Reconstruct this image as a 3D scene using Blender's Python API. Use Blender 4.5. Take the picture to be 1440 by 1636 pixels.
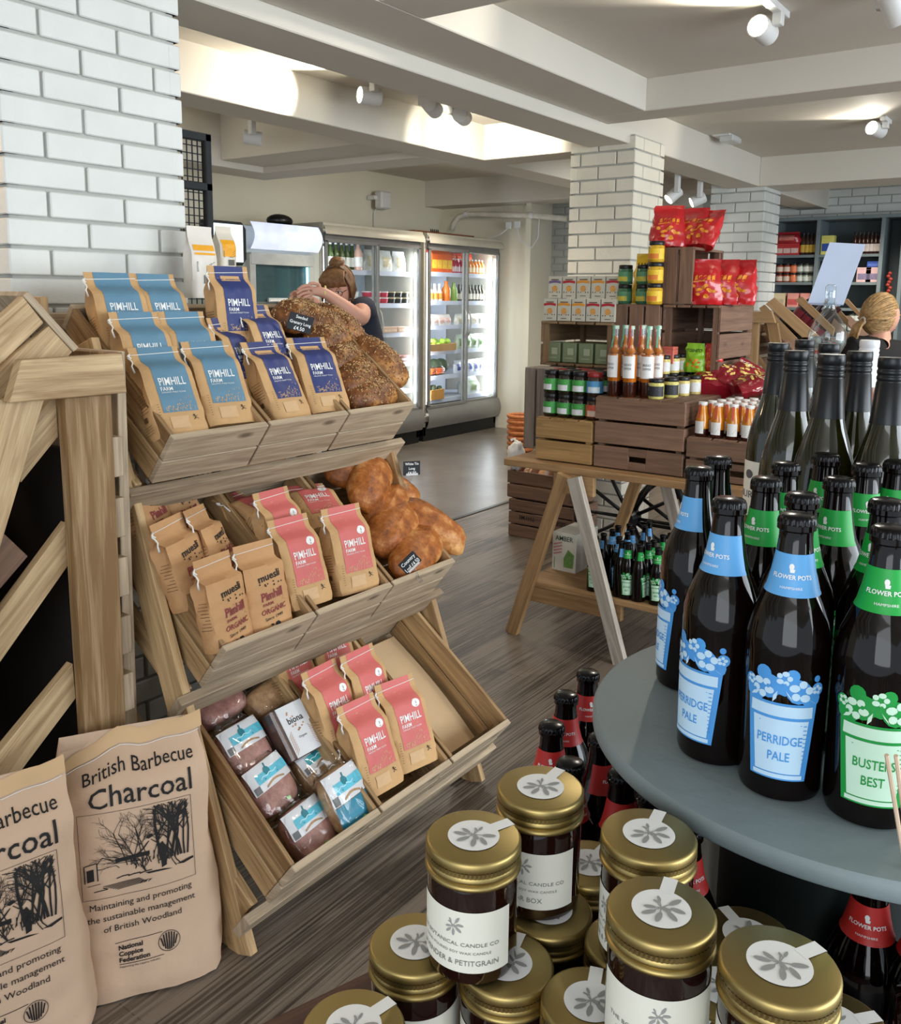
import bpy, math, random
from mathutils import Vector, Matrix, noise
from math import sin, cos, pi, radians as rad
R0 = random.Random(7)
for o in list(bpy.data.objects): bpy.data.objects.remove(o)
S = bpy.context.scene
COL = S.collection
# ------------------------------------------------------------ camera
F, CX, CY, YAW, PIT, ROL, H = 1440., 720., 702., rad(35.95), rad(9.0), rad(.6), 1.41
FH = Vector((cos(YAW), sin(YAW), 0)); RH = Vector((sin(YAW), -cos(YAW), 0))
FW = FH*cos(PIT) - Vector((0, 0, sin(PIT)))
DN = -FH*sin(PIT) - Vector((0, 0, cos(PIT)))
XC = RH*cos(ROL) - DN*sin(ROL); YC = RH*sin(ROL) + DN*cos(ROL)
cam = bpy.data.cameras.new('camera'); cam.sensor_fit = 'HORIZONTAL'; cam.sensor_width = 36; cam.lens = 36
cam.shift_y = -(818-CY)/1440; cam.clip_start = .02; cam.clip_end = 100
co = bpy.data.objects.new('camera', cam); COL.objects.link(co)
m3 = Matrix((XC, -YC, -FW)).transposed()
co.matrix_world = Matrix.Translation((0, 0, H)) @ m3.to_4x4()
S.camera = co
def at(px, py, X=None, Y=None, Z=None, n=None, p0=None, D=None):
    """the place in the room seen at a pixel, on the plane X=, Y=, Z= or through p0 with normal n"""
    r = FW + XC*((px-CX)/F) + YC*((py-CY)/F); o = Vector((0, 0, H))
    if X is not None: t = X/r.x
    elif Y is not None: t = Y/r.y
    elif Z is not None: t = (Z-H)/r.z
    elif D is not None: t = D
    else: n = Vector(n); t = (Vector(p0)-o).dot(n)/r.dot(n)
    return o + r*t
# ------------------------------------------------------------ world, daylight from the shop windows behind and right, exposure
S.view_settings.view_transform = 'Standard'; S.view_settings.look = 'None'
S.view_settings.gamma = 1; S.view_settings.use_curve_mapping = False
S.view_settings.exposure = .62
W = bpy.data.worlds.new('daylight'); S.world = W; W.use_nodes = True
W.node_tree.nodes['Background'].inputs[0].default_value = (.80, .90, 1, 1)
W.node_tree.nodes['Background'].inputs[1].default_value = .75
try:
    S.cycles.use_denoising = True; S.cycles.max_bounces = 7; S.cycles.diffuse_bounces = 3
    S.cycles.glossy_bounces = 3; S.cycles.transmission_bounces = 6; S.cycles.transparent_max_bounces = 10
    S.cycles.sample_clamp_indirect = 4; S.cycles.caustics_reflective = False; S.cycles.caustics_refractive = False
except Exception: pass
def area(name, loc, to, sx, sy, power, col):
    l = bpy.data.lights.new(name, 'AREA'); l.shape = 'RECTANGLE'; l.size = sx; l.size_y = sy; l.energy = power; l.color = col
    o = bpy.data.objects.new(name, l); COL.objects.link(o); o.location = loc
    o.rotation_euler = (Vector(to)-Vector(loc)).to_track_quat('-Z', 'Y').to_euler(); return o
area('shop_window_daylight', (2.6, -3.6, 1.6), (2.4, 2.2, .9), 5, 2.0, 170, (.86, .94, 1))
area('door_daylight', (-2.2, -.6, 1.7), (2, 2, .8), 2.2, 2.0, 38, (.92, .96, 1))
def point(name, loc, power, col, r=.05, kind='POINT', to=None, ang=60, blend=.5):
    l = bpy.data.lights.new(name, kind); l.energy = power; l.color = col; l.shadow_soft_size = r
    if kind == 'SPOT': l.spot_size = rad(ang); l.spot_blend = blend
    o = bpy.data.objects.new(name, l); COL.objects.link(o); o.location = loc
    if to is not None: o.rotation_euler = (Vector(to)-Vector(loc)).to_track_quat('-Z', 'Y').to_euler()
    return o
WARM = (1, .84, .62)
# ------------------------------------------------------------ materials
def lin(c):
    f = lambda v: (v/255/12.92) if v/255 <= .04045 else ((v/255+.055)/1.055)**2.4
    return (f(c[0]), f(c[1]), f(c[2]), 1)
MATS = {}
def mat(name, c, rough=.5, metal=0, var=.12, scale=9, bump=0, bscale=60, coat=0, trans=0, emit=0, alpha=1, ior=1.45, spec=.5, sub=0):
    if name in MATS: return MATS[name]
    m = bpy.data.materials.new(name); m.use_nodes = True; N = m.node_tree.nodes; L = m.node_tree.links
    b = N['Principled BSDF']; c1 = lin(c)
    tc = N.new('ShaderNodeTexCoord')
    nz = N.new('ShaderNodeTexNoise'); nz.inputs['Scale'].default_value = scale; nz.inputs['Detail'].default_value = 4
    L.new(tc.outputs['Object'], nz.inputs['Vector'])
    rp = N.new('ShaderNodeValToRGB'); rp.color_ramp.elements[0].position = .3; rp.color_ramp.elements[1].position = .7
    rp.color_ramp.elements[0].color = tuple(v*(1-var) for v in c1[:3])+(1,)
    rp.color_ramp.elements[1].color = tuple(min(1, v*(1+var)) for v in c1[:3])+(1,)
    L.new(nz.outputs[0], rp.inputs[0]); L.new(rp.outputs[0], b.inputs['Base Color'])
    b.inputs['Roughness'].default_value = rough; b.inputs['Metallic'].default_value = metal
    b.inputs['Coat Weight'].default_value = coat; b.inputs['Transmission Weight'].default_value = trans
    b.inputs['IOR'].default_value = ior; b.inputs['Alpha'].default_value = alpha
    b.inputs['Specular IOR Level'].default_value = spec
    if coat: b.inputs['Coat Roughness'].default_value = .08
    if emit:
        L.new(rp.outputs[0], b.inputs['Emission Color']); b.inputs['Emission Strength'].default_value = emit
    if bump:
        n2 = N.new('ShaderNodeTexNoise'); n2.inputs['Scale'].default_value = bscale; n2.inputs['Detail'].default_value = 5
        L.new(tc.outputs['Object'], n2.inputs['Vector'])
        bp = N.new('ShaderNodeBump'); bp.inputs['Strength'].default_value = bump; bp.inputs['Distance'].default_value = .01
        L.new(n2.outputs[0], bp.inputs['Height']); L.new(bp.outputs[0], b.inputs['Normal'])
    MATS[name] = m; return m
def wood(name, c1, c2, rough=.65, knots=.5, grain=1., big=.35):
    """boards: grain along U, every board at an offset of its own in UV"""
    m = bpy.data.materials.new(name); m.use_nodes = True; N = m.node_tree.nodes; L = m.node_tree.links
    b = N['Principled BSDF']; b.inputs['Roughness'].default_value = rough
    uv = N.new('ShaderNodeTexCoord')
    def mp(sx, sy):
        q = N.new('ShaderNodeMapping'); q.inputs['Scale'].default_value = (sx, sy, 1); L.new(uv.outputs['UV'], q.inputs['Vector']); return q
    def nz(q, det=5, dist=0):
        n = N.new('ShaderNodeTexNoise'); n.inputs['Scale'].default_value = 1; n.inputs['Detail'].default_value = det; n.inputs['Distortion'].default_value = dist
        L.new(q.outputs[0], n.inputs['Vector']); return n
    a = nz(mp(3*grain, 45*grain), 6, 1.2); f = nz(mp(9, 320), 3); g = nz(mp(.4, .9), 1)
    def mm(op, x, y):
        n = N.new('ShaderNodeMath'); n.operation = op
        for i, v in enumerate((x, y)):
            if isinstance(v, (int, float)): n.inputs[i].default_value = v
            else: L.new(v, n.inputs[i])
        return n.outputs[0]
    s = mm('ADD', mm('MULTIPLY', a.outputs[0], .55), mm('MULTIPLY', f.outputs[0], .25))
    s = mm('ADD', s, mm('MULTIPLY', mm('SUBTRACT', g.outputs[0], .5), big*2))
    rp = N.new('ShaderNodeValToRGB'); rp.color_ramp.elements[0].position = .22; rp.color_ramp.elements[1].position = .58
    rp.color_ramp.elements[0].color = lin(c1); rp.color_ramp.elements[1].color = lin(c2); L.new(s, rp.inputs[0])
    vo = N.new('ShaderNodeTexVoronoi'); vo.inputs['Scale'].default_value = 1; L.new(mp(4.2, 11).outputs[0], vo.inputs['Vector'])
    kr = N.new('ShaderNodeMapRange'); kr.inputs[1].default_value = .05; kr.inputs[2].default_value = .13; kr.inputs[3].default_value = knots; kr.inputs[4].default_value = 0
    L.new(vo.outputs['Distance'], kr.inputs[0])
    mx = N.new('ShaderNodeMixRGB'); mx.inputs[2].default_value = tuple(v*.25 for v in lin(c1)[:3])+(1,)
    L.new(kr.outputs[0], mx.inputs[0]); L.new(rp.outputs[0], mx.inputs[1]); L.new(mx.outputs[0], b.inputs['Base Color'])
    bp = N.new('ShaderNodeBump'); bp.inputs['Strength'].default_value = .25; bp.inputs['Distance'].default_value = .004
    L.new(a.outputs[0], bp.inputs['Height']); L.new(bp.outputs[0], b.inputs['Normal'])
    MATS[name] = m; return m
def thin_glass(name, tint=(1, 1, 1), refl=1.0, rough=.02):
    m = bpy.data.materials.new(name); m.use_nodes = True; N = m.node_tree.nodes; L = m.node_tree.links
    N.remove(N['Principled BSDF']); out = N['Material Output']
    t = N.new('ShaderNodeBsdfTransparent'); t.inputs[0].default_value = tint+(1,)
    g = N.new('ShaderNodeBsdfGlossy'); g.inputs['Roughness'].default_value = rough
    fr = N.new('ShaderNodeLayerWeight'); fr.inputs[0].default_value = .5
    pw = N.new('ShaderNodeMath'); pw.operation = 'POWER'; pw.inputs[1].default_value = 3.5; L.new(fr.outputs['Facing'], pw.inputs[0])
    mu = N.new('ShaderNodeMath'); mu.operation = 'MULTIPLY_ADD'; mu.inputs[1].default_value = .5*refl; mu.inputs[2].default_value = .035*refl; L.new(pw.outputs[0], mu.inputs[0])
    mx = N.new('ShaderNodeMixShader'); L.new(mu.outputs[0], mx.inputs[0]); L.new(t.outputs[0], mx.inputs[1]); L.new(g.outputs[0], mx.inputs[2])
    L.new(mx.outputs[0], out.inputs[0]); MATS[name] = m; return m
# ------------------------------------------------------------ geometry kit
class G:
    cuts = 0
    def __init__(s): s.v = []; s.f = []; s.m = []; s.uv = []
    def add(s, vs, fs, mi=0, uvs=None):
        k = len(s.v); s.v += [tuple(p) for p in vs]
        for f in fs:
            s.f.append([i+k for i in f]); s.m.append(mi)
            s.uv += [uvs[i] for i in f] if uvs else [(0, 0)]*len(f)
        return s
    def box(s, c, d, rot=None, mi=0, taper=1):
        c = Vector(c); hx, hy, hz = d[0]/2, d[1]/2, d[2]/2
        P = [Vector((x*(taper if z > 0 else 1), y*(taper if z > 0 else 1), z)) for z in (-hz, hz) for y in (-hy, hy) for x in (-hx, hx)]
        ax = max(range(3), key=lambda i: d[i]); o2 = [i for i in range(3) if i != ax]
        ou, ov = R0.random()*60, R0.random()*60
        fs = [(0, 2, 3, 1), (4, 5, 7, 6), (0, 1, 5, 4), (2, 6, 7, 3), (0, 4, 6, 2), (1, 3, 7, 5)]
        Q = [(rot @ p if rot is not None else p)+c for p in P]
        k = len(s.v); s.v += [tuple(p) for p in Q]
        for f in fs:
            s.f.append([i+k for i in f]); s.m.append(mi)
            s.uv += [(P[i][ax]+ou, P[i][o2[0]]+P[i][o2[1]]+ov) for i in f]
        return s
    def board(s, a, b, w, t, wd=(0, 0, 1), mi=0):
        """a plank from a to b, w wide along wd, t thick"""
        a, b = Vector(a), Vector(b); x = (b-a).normalized(); wd = Vector(wd); y = (wd-x*wd.dot(x)).normalized(); z = x.cross(y)
        M = Matrix((x, y, z)).transposed()
        return s.box((a+b)/2, ((b-a).length, w, t), M, mi)
    def prism(s, pts, f, d0, d1, mi=0):
        """polygon pts (2D) put into space by f(p, depth)"""
        n = len(pts); ou, ov = R0.random()*60, R0.random()*60
        a = max(((Vector(pts[i])-Vector(pts[(i+1) % n])) for i in range(n)), key=lambda v: v.length).normalized()
        uv = [(Vector(p).dot(a)+ou, Vector(p).dot(Vector((-a.y, a.x)))+ov) for p in pts]
        vs = [f(p, d0) for p in pts]+[f(p, d1) for p in pts]
        fs = [list(range(n))[::-1], list(range(n, 2*n))]+[(i, (i+1) % n, n+(i+1) % n, n+i) for i in range(n)]
        return s.add(vs, fs, mi, uv+[(u, v+abs(d1-d0)) for u, v in uv])
    def lathe(s, prof, n=24, c=(0, 0, 0), mi=0, M=None, cap=True):
        c = Vector(c); vs = []; fs = []
        for r, z in prof:
            for k in range(n):
                p = Vector((r*cos(2*pi*k/n), r*sin(2*pi*k/n), z)); vs.append((M @ p if M is not None else p)+c)
        for j in range(len(prof)-1):
            for k in range(n): fs.append((j*n+k, j*n+(k+1) % n, (j+1)*n+(k+1) % n, (j+1)*n+k))
        if cap:
            fs.append(list(range(n))[::-1]); fs.append([(len(prof)-1)*n+k for k in range(n)])
        return s.add(vs, fs, mi)
    def tube(s, pts, r, n=6, mi=0, cap=True):
        pts = [Vector(p) for p in pts]; vs = []; fs = []; up = None
        for i, p in enumerate(pts):
            d = (pts[min(i+1, len(pts)-1)]-pts[max(i-1, 0)]).normalized()
            if up is None: up = d.orthogonal().normalized()
            up = (up-d*up.dot(d)).normalized() if abs(up.dot(d)) < .99 else d.orthogonal().normalized()
            q = d.cross(up); rr = r[i] if isinstance(r, (list, tuple)) else r
            for k in range(n): vs.append(p+(up*cos(2*pi*k/n)+q*sin(2*pi*k/n))*rr)
        for i in range(len(pts)-1):
            for k in range(n): fs.append((i*n+k, i*n+(k+1) % n, (i+1)*n+(k+1) % n, (i+1)*n+k))
        if cap: fs.append(list(range(n))[::-1]); fs.append([(len(pts)-1)*n+k for k in range(n)])
        return s.add(vs, fs, mi)
    def surf(s, f, nu, nv, u0=0, u1=1, v0=0, v1=1, mi=0, closed=False, flip=False):
        vs = []; uv = []; fs = []
        for j in range(nv+1):
            for i in range(nu+(0 if closed else 1)):
                u = u0+(u1-u0)*i/nu; v = v0+(v1-v0)*j/nv; vs.append(f(u, v)); uv.append((u, v))
        w = nu if closed else nu+1
        for j in range(nv):
            for i in range(nu):
                a, b = j*w+i, j*w+(i+1) % w; q = (a, b, b+w, a+w)
                fs.append(q[::-1] if flip else q)
        return s.add(vs, fs, mi, uv)
    def flat(s, poly, f, mi=0): return s.add([f(p[0], p[1]) for p in poly], [list(range(len(poly)))], mi)
    def line(s, pts, w, f, mi=0):
        """a drawn stroke of width w on the surface f(x, y)"""
        for (x0, y0), (x1, y1) in zip(pts[:-1], pts[1:]):
            d = Vector((x1-x0, y1-y0)); 
            if d.length < 1e-6: continue
            q = Vector((-d.y, d.x)).normalized()*(w/2); a = Vector((x0, y0)); n = s.cuts or 1
            vs = []
            for k in range(n+1): c = a+d*(k/n); vs += [f(c.x+q.x, c.y+q.y), f(c.x-q.x, c.y-q.y)]
            s.add(vs, [(2*k, 2*k+1, 2*k+3, 2*k+2) for k in range(n)], mi)
        return s
    def text(s, t, f, x, y, size, mi=0, align='C', sx=1., bold=0):
        vs, fs = text2d(t, bold, .012/size if s.cuts else 0); xs = [v[0] for v in vs] or [0]; wd = max(xs)
        ox = {'C': -wd/2, 'L': 0, 'R': -wd}[align]
        return s.add([f(x+(v[0]+ox)*size*sx, y+v[1]*size) for v in vs], fs, mi)
    def ell(s, c, r, nu=16, nv=10, rot=None, mi=0, fn=None):
        def f(u, v):
            p = Vector((cos(2*pi*u)*sin(pi*v), sin(2*pi*u)*sin(pi*v), -cos(pi*v)))
            k = fn(p) if fn else 1; p = Vector((p.x*r[0]*k, p.y*r[1]*k, p.z*r[2]*k))
            return (rot @ p if rot is not None else p)+Vector(c)
        return s.surf(f, nu, nv, mi=mi, closed=True)
    def mesh(s, name, mats, smooth=False):
        me = bpy.data.meshes.new(name); me.from_pydata(s.v, [], s.f)
        for m in (mats if isinstance(mats, (list, tuple)) else [mats]): me.materials.append(m)
        ul = me.uv_layers.new(name='UVMap'); ul.data.foreach_set('uv', [x for p in s.uv for x in p])
        me.polygons.foreach_set('material_index', s.m)
        if smooth: me.polygons.foreach_set('use_smooth', [True]*len(s.f))
        me.update(); return me
    def build(s, name, mats, parent=None, smooth=False, bevel=0, auto=0):
        o = bpy.data.objects.new(name, s.mesh(name, mats, smooth or bool(auto))); COL.objects.link(o)
        if parent: o.parent = parent
        if bevel:
            b = o.modifiers.new('bevel', 'BEVEL'); b.width = bevel; b.segments = 1; b.limit_method = 'ANGLE'; b.angle_limit = rad(50)
        if auto:
            sharp_by_angle(o.data, auto)
        return o
def sharp_by_angle(me, ang):
    import bmesh
    bm = bmesh.new(); bm.from_mesh(me)
    bmesh.ops.remove_doubles(bm, verts=bm.verts, dist=1e-6)
    for e in bm.edges:
        if len(e.link_faces) == 2:
            try: e.smooth = e.calc_face_angle() < rad(ang)
            except Exception: pass
    bm.to_mesh(me); bm.free()
TX = {}
def text2d(t, bold=0, grid=0):
    k = (t, bold, grid)
    if k not in TX:
        c = bpy.data.curves.new('t', 'FONT'); c.body = t; c.size = 1; c.resolution_u = 2; c.offset = bold
        o = bpy.data.objects.new('t', c); COL.objects.link(o); bpy.context.view_layer.update()
        me = o.to_mesh(); vs = [(v.co.x, v.co.y) for v in me.vertices]; fs = [tuple(p.vertices) for p in me.polygons]
        if grid:
            import bmesh
            bm = bmesh.new(); bm.from_mesh(me)
            for ax in (0, 1):
                lo, hi = min(v[ax] for v in vs), max(v[ax] for v in vs); c_ = lo+grid
                while c_ < hi:
                    p_ = [0, 0, 0]; p_[ax] = c_; n_ = [0, 0, 0]; n_[ax] = 1
                    bmesh.ops.bisect_plane(bm, geom=bm.verts[:]+bm.edges[:]+bm.faces[:], plane_co=p_, plane_no=n_); c_ += grid
            bm.verts.index_update(); vs = [(v.co.x, v.co.y) for v in bm.verts]; fs = [tuple(v.index for v in f_.verts) for f_ in bm.faces]; bm.free()
        o.to_mesh_clear(); bpy.data.objects.remove(o); bpy.data.curves.remove(c); TX[k] = (vs, fs)
    return TX[k]
def empty(name, loc=(0, 0, 0), rz=0):
    o = bpy.data.objects.new(name, None); COL.objects.link(o); o.location = loc; o.rotation_euler = (0, 0, rz); o.empty_display_size = .05; return o
def tag(o, label, cat, group=None, kind=None):
    o['label'] = label; o['category'] = cat
    if group: o['group'] = group
    if kind: o['kind'] = kind
    return o
def struct(o): o['kind'] = 'structure'; return o
KIDS = {}
def kids(o):
    if o.name not in KIDS: KIDS[o.name] = list(o.children)
    return KIDS[o.name]
def dup(o, parent=None):
    c = o.copy(); COL.objects.link(c); c.parent = parent
    for ch in kids(o): dup(ch, c)
    return c
USED = set()
def put(proto, loc, rot=(0, 0, 0), label=None, cat=None, group=None, scale=None):
    """the first call uses the prototype itself, every later one a copy with copies of its parts"""
    if proto.name in USED: o = dup(proto)
    else:
        kids(proto)
        for c in kids(proto): kids(c)
        USED.add(proto.name); o = proto
    o.location = loc; o.rotation_euler = rot
    if scale: o.scale = (scale,)*3 if isinstance(scale, (int, float)) else scale
    if label: o['label'] = label
    if cat: o['category'] = cat
    if group: o['group'] = group
    return o
ORD = ['first', 'second', 'third', 'fourth', 'fifth', 'sixth', 'seventh', 'eighth', 'ninth', 'tenth', 'eleventh', 'twelfth', 'thirteenth', 'fourteenth', 'fifteenth', 'sixteenth', 'seventeenth', 'eighteenth', 'nineteenth', 'twentieth']
def nz3(x, y, z=0, s=1.): return noise.noise(Vector((x*s, y*s, z*s)))
# shared materials
WD_STAND = wood('pale_pine', (122, 90, 54), (216, 182, 134), knots=.85)
WD_GREY = wood('weathered_pine', (124, 104, 82), (202, 182, 154), knots=.75)
WD_LEFT = wood('light_pine', (132, 100, 62), (216, 188, 146), knots=.85)
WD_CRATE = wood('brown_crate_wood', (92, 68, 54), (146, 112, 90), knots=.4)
WD_GOLD = wood('golden_crate_wood', (130, 96, 54), (186, 148, 96), knots=.4)
WD_TRES = wood('trestle_pine', (140, 104, 66), (196, 158, 112), knots=.4)
KRAFT = mat('kraft_paper', (198, 158, 110), .75, var=.10, scale=14, bump=.25, bscale=45)
KRAFT2 = mat('kraft_paper_pale', (206, 170, 128), .7, var=.07, scale=7, bump=.2, bscale=25)
INK = mat('black_ink', (26, 24, 24), .7, var=.02)
WHITE = mat('white_print', (236, 236, 234), .6, var=.03)
STRING = mat('white_string', (238, 236, 230), .8, var=.03)
BLACK = mat('black_plastic', (16, 16, 18), .35, var=.05)
# ------------------------------------------------------------ the room
PAINT = mat('cream_ceiling_paint', (214, 208, 196), .8, var=.02, scale=2)
PAINTW = mat('cream_wall_paint', (226, 220, 200), .85, var=.03, scale=2)
BRICKP = mat('white_painted_brick', (214, 216, 212), .55, var=.05, scale=5, bump=.25, bscale=35)
MORTAR = mat('painted_mortar', (176, 176, 170), .8, var=.06, scale=6)
BRICKC = mat('cream_painted_brick', (222, 216, 200), .55, var=.05, scale=5, bump=.25, bscale=35)
BRICKG = mat('grey_painted_brick', (176, 178, 172), .6, var=.05, scale=5, bump=.25, bscale=35)
for x_, y_, pw in ((5.2, 4.4, 60), (7.0, 3.9, 60), (6.9, 4.9, 45), (3.2, 4.6, 40), (8.0, 1.7, 90), (8.2, .6, 70), (5.6, .2, 80), (4.0, 3.0, 50), (5.9, 2.9, 60), (2.9, -.2, 60)): point('fill_spot', (x_, y_, 2.2), pw*.5, (1, .90, .76), .12, 'SPOT', (x_, y_, 0), 150, .8)  # added fill spots without fixtures, brightening the back and right of the room
def floor_mat():
    m = bpy.data.materials.new('wood_look_floor'); m.use_nodes = True; N = m.node_tree.nodes; L = m.node_tree.links
    b = N['Principled BSDF']; b.inputs['Roughness'].default_value = .42
    tc = N.new('ShaderNodeTexCoord')
    br = N.new('ShaderNodeTexBrick'); br.offset = .37; br.inputs['Scale'].default_value = 1
    br.inputs['Brick Width'].default_value = .92; br.inputs['Row Height'].default_value = .15; br.inputs['Mortar Size'].default_value = .0015
    br.inputs['Color1'].default_value = (0, 0, 0, 1); br.inputs['Color2'].default_value = (1, 1, 1, 1); br.inputs['Mortar'].default_value = (0, 0, 0, 1)
    br.inputs['Bias'].default_value = -.2
    L.new(tc.outputs['Object'], br.inputs['Vector'])
    def nz(sx, sy, det=4, dist=0):
        q = N.new('ShaderNodeMapping'); q.inputs['Scale'].default_value = (sx, sy, 1); L.new(tc.outputs['Object'], q.inputs['Vector'])
        n = N.new('ShaderNodeTexNoise'); n.inputs['Scale'].default_value = 1; n.inputs['Detail'].default_value = det; n.inputs['Distortion'].default_value = dist; L.new(q.outputs[0], n.inputs['Vector']); return n
    a = nz(1.6, 150, 3); c = nz(1.5, 2, 3); d = nz(5, 30, 4, .5)
    def mm(op, x, y):
        n = N.new('ShaderNodeMath'); n.operation = op
        for i, v in enumerate((x, y)):
            if isinstance(v, (int, float)): n.inputs[i].default_value = v
            else: L.new(v, n.inputs[i])
        return n.outputs[0]
    s = mm('ADD', mm('MULTIPLY', a.outputs[0], 1.0), mm('MULTIPLY', br.outputs[0], .22))
    s = mm('ADD', s, mm('ADD', mm('MULTIPLY', c.outputs[0], .35), mm('MULTIPLY', d.outputs[0], .35)))
    rp = N.new('ShaderNodeValToRGB'); e = rp.color_ramp.elements; e[0].position = .66; e[1].position = 1.22 if False else 1
    e[0].color = lin((46, 39, 33)); e[1].color = lin((122, 110, 98)); x = rp.color_ramp.elements.new(.84); x.color = lin((78, 68, 59))
    L.new(s, rp.inputs[0]); L.new(rp.outputs[0], b.inputs['Base Color'])
    bp = N.new('ShaderNodeBump'); bp.inputs['Strength'].default_value = .15; bp.inputs['Distance'].default_value = .003; L.new(a.outputs[0], bp.inputs['Height']); L.new(bp.outputs[0], b.inputs['Normal'])
    return m
YL = at(750, 822, Z=0).y
struct(G().box((6, (YL-4)/2, -.05), (18, YL+4, .1)).build('floor', floor_mat()))
struct(G().box((6, (YL+7)/2, -.05), (18, 7-YL, .1)).build('floor_back', mat('dark_smooth_floor', (112, 104, 94), .3, var=.22, scale=3.5, bump=.1, bscale=20)))
struct(G().box((6, YL, .002), (18, .03, .006)).build('trim_1', mat('floor_strip', (52, 48, 44), .4)))
# ceiling slabs and beams
g = G(); g.box((5, -.5, 2.56), (16, 8, .2)); struct(g.build('ceiling', PAINT))
struct(G().box((5, 5.25, 2.73), (16, 3.5, .2)).build('ceiling_back', PAINT))
def beam(n, x0, x1, y0, y1, z, m=PAINT): return struct(G().box(((x0+x1)/2, (y0+y1)/2, (z+2.7)/2), (x1-x0, y1-y0, 2.7-z)).build('trim_%d' % n, m, bevel=.004))
beam(2, -3, 13, 2.236, 2.49, 2.25)
beam(3, -3, 4.25, 1.93, 2.236, 2.31)
beam(4, 2.26, 2.485, -4.4, 1.93, 2.31)
beam(5, 4.25, 4.46, -4.4, 2.236, 2.31)
beam(6, 6.99, 7.42, -4.4, 2.236, 2.25)
beam(7, -3, 9, 3.258, 3.50, 2.25)
beam(8, 4.81, 5.05, 2.49, 3.258, 2.25)
beam(9, 4.12, 4.50, 3.50, 4.9, 2.29)
beam(10, 4.50, 4.78, 3.50, 5.2, 2.25)
beam(11, -3, 4.50, 4.9, 5.2, 2.25)
beam(12, 7.9, 8.3, 2.49, 6.1, 2.36)
beam(13, 9.3, 9.6, -4.4, 2.236, 2.2)
# walls
def wall(n, x0, x1, y0, y1, z0=0, z1=2.7, m=PAINTW): return struct(G().box(((x0+x1)/2, (y0+y1)/2, (z0+z1)/2), (x1-x0, y1-y0, z1-z0)).build('wall_'+n, m))
wall('back', -3, 8.4, 6.1, 6.3)
wall('right', 8.22, 8.5, 4.93, 6.1)
wall('far', 9.15, 9.35, -4.4, 2.95, m=mat('shop_wall_paint', (206, 204, 192), .8, var=.04))
def brickwork(name, x0, x1, y0, y1, z0, z1, zr, mb, course=.0735, ln=.225, faces='xyXY', gap=.009, out=.011):
    """painted brick skin round a block: every brick a chamfered box in one mesh"""
    g = G(); g.box(((x0+x1)/2, (y0+y1)/2, (z0+z1)/2), (x1-x0-2*out, y1-y0-2*out, z1-z0), mi=1)
    k0 = int((z0-zr)/course)-1; k = k0
    while zr+k*course < z1:
        a, b = max(z0, zr+k*course+gap/2), min(z1, zr+(k+1)*course-gap/2); odd = k % 2
        if b-a > .01:
            for fc in faces:
                hor = fc in 'yY'; lo, hi = (x0, x1) if hor else (y0, y1)
                p = lo-(ln/2 if odd else 0)
                if not hor: p = lo-(0 if odd else ln/2)
                while p < hi-.005:
                    q0, q1 = max(lo, p)+(gap/2 if p > lo else 0), min(hi, p+ln)-(gap/2 if p+ln < hi else 0)
                    if q1-q0 > .02:
                        j = nz3(p*9, k*3.1, .5)*.0025
                        if fc == 'y': c = ((q0+q1)/2, y0+.02+j, (a+b)/2); d = (q1-q0, .04, b-a)
                        elif fc == 'Y': c = ((q0+q1)/2, y1-.02+j, (a+b)/2); d = (q1-q0, .04, b-a)
                        elif fc == 'x': c = (x0+.02+j, (q0+q1)/2, (a+b)/2); d = (.04, q1-q0, b-a)
                        else: c = (x1-.02+j, (q0+q1)/2, (a+b)/2); d = (.04, q1-q0, b-a)
                        g.box(c, d)
                    p += ln
        k += 1
    return struct(g.build(name, [mb, MORTAR], bevel=.003))
brickwork('wall_pillar_near', 1.185, 1.715, 2.2, 2.75, 0, 2.7, 1.521, BRICKP, course=.0726, ln=.22)
brickwork('wall_pillar_middle', 4.73, 5.13, 2.2, 2.6, 0, 2.30, 1.995, BRICKC, course=.0748)
brickwork('wall_pillar_far', 7.03, 7.42, 2.2, 2.62, 0, 2.30, 1.995, BRICKP, course=.0748)
brickwork('wall_brick', 8.55, 8.8, 2.95, 4.93, 0, 2.7, 0, BRICKG, faces='x')
brickwork('wall_brick_upper', 9.02, 9.15, -1, 2.95, 2.1, 2.7, 0, BRICKP, faces='x')
# side chase by the fridges
wall('chase', 8.12, 8.56, 4.90, 4.96, m=PAINTW)
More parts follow.
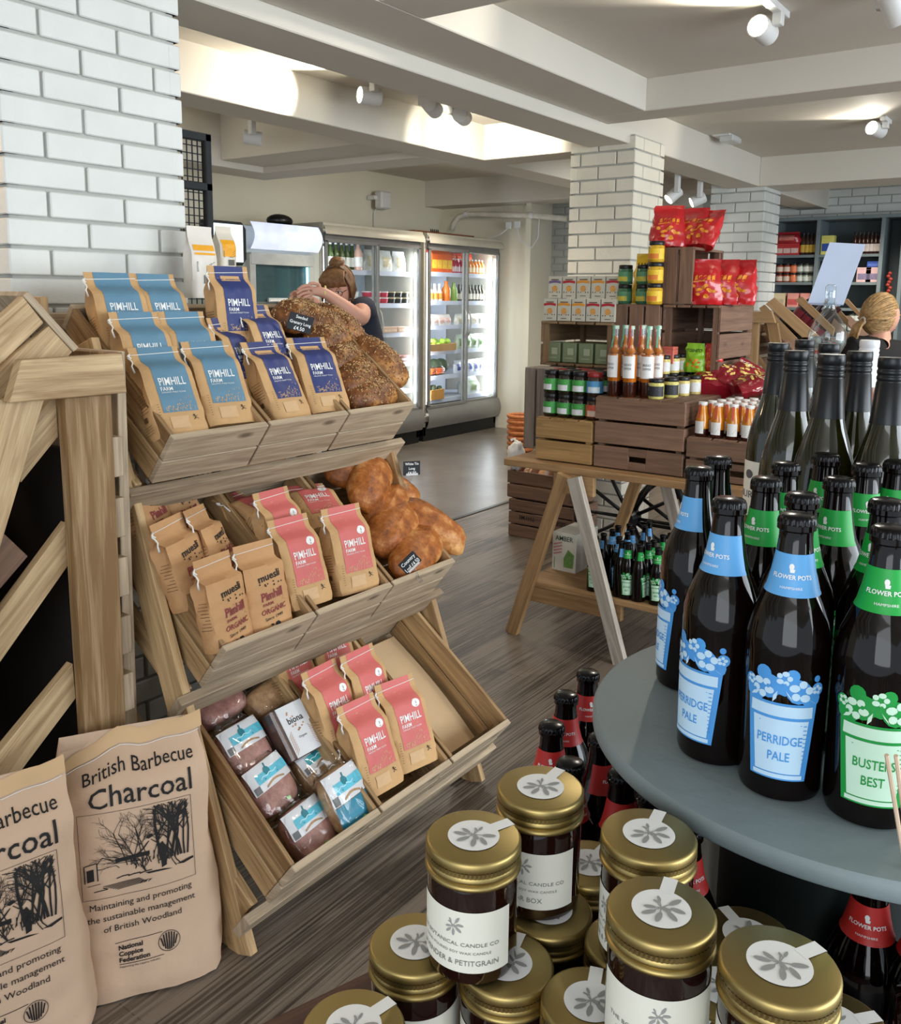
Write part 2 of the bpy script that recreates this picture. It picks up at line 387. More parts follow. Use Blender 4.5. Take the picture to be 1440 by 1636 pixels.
# ------------------------------------------------------------ ceiling lamps
LAMPW = mat('white_lamp_metal', (222, 222, 220), .4, var=.02)
GLOW = mat('lamp_lens_glow', (255, 244, 220), .3, emit=14)
def track_lamp(loc, aim, rail, label, ceil=2.46, power=8, ang=85, col=(1, .93, .8), s=1.):
    """rail on the ceiling, drop bracket, drum head aimed at a point"""
    r = empty('track_spotlight', (loc[0], loc[1], loc[2])); tag(r, label, 'spotlight', 'ceiling track spotlights')
    h = ceil-loc[2]
    G().box((rail[0]*.5, rail[1]*.5, h-.012), (.16+abs(rail[0]), .034+abs(rail[1]), .024)).build('rail', LAMPW, r, bevel=.002)
    G().box((0, 0, h/2+.0), (.035, .035, max(.06, h-.02))).build('bracket', LAMPW, r, bevel=.003)
    d = (Vector(aim)-Vector(loc)).normalized(); M = d.to_track_quat('Z', 'Y').to_matrix(); off = Vector((d.y, -d.x, 0)).normalized()*.055
    hd = G().lathe([(.0, -.055), (.036, -.055), (.041, -.05), (.041, .05), (.037, .052)], 24, off, M=M, cap=False).build('lamp_head', LAMPW, r, auto=40)
    G().lathe([(0, .046), (.0365, .046)], 24, off, M=M, cap=False).build('lens', GLOW, hd)
    point('spot_light', Vector(loc)+off+d*.07, power, col, .03, 'SPOT', aim, ang, .35)
track_lamp(at(403, 218, Y=4.2), (2.6, 5.4, 2.5), (-1.2, 0), 'white track spotlight hanging above the black mesh rack', 2.62, 30)
track_lamp(at(598, 150, Y=2.95), (2.75, 3.27, 2.36), (.5, 0), 'white track spotlight nearest the bright patch on the second beam', power=55, ang=62)
track_lamp(at(675, 172, Y=2.95), (4.6, 3.2, 2.2), (0, 0), 'white track spotlight pointing down, middle of the three between beams', power=9, ang=90)
track_lamp(at(722, 186, Y=2.85), (4.8, 3.2, 2.32), (-.2, 0), 'white track spotlight aimed into the corner of two beams', power=40, ang=75)
track_lamp(at(1243, 44, X=3.5), (2.6, 1.15, 2.47), (-.3, .0), 'white drum spotlight on the ceiling nearest above the tall dark bottles', power=24, ang=120)
track_lamp(at(1408, 20, X=3.5), (4.3, .3, 1.2), (0, 0), 'white egg-shaped spotlight at the upper right edge of the ceiling', power=8, ang=70, col=WARM)
track_lamp(at(1415, 205, X=5.9), (5.0, 1.5, 2.5), (0, 0), 'white spotlight casting light on the ceiling above the far pillar', power=12, ang=110)
track_lamp(at(1082, 310, X=6.2), (5.4, 3.3, 1.2), (0, 0), 'glaring white spotlight seen between the two brick pillars', 2.62, 22, 90)
track_lamp(at(1118, 318, X=6.6), (5.4, 4.3, 1.2), (0, 0), 'small white unlit-looking spotlight right of the glaring one between pillars', 2.62, 8, 90)
track_lamp(at(818, 268, X=6.0), (6.3, 5.6, 1.9), (0, 0), 'white round-faced spotlight on the cream beam above the right fridge', 2.62, 20, 100)
track_lamp(at(884, 264, X=6.0), (6.6, 4.6, 1.5), (0, 0), 'white spotlight just left of the middle brick pillar', 2.62, 16, 100)
point('warm_lamp_behind_pillar', (.80, 2.75, 1.95), 9, (1, .70, .42), .06)
# emergency light box on the beam face
r = empty('emergency_light', at(1168, 213, Y=2.12)); tag(r, 'clear plastic emergency light box fixed high on the beam', 'emergency light')
G().box((0, .03, 0), (.2, .12, .05)).build('casing', LAMPW, r, bevel=.006)
G().box((0, .0, -.04), (.17, .09, .035)).build('diffuser', mat('frosted_cover', (226, 228, 226), .2, var=.02, alpha=.7), r, bevel=.006)
# wall speaker
r = empty('wall_speaker', at(612, 320, Y=5.98)); tag(r, 'white box speaker mounted high on the cream back wall', 'speaker')
G().box((0, 0, 0), (.15, .1, .17)).build('speaker_box', LAMPW, r, bevel=.015)
G().box((-.09, .06, .02), (.05, .1, .04)).build('wall_bracket', LAMPW, r, bevel=.004)
G().tube([(-.02, .07, -.08), (-.02, .1, -.14), (-.02, .1, -.36)], .006).build('cable', LAMPW, r)
# smoke pipe and white sockets near the fridges
r = empty('waste_pipe', (8.15, 5.6, 2.1)); tag(r, 'white wrapped waste pipe bending down onto the right fridge top', 'pipe')
pp = [at(x, y, X=8.05)-Vector((8.15, 5.6, 2.1)) for x, y in ((722, 368), (726, 356), (734, 346), (746, 342), (790, 343), (850, 344), (906, 350))]
G().tube(pp, .028, 10).build('pipe', mat('pipe_wrap', (218, 212, 198), .7, bump=.6, bscale=40), r, smooth=True)
for k, f in ((3, .4), (5, .5)): 
    c = pp[k]; G().lathe([(.034, -.02), (.034, .02)], 12, c, M=Matrix.Rotation(pi/2, 3, 'X')).build('pipe_clip', LAMPW, r)
for k, (x, y) in enumerate(((813, 360), (827, 359))):
    r = empty('socket', at(x, y, X=8.09)); tag(r, 'small white wall socket beside the fridge, %s one' % ('left' if k == 0 else 'right'), 'socket')
    G().box((0, 0, 0), (.02, .07, .07)).build('plate', LAMPW, r, bevel=.004)
    G().tube([Vector((-.01, 0, -.03))] + [at(a, b, X=8.07)-r.location for a, b in (((800, 374), (780, 382)) if k == 0 else ((832, 385), (850, 396), (860, 380), (862, 350)))], .006).build('cable', LAMPW, r)
# ------------------------------------------------------------ bread and flour stand
TA = math.atan2(.61, .79)          # how far the crates tip back
U = Vector((0, cos(TA), sin(TA))); NN = Vector((0, -sin(TA), cos(TA)))
TIER = [Vector((1.185, 1.589, 1.105)), Vector((1.185, 1.44, .667)), Vector((1.185, 1.243, .237))]
def tier(k, a, b, c): return TIER[k] + Vector((a, 0, 0)) + U*b + NN*c
def hit(k, px, py, c):
    "the point of a tier seen at a pixel, c above the crates' top edge plane"
    return at(px, py, n=NN, p0=TIER[k]+NN*c)
st = empty('display_stand', (1.6, 1.7, 0)); tag(st, 'tall pine display stand with three tilted tiers of crates beside the white brick pillar', 'display stand')
def sp(*a): return Vector(a)-Vector((1.6, 1.7, 0))
for x in (1.165, 2.045):
    G().board(sp(x, 1.385, 0), sp(x, 1.86, 1.30), .075, .02, (0, 1, 0)).build('leg', WD_STAND, st, bevel=.0015)
    G().board(sp(x, 2.06, 0), sp(x, 2.06, 1.40), .075, .02, (0, 1, 0)).build('leg', WD_STAND, st, bevel=.0015)
    G().board(sp(x, 1.40, .03), sp(x, 2.06, .03), .06, .018).build('floor_rail', WD_STAND, st, bevel=.0015)
for k in range(3):
    a = tier(k, -.02, .001, -.184)-st.location; b = tier(k, .865, .001, -.184)-st.location
    G().board(a-Vector((.03, 0, 0)), b+Vector((.03, 0, 0)), .062, .022, -NN).build('front_ledge', WD_GREY, st, bevel=.0015)
    for x in (-.012, .852):
        G().board(tier(k, x, .02, -.18)-st.location, tier(k, x, .52 if k == 0 else .62, -.18)-st.location, .05, .02, NN).build('side_rail', WD_STAND, st, bevel=.0015)
    G().board(tier(k, -.02, .44, -.178)-st.location, tier(k, .865, .44, -.178)-st.location, .05, .02, NN).build('back_rail', WD_GREY, st, bevel=.0015)
def slat_crate(name, w, dpt, h, front, side):
    r = empty(name)
    g = G()
    g.box((w/2, .008, -h*.25), (w, .016, h*.48)).box((w/2, .008, -h*.76), (w, .016, h*.47)); g.build('front_panel', front, r, bevel=.0015)
    g = G(); g.box((w/2, dpt-.008, -h*.25), (w, .016, h*.48)).box((w/2, dpt-.008, -h*.76), (w, .016, h*.47)); g.build('back_panel', front, r, bevel=.0015)
    for x in (.006, w-.006):
        g = G(); g.box((x, dpt/2, -h*.25), (.012, dpt-.034, h*.48)).box((x, dpt/2, -h*.76), (.012, dpt-.034, h*.47)); g.build('side_panel', side, r, bevel=.0015)
    g = G()
    for k in range(4): g.box((w/2, .03+(dpt-.06)*(k+.5)/4, -h+.006), (w-.03, (dpt-.06)/4-.006, .01))
    g.build('floor_panel', side, r, bevel=.0015)
    return r
proto = slat_crate('slatted_crate', .272, .46, .138, WD_GREY, WD_STAND)
TN = ['top', 'middle', 'bottom']
what = [['holding the pale blue flour bags', 'holding the navy flour bags', 'full of seeded loaves'],
        ['holding the plain muesli bags', 'holding pink flour bags stacked two ways', 'full of golden plain loaves'],
        ['holding the wrapped sliced breads', 'holding six pink flour bags', 'lined with card and empty']]
for k in range(3):
    for i in range(3):
        put(proto, tier(k, .003+i*.2795, 0, 0), (TA, 0, 0), 'tilted pine crate on the %s tier, %s' % (TN[k], what[k][i]), 'crate', 'crates on the display stand')
card = mat('pale_card', (206, 176, 138), .7, var=.05)
r = empty('card_liner', tier(2, .575, 0, .022)); r.rotation_euler = (TA, 0, 0); tag(r, 'pale cardboard liner lying in the empty bottom right crate', 'card liner')
G().surf(lambda u, v: Vector((.02+.21*u, .02+.40*v, -.138+.012*sin(pi*v)*u)), 6, 10).build('sheet', card, r, smooth=True)
G().surf(lambda u, v: Vector((.02+.21*u, .019+.01*v, -.138+.085*v)), 4, 3).build('folded_edge', card, r)
# ---- paper bags
class Bag:
    """block-bottom paper bag, front towards -Y, stitched flat top"""
    def __init__(s, w, d, h, seed, sh=.66, fl=.86, wr=.003, gus=.5, bul=.08, lean=0, wtop=1.0, n=10, zw=None):
        s.n = n; s.zw = zw
        s.w, s.d, s.h, s.seed, s.sh, s.fl, s.wr, s.gus, s.bul, s.lean, s.wtop = w, d, h, seed, sh, fl, wr, gus, bul, lean, wtop
    def half(s, t):
        if t <= s.sh: k = 1
        elif t >= s.fl: k = .035
        else:
            q = (t-s.sh)/(s.fl-s.sh); k = 1-(1-.035)*(q*q*(3-2*q))
        return s.d/2*k
    def yoff(s, t): return s.lean*max(0, t-s.fl)*s.h
    def wd(s, t): return s.w*(1+(s.wtop-1)*max(0, (t-s.sh)/(1-s.sh)))*(1-.05*max(0, .06-t)/.06)
    def wn(s, x, z, o=0):
        return (nz3(x+s.seed, z+o, 0, 26)+.6*nz3(x-s.seed, z, 3+o, 60))*s.wr
    def front(s, x, z, off=0.):
        t = min(1, max(0, z/s.h)); u = x/(s.w/2); hf = s.half(t)
        f = 1-.22*min(1, abs(u))**7
        y = -hf*f - s.bul*s.d*max(0, (1-u*u))*sin(pi*min(1, t/s.fl))*(hf/(s.d/2))
        return Vector((x*s.wd(t)/s.w, y+s.wn(x, z)*min(1, hf/(s.d/2)+.3)-off+s.yoff(t), z-(s.zw(x, t) if s.zw else 0)))
    def P(s, a, t):
        p = s.P_(a, t)
        if s.zw and not (a < s.n or s.n+6 <= a < 2*s.n+6): p.z -= s.zw(p.x, t)
        return p
    def P_(s, a, t):
        n = s.n; z = t*s.h
        if a < n: return s.front(-s.w/2+s.w*a/n, z)
        hf = s.half(t); q = max(0, min(1, (t-.35)/(s.fl-.35)))
        if a < n+6:
            k = (a-n)/6; x = s.wd(t)/2-s.gus*s.w/2*q*(1-abs(2*k-1))+s.bul*s.w*.5*sin(pi*k)*(1-q); y = -hf*.8+1.6*hf*k
            return Vector((x+s.wn(y+5, z, 2), y+s.yoff(t), z))
        if a < 2*n+6:
            x = s.w/2-s.w*(a-n-6)/n; p = s.front(x, z); return Vector((p.x, 2*s.yoff(t)-p.y, z))
        k = (a-2*n-6)/6; x = -(s.wd(t)/2-s.gus*s.w/2*q*(1-abs(2*k-1))+s.bul*s.w*.5*sin(pi*k)*(1-q)); y = hf*.8-1.6*hf*k
        return Vector((x+s.wn(y+9, z, 4), y+s.yoff(t), z))
    def body(s, name, m, parent, rows=26):
        N_ = 2*s.n+12; g = G(); vs = []; fs = []
        for j in range(rows+1):
            for a in range(N_): vs.append(s.P(a, j/rows))
        for j in range(rows):
            for a in range(N_): fs.append((j*N_+a, j*N_+(a+1) % N_, (j+1)*N_+(a+1) % N_, (j+1)*N_+a))
        fs.append(list(range(N_))[::-1]); fs.append([rows*N_+a for a in range(N_)])
        g.add(vs, fs); return g.build(name, m, parent, auto=48)
    def patch(s, x0, x1, z0, z1, off=.0009, nx=12, nz=22): 
        return G().surf(lambda u, v: s.front(x0+(x1-x0)*u, z0+(z1-z0)*v, off), nx, nz)
def stitched(b, r, frac=.9, tassel=True, side=-1):
    z = b.h*frac; g = G()
    g.tube([b.front(-b.w/2*.98+b.w*.98*k/8, z+.0006*k, .0012) for k in range(9)], .0011, 5)
    if tassel:
        x = side*b.w*.5
        p = [b.front(x, z, .002)]
        for k in range(1, 7): p.append(p[0]+Vector((side*(.004+.003*sin(k*1.9)), -.004+.003*sin(k*1.3), -.0085*k)))
        g.tube(p, [.0014, .0022, .0018, .0016, .0018, .0022, .0026], 5)
        g.tube([p[0]+Vector((0, 0, .003)), p[0]+Vector((side*.008, -.003, -.004)), p[0]+Vector((side*.002, -.005, -.012))], .0022, 5)
    return g.build('stitching', STRING, r, smooth=True)
def flour_bag(kind, lab, name='flour_bag', seed=1, badge=False, frame=False):
    r = empty(name); b = Bag(.125, .060, .262, seed, sh=.70, fl=.88, bul=.06)
    body = b.body('paper_body', KRAFT, r)
    L = mat('%s_label' % kind, lab, .55, var=.05, scale=12)
    lb = b.patch(-.041, .047, .062, .2615, .0008).build('front_label', L, r, smooth=True)
    Fs = lambda x, z: b.front(x, z, .0014)
    if frame:
        b.patch(-.026, .032, .216, .232, .0012, 6, 3).build('kraft_window', KRAFT, lb, smooth=True)
    g = G(); g.text('PIMHILL', Fs, -.033, .137, .031, align='L', sx=.62, bold=.012); g.text('FARM', Fs, -.033, .1215, .0155, align='L', sx=.8, bold=.01)
    g.text('ORGANIC FINEST FLOUR', Fs, -.033, .1145, .0056, align='L', sx=.95)
    g.build('lettering', WHITE, lb)
    g = G(); rr = random.Random(seed)
    for k in range(46):
        c = k/46; x = -.032+.07*((k*0.618) % 1); top = .07+.046*max(0, (x+.01)/.05)**.6 if x > -.012 else .082
        z = .066+(top-.066)*rr.random(); a = rr.uniform(-.7, .7)+pi/2; l = rr.uniform(.0018, .0036)
        dx, dz = cos(a)*l, sin(a)*l; q = .0009
        g.add([Fs(x-dx, z-dz), Fs(x+dz*.35, z-dx*.35), Fs(x+dx, z+dz), Fs(x-dz*.35, z+dx*.35)], [(0, 1, 2, 3)])
    for k in range(7):
        x = -.028+.011*k; g.line([(x, .0635), (x+.002, .075+.004*(k % 3))], .0009, Fs)
    g.build('wheat_print', KRAFT2, lb)
    g = G(); g.surf(lambda u, v: Fs(-.030+.046*u, .018+.032*v), 3, 3)
    g.build('info_panel', KRAFT2, body)
    g = G(); F2 = lambda x, z: b.front(x, z, .0018)
    g.line([(.030, .050), (.034, .043), (.029, .037)], .0016, F2); g.line([(.034, .043), (.040, .038)], .0014, F2); g.line([(.028, .0455), (.039, .047)], .0013, F2); g.flat([(.028, .049), (.031, .0525), (.034, .050), (.031, .0475)], F2)
    for k in range(9): g.line([(-.052, .03+.007*k), (-.052+.004, .03+.007*k)], .0009, F2)
    g.build('runner_mark', INK, body)
    # small print and mark on the left gusset
    Sd = lambda y, z: Vector((-b.w/2-.0045-b.bul*b.w*.5*sin(pi*(y/b.d+.5))*0.9, y, z))
    g = G(); g.flat([(-.008, .05), (.004, .05), (.004, .064), (-.008, .064)], Sd)
    for k in range(7): g.line([(-.02, .075+.008*k), (.012-.004*(k % 3), .075+.008*k)], .0012, Sd)
    for k in range(4): g.line([(-.018, .018+.007*k), (.014, .018+.007*k)], .001, Sd)
    g.build('side_print', mat('brown_ink', (92, 66, 40), .7), body)
    if badge:
        g = G(); c = (.027, .181); n = 20
        g.add([Fs(c[0]+.0125*cos(2*pi*k/n), c[1]+.0125*sin(2*pi*k/n)) for k in range(n)], [list(range(n))]); bd = g.build('round_badge', WHITE, lb)
        G().text('1', F2, c[0], c[1]-.003, .011, bold=.01).text('kg', F2, c[0], c[1]-.009, .005).build('badge_lettering', INK, bd)
    stitched(b, r, .915)
    return r
for_scale = (1.0, 1.0, .85)
PB = flour_bag('pale_blue', (94, 134, 158), seed=1)
PN = flour_bag('navy', (42, 54, 110), seed=2, frame=True)
PP = flour_bag('coral_pink', (206, 104, 100), seed=3, badge=True)
for p_ in (PB, PN, PP): p_.scale = for_scale
def bag_at(proto, k, px, py, c, label, lean=20, rz=0, grp=None, ry=0, sc=1):
    """base centre of the front foot edge seen at a pixel, on the plane c above the crate rim"""
    p = hit(k, px, py, c)
    R = Matrix.Rotation(rad(rz-7), 3, 'Z') @ Matrix.Rotation(rad(ry), 3, 'Y') @ Matrix.Rotation(rad(-lean-(7 if k == 0 else 2)), 3, 'X')
    loc = p - R @ Vector((0, -.039*sc, 0)); return put(proto, loc, R.to_euler(), label, 'flour bag', grp)
gb = 'pale blue flour bags on the top tier'
bag_at(PB, 0, 302, 691, -.012, 'kraft flour bag with pale blue label, front row left in the top tier', 20, 2, gb)
bag_at(PB, 0, 378, 674, -.012, 'kraft flour bag with pale blue label, front row right beside the crate divider', 20, -2, gb)
for i, (c, h, rw) in enumerate(((0, .13, 'middle'), (1, .13, 'middle'), (0, .262, 'back'), (1, .262, 'back'))):
    p = tier(0, .078+.122*c, h+.0, -.03+(.0 if i < 2 else .012)); R = Matrix.Rotation(rad((-3, -9, -8, -4)[i]), 3, 'Z') @ Matrix.Rotation(rad(-22), 3, 'X')
    put(PB, p+Vector((0, .037, 0)), R.to_euler(), 'kraft flour bag with pale blue label, %s of the two in the %s row' % (('left', 'right')[c], rw), 'flour bag', gb)
gn = 'navy flour bags on the top tier'
bag_at(PN, 0, 478, 664, -.012, 'kraft flour bag with navy label, front left, its side turned to view', 21, 9, gn)
bag_at(PN, 0, 536, 655, -.012, 'kraft flour bag with navy label, front right against the seeded loaves', 19, -3, gn)
for a, b_, c_, rz, le, lb in ((.355, .125, -.05, 22, 20, 'kraft flour bag with navy label, half hidden low at the left of its crate'),
                              (.455, .14, -.015, 6, 24, 'kraft flour bag with navy label, leaning in the middle of its crate'),
                              (.385, .255, .0, -4, 8, 'tall-standing kraft flour bag with navy label at the back of the tier')):
    R = Matrix.Rotation(rad(rz), 3, 'Z') @ Matrix.Rotation(rad(-le), 3, 'X'); put(PN, tier(0, a, b_, c_)+Vector((0, .037, 0)), R.to_euler(), lb, 'flour bag', gn)
gp = 'pink flour bags on the middle tier'
bag_at(PP, 1, 508, 966, -.012, 'kraft flour bag with pink label, front left in the middle crate', 17, 3, gp)
bag_at(PP, 1, 583, 944, -.012, 'kraft flour bag with pink label, front right beside the golden loaves', 14, -2, gp)
R = Matrix.Rotation(rad(4), 3, 'Z') @ Matrix.Rotation(rad(-18), 3, 'X')
put(PP, tier(1, .34, .12, -.03)+Vector((0, .037, 0)), R.to_euler(), 'kraft flour bag with pink label, behind the front left one in the middle crate', 'flour bag', gp)
for i, (a, b_, c_, rz, lb) in enumerate(((.365, .275, .012, 16, 'pink-labelled flour bag lying on its back, left of the two under the ledge'),
                                         (.475, .25, .02, -22, 'pink-labelled flour bag lying on its back, right one with its base to view'))):
    R = Matrix.Rotation(rad(rz), 3, 'Z') @ Matrix.Rotation(rad(-66), 3, 'X')
    put(PP, tier(1, a, b_-.06, c_), R.to_euler(), lb, 'flour bag', gp)
gq = 'pink flour bags on the bottom tier'
bag_at(PP, 2, 625, 1262, -.012, 'kraft flour bag with pink label, front left in the bottom tier', 21, 3, gq)
bag_at(PP, 2, 678, 1225, -.012, 'kraft flour bag with pink label, front right by the empty crate', 21, -4, gq)
for a, b_, c_, rz, le, lb in ((.335, .145, -.03, 2, 22, 'kraft flour bag with pink label, second row left with a long loose string'),
                              (.455, .145, -.03, 0, 18, 'kraft flour bag with pink label, second row right in the bottom tier'),
                              (.33, .285, -.05, 4, 28, 'kraft flour bag with pink label, shaded at the back left of the bottom tier'),
                              (.46, .285, -.05, -6, 26, 'kraft flour bag with pink label, shaded at the back right of the bottom tier')):
    R = Matrix.Rotation(rad(rz), 3, 'Z') @ Matrix.Rotation(rad(-le), 3, 'X'); put(PP, tier(2, a, b_, c_)+Vector((0, .037, 0)), R.to_euler(), lb, 'flour bag', gq)
# ---- muesli bags
def muesli(seed=5):
    r = empty('muesli_bag'); b = Bag(.108, .055, .235, seed, sh=.72, fl=.80, wr=.0035, bul=.10)
    body = b.body('paper_body', mat('muesli_kraft', (196, 150, 104), .75, var=.08, scale=14, bump=.3, bscale=45), r)
    Fs = lambda x, z: b.front(x, z, .0012); g = G()
    def tilt(x, z): return Fs(x, z+x*.12)
    g.text('muesli', tilt, .003, .133, .027, sx=.92, bold=.02)
    g.text('Since 1949', tilt, .0, .030, .0115, bold=.005)
    rr = random.Random(3)
    for k in range(9): x = rr.uniform(-.028, .034); z = rr.uniform(.113, .125); g.flat([(x, z), (x+.003, z+.001), (x+.002, z+.005), (x-.001, z+.003)], Fs)
    g.flat([(.0, .008), (.013, .008), (.014, .016), (.010, .021), (.002, .019)], Fs); g.flat([(-.012, .014), (-.005, .012), (-.004, .017), (-.010, .018)], Fs)
    g.build('black_lettering', INK, body)
    g = G(); RED = mat('brick_red_ink', (140, 60, 62), .7)
    g.text('Pimhill', tilt, .001, .083, .031, sx=.72, bold=.03); g.text('FARM', tilt, -.012, .068, .011, bold=.02); g.text('ORGANIC', tilt, .003, .047, .019, sx=.78, bold=.02)
    for k in range(22): x = rr.uniform(-.034, .036); z = rr.uniform(.044, .108); g.flat([(x, z), (x+.0025, z), (x+.002, z+.0022)], Fs)
    g.build('red_lettering', RED, body)
    Sd = lambda y, z: Vector((-b.w/2-.0065*cos(pi*y/b.d), y, z)); g = G()
    for k in range(9): g.line([(-.018, .06+.0085*k), (.010-.004*(k % 3), .06+.0085*k)], .0012, Sd)
    g.build('side_print', mat('brown_ink', (92, 66, 40), .7), body)
    stitched(b, r, .91); return r
PM = muesli(); PM.scale = (1.04, 1.04, .86); gm = 'muesli bags on the middle tier'
for i, (px, py, rz, le, lb) in enumerate(((385, 1030, 8, 14, 'kraft muesli bag with red print, front left in the middle tier'),
                                          (442, 1005, -3, 14, 'kraft muesli bag with red print, front right in the middle tier'))):
    p = hit(1, px, py, -.02); R = Matrix.Rotation(rad(rz), 3, 'Z') @ Matrix.Rotation(rad(-le), 3, 'X')
    put(PM, p-R @ Vector((0, -.031, 0)), R.to_euler(), lb, 'muesli bag', gm)
for a, b_, c_, rz, le, ry, lb in ((.05, .135, -.03, 16, 18, -4, 'kraft muesli bag, stitched top with knotted string, behind the front left one'),
                              (.15, .15, -.03, 28, 24, 3, 'kraft muesli bag with folded blank top in the middle of its crate'),
                              (.04, .27, .005, 20, 34, 0, 'kraft muesli bag leaning flat at the back left, its lettering to view'),
                              (.14, .29, -.04, 12, 24, 0, 'kraft muesli bag sunk at the back under the upper ledge'),
                              (.215, .10, -.1, -35, 40, 10, 'kraft muesli bag lying low by the divider beside the front right one')):
    R = Matrix.Rotation(rad(rz), 3, 'Z') @ Matrix.Rotation(rad(ry), 3, 'Y') @ Matrix.Rotation(rad(-le), 3, 'X'); put(PM, tier(1, a, b_, c_)+Vector((0, .031, 0)), R.to_euler(), lb, 'muesli bag', gm)
# tall white and orange pouches standing on the back of the top tier
def pouch(name, label, px0, px1, pyt, pyb, Y, base, band, sc=1):
    c = at((px0+px1)/2, pyb, Y=Y); t = at((px0+px1)/2, pyt, Y=Y); w = (at(px1, pyb, Y=Y)-at(px0, pyb, Y=Y)).length; h = t.z-c.z
    r = empty(name, c); tag(r, label, 'pouch'); b = Bag(w, .05, h, 9, sh=.55, fl=.93, wr=.002)
    bd = b.body('pouch_body', mat(name+'_film', base, .4, var=.04), r)
    O = mat('orange_print', (236, 166, 30), .5)
    g = G()
    for z0, z1 in band: g.surf(lambda u, v: b.front(-w*.42+w*.84*u, h*(z0+(z1-z0)*v), .001), 6, 4)
    g.build('orange_band', O, bd)
    g = G(); Fs = lambda x, z: b.front(x, z, .0012)
    for k in range(9): g.line([(-w*.38, h*(.50-.016*k)), (w*(.34-.07*(k % 3)), h*(.50-.016*k))], .0016, Fs)
    for k in range(12): g.line([(-w*.12+k*w*.035, h*.20), (-w*.12+k*w*.035, h*.32)], .0012+.0008*(k % 2), Fs)
    g.build('small_print', mat('grey_ink', (96, 92, 90), .7), bd); return r
pouch('tall_pouch', 'tall white paper pouch with orange bands against the brick pillar', 302, 341, 362, 476, 2.10, (222, 216, 206), ((.60, .63), (.66, .74)))
pouch('orange_pouch', 'orange-topped pouch with clear crimped neck behind the navy bags', 346, 371, 362, 440, 2.12, (214, 206, 190), ((.38, .72),))
r = empty('stand_shelf', (1.6, 2.09, 1.36)); tag(r, 'pine shelf board behind the top tier carrying the tall pouches', 'shelf')
G().box((.0, .02, -.01), (.86, .14, .02)).build('board', WD_GREY, r, bevel=.0015)
G().box((.0, -.045, -.05), (.86, .018, .075)).build('front_slat', WD_GREY, r, bevel=.0015)
# ---- loaves
def crust(name, c1, c2, c3, sc=14):
    m = bpy.data.materials.new(name); m.use_nodes = True; N = m.node_tree.nodes; L = m.node_tree.links; b = N['Principled BSDF']; b.inputs['Roughness'].default_value = .5
    tc = N.new('ShaderNodeTexCoord'); n = N.new('ShaderNodeTexNoise'); n.inputs['Scale'].default_value = sc; n.inputs['Detail'].default_value = 7; n.inputs['Roughness'].default_value = .7; L.new(tc.outputs['Object'], n.inputs['Vector'])
    r = N.new('ShaderNodeValToRGB'); e = r.color_ramp.elements; e[0].position = .33; e[0].color = lin(c1); e[1].position = .68; e[1].color = lin(c3); x = e.new(.5); x.color = lin(c2)
    L.new(n.outputs[0], r.inputs[0]); L.new(r.outputs[0], b.inputs['Base Color'])
    n2 = N.new('ShaderNodeTexNoise'); n2.inputs['Scale'].default_value = 120; n2.inputs['Detail'].default_value = 4; L.new(tc.outputs['Object'], n2.inputs['Vector'])
    bp = N.new('ShaderNodeBump'); bp.inputs['Strength'].default_value = .5; bp.inputs['Distance'].default_value = .004; L.new(n2.outputs[0], bp.inputs['Height']); L.new(bp.outputs[0], b.inputs['Normal'])
    return m
CR1 = crust('golden_crust', (98, 48, 18), (172, 100, 40), (226, 172, 108), 12)
CR2 = crust('dark_seeded_crust', (58, 30, 14), (128, 76, 34), (204, 146, 80), 16)
SEED = mat('pale_seeds', (196, 160, 110), .6, var=.3, scale=90); SEED2 = mat('brown_seeds', (110, 74, 40), .6, var=.3, scale=90)
def loaf(name, rx, ry, rz, m, seeds=0, seed=0):
    """ellipsoid dough with squashed base and lumpy crust, lengthwise along X"""
    r = empty(name); rr = random.Random(seed)
    def k(p): return (1 if seeds else 1+.07*math.exp(-((p.y-.22*sin(p.x*2.6))/.10)**2)*max(0, p.z)-.05*math.exp(-((p.y-.20-.22*sin(p.x*2.6))/.07)**2)*max(0, p.z))+.07*nz3(p.x*1.7+seed, p.y*1.7, p.z*1.7)+.03*nz3(p.x*6+seed, p.y*6, p.z*6)
    def sh(p):
        p = Vector((math.copysign(abs(p.x)**.8, p.x), math.copysign(abs(p.y)**.85, p.y), p.z))
        if p.z < 0: p.z *= .62
        return p
    def pos(th, ph, e=1.0):
        p = Vector((cos(th)*sin(ph), sin(th)*sin(ph), -cos(ph))); q = sh(p)*k(p)*e; return Vector((q.x*rx, q.y*ry, q.z*rz))
    G().surf(lambda u, v: pos(2*pi*u, pi*v), 30, 18, closed=True).build('crust', m, r, smooth=True)
    if seeds:
        g = G()
        for i in range(seeds):
            th = rr.random()*2*pi; ph = pi*(.42+.58*math.sqrt(rr.random())); ph = min(ph, pi*.99)
            p = pos(th, ph, 1.0); a = rr.random()*2*pi; l = rr.uniform(.0028, .0052); w = l*.42
            nrm = (pos(th, ph, 1.1)-p).normalized(); t = nrm.orthogonal().normalized(); t = (Matrix.Rotation(a, 3, nrm) @ t); b = nrm.cross(t)
            c = p+nrm*.0004
            g.add([c+t*l, c+b*w, c-t*l, c-b*w, c+nrm*.0022], [(0, 1, 4), (1, 2, 4), (2, 3, 4), (3, 0, 4)], 0 if rr.random() < .62 else 1)
        g.build('seeds', [SEED, SEED2], r)['kind'] = 'stuff'
    else:
        g = G()
        for q in (-1, 1):
            pts = [pos(pi/2+q*.9+.1*sin(j), pi*(.62+.04*j), 1.004) for j in range(5)]
    return r
SL = loaf('seeded_loaf', .112, .062, .056, CR2, 430, 1); SM = loaf('seeded_loaf', .098, .055, .052, CR2, 380, 4)
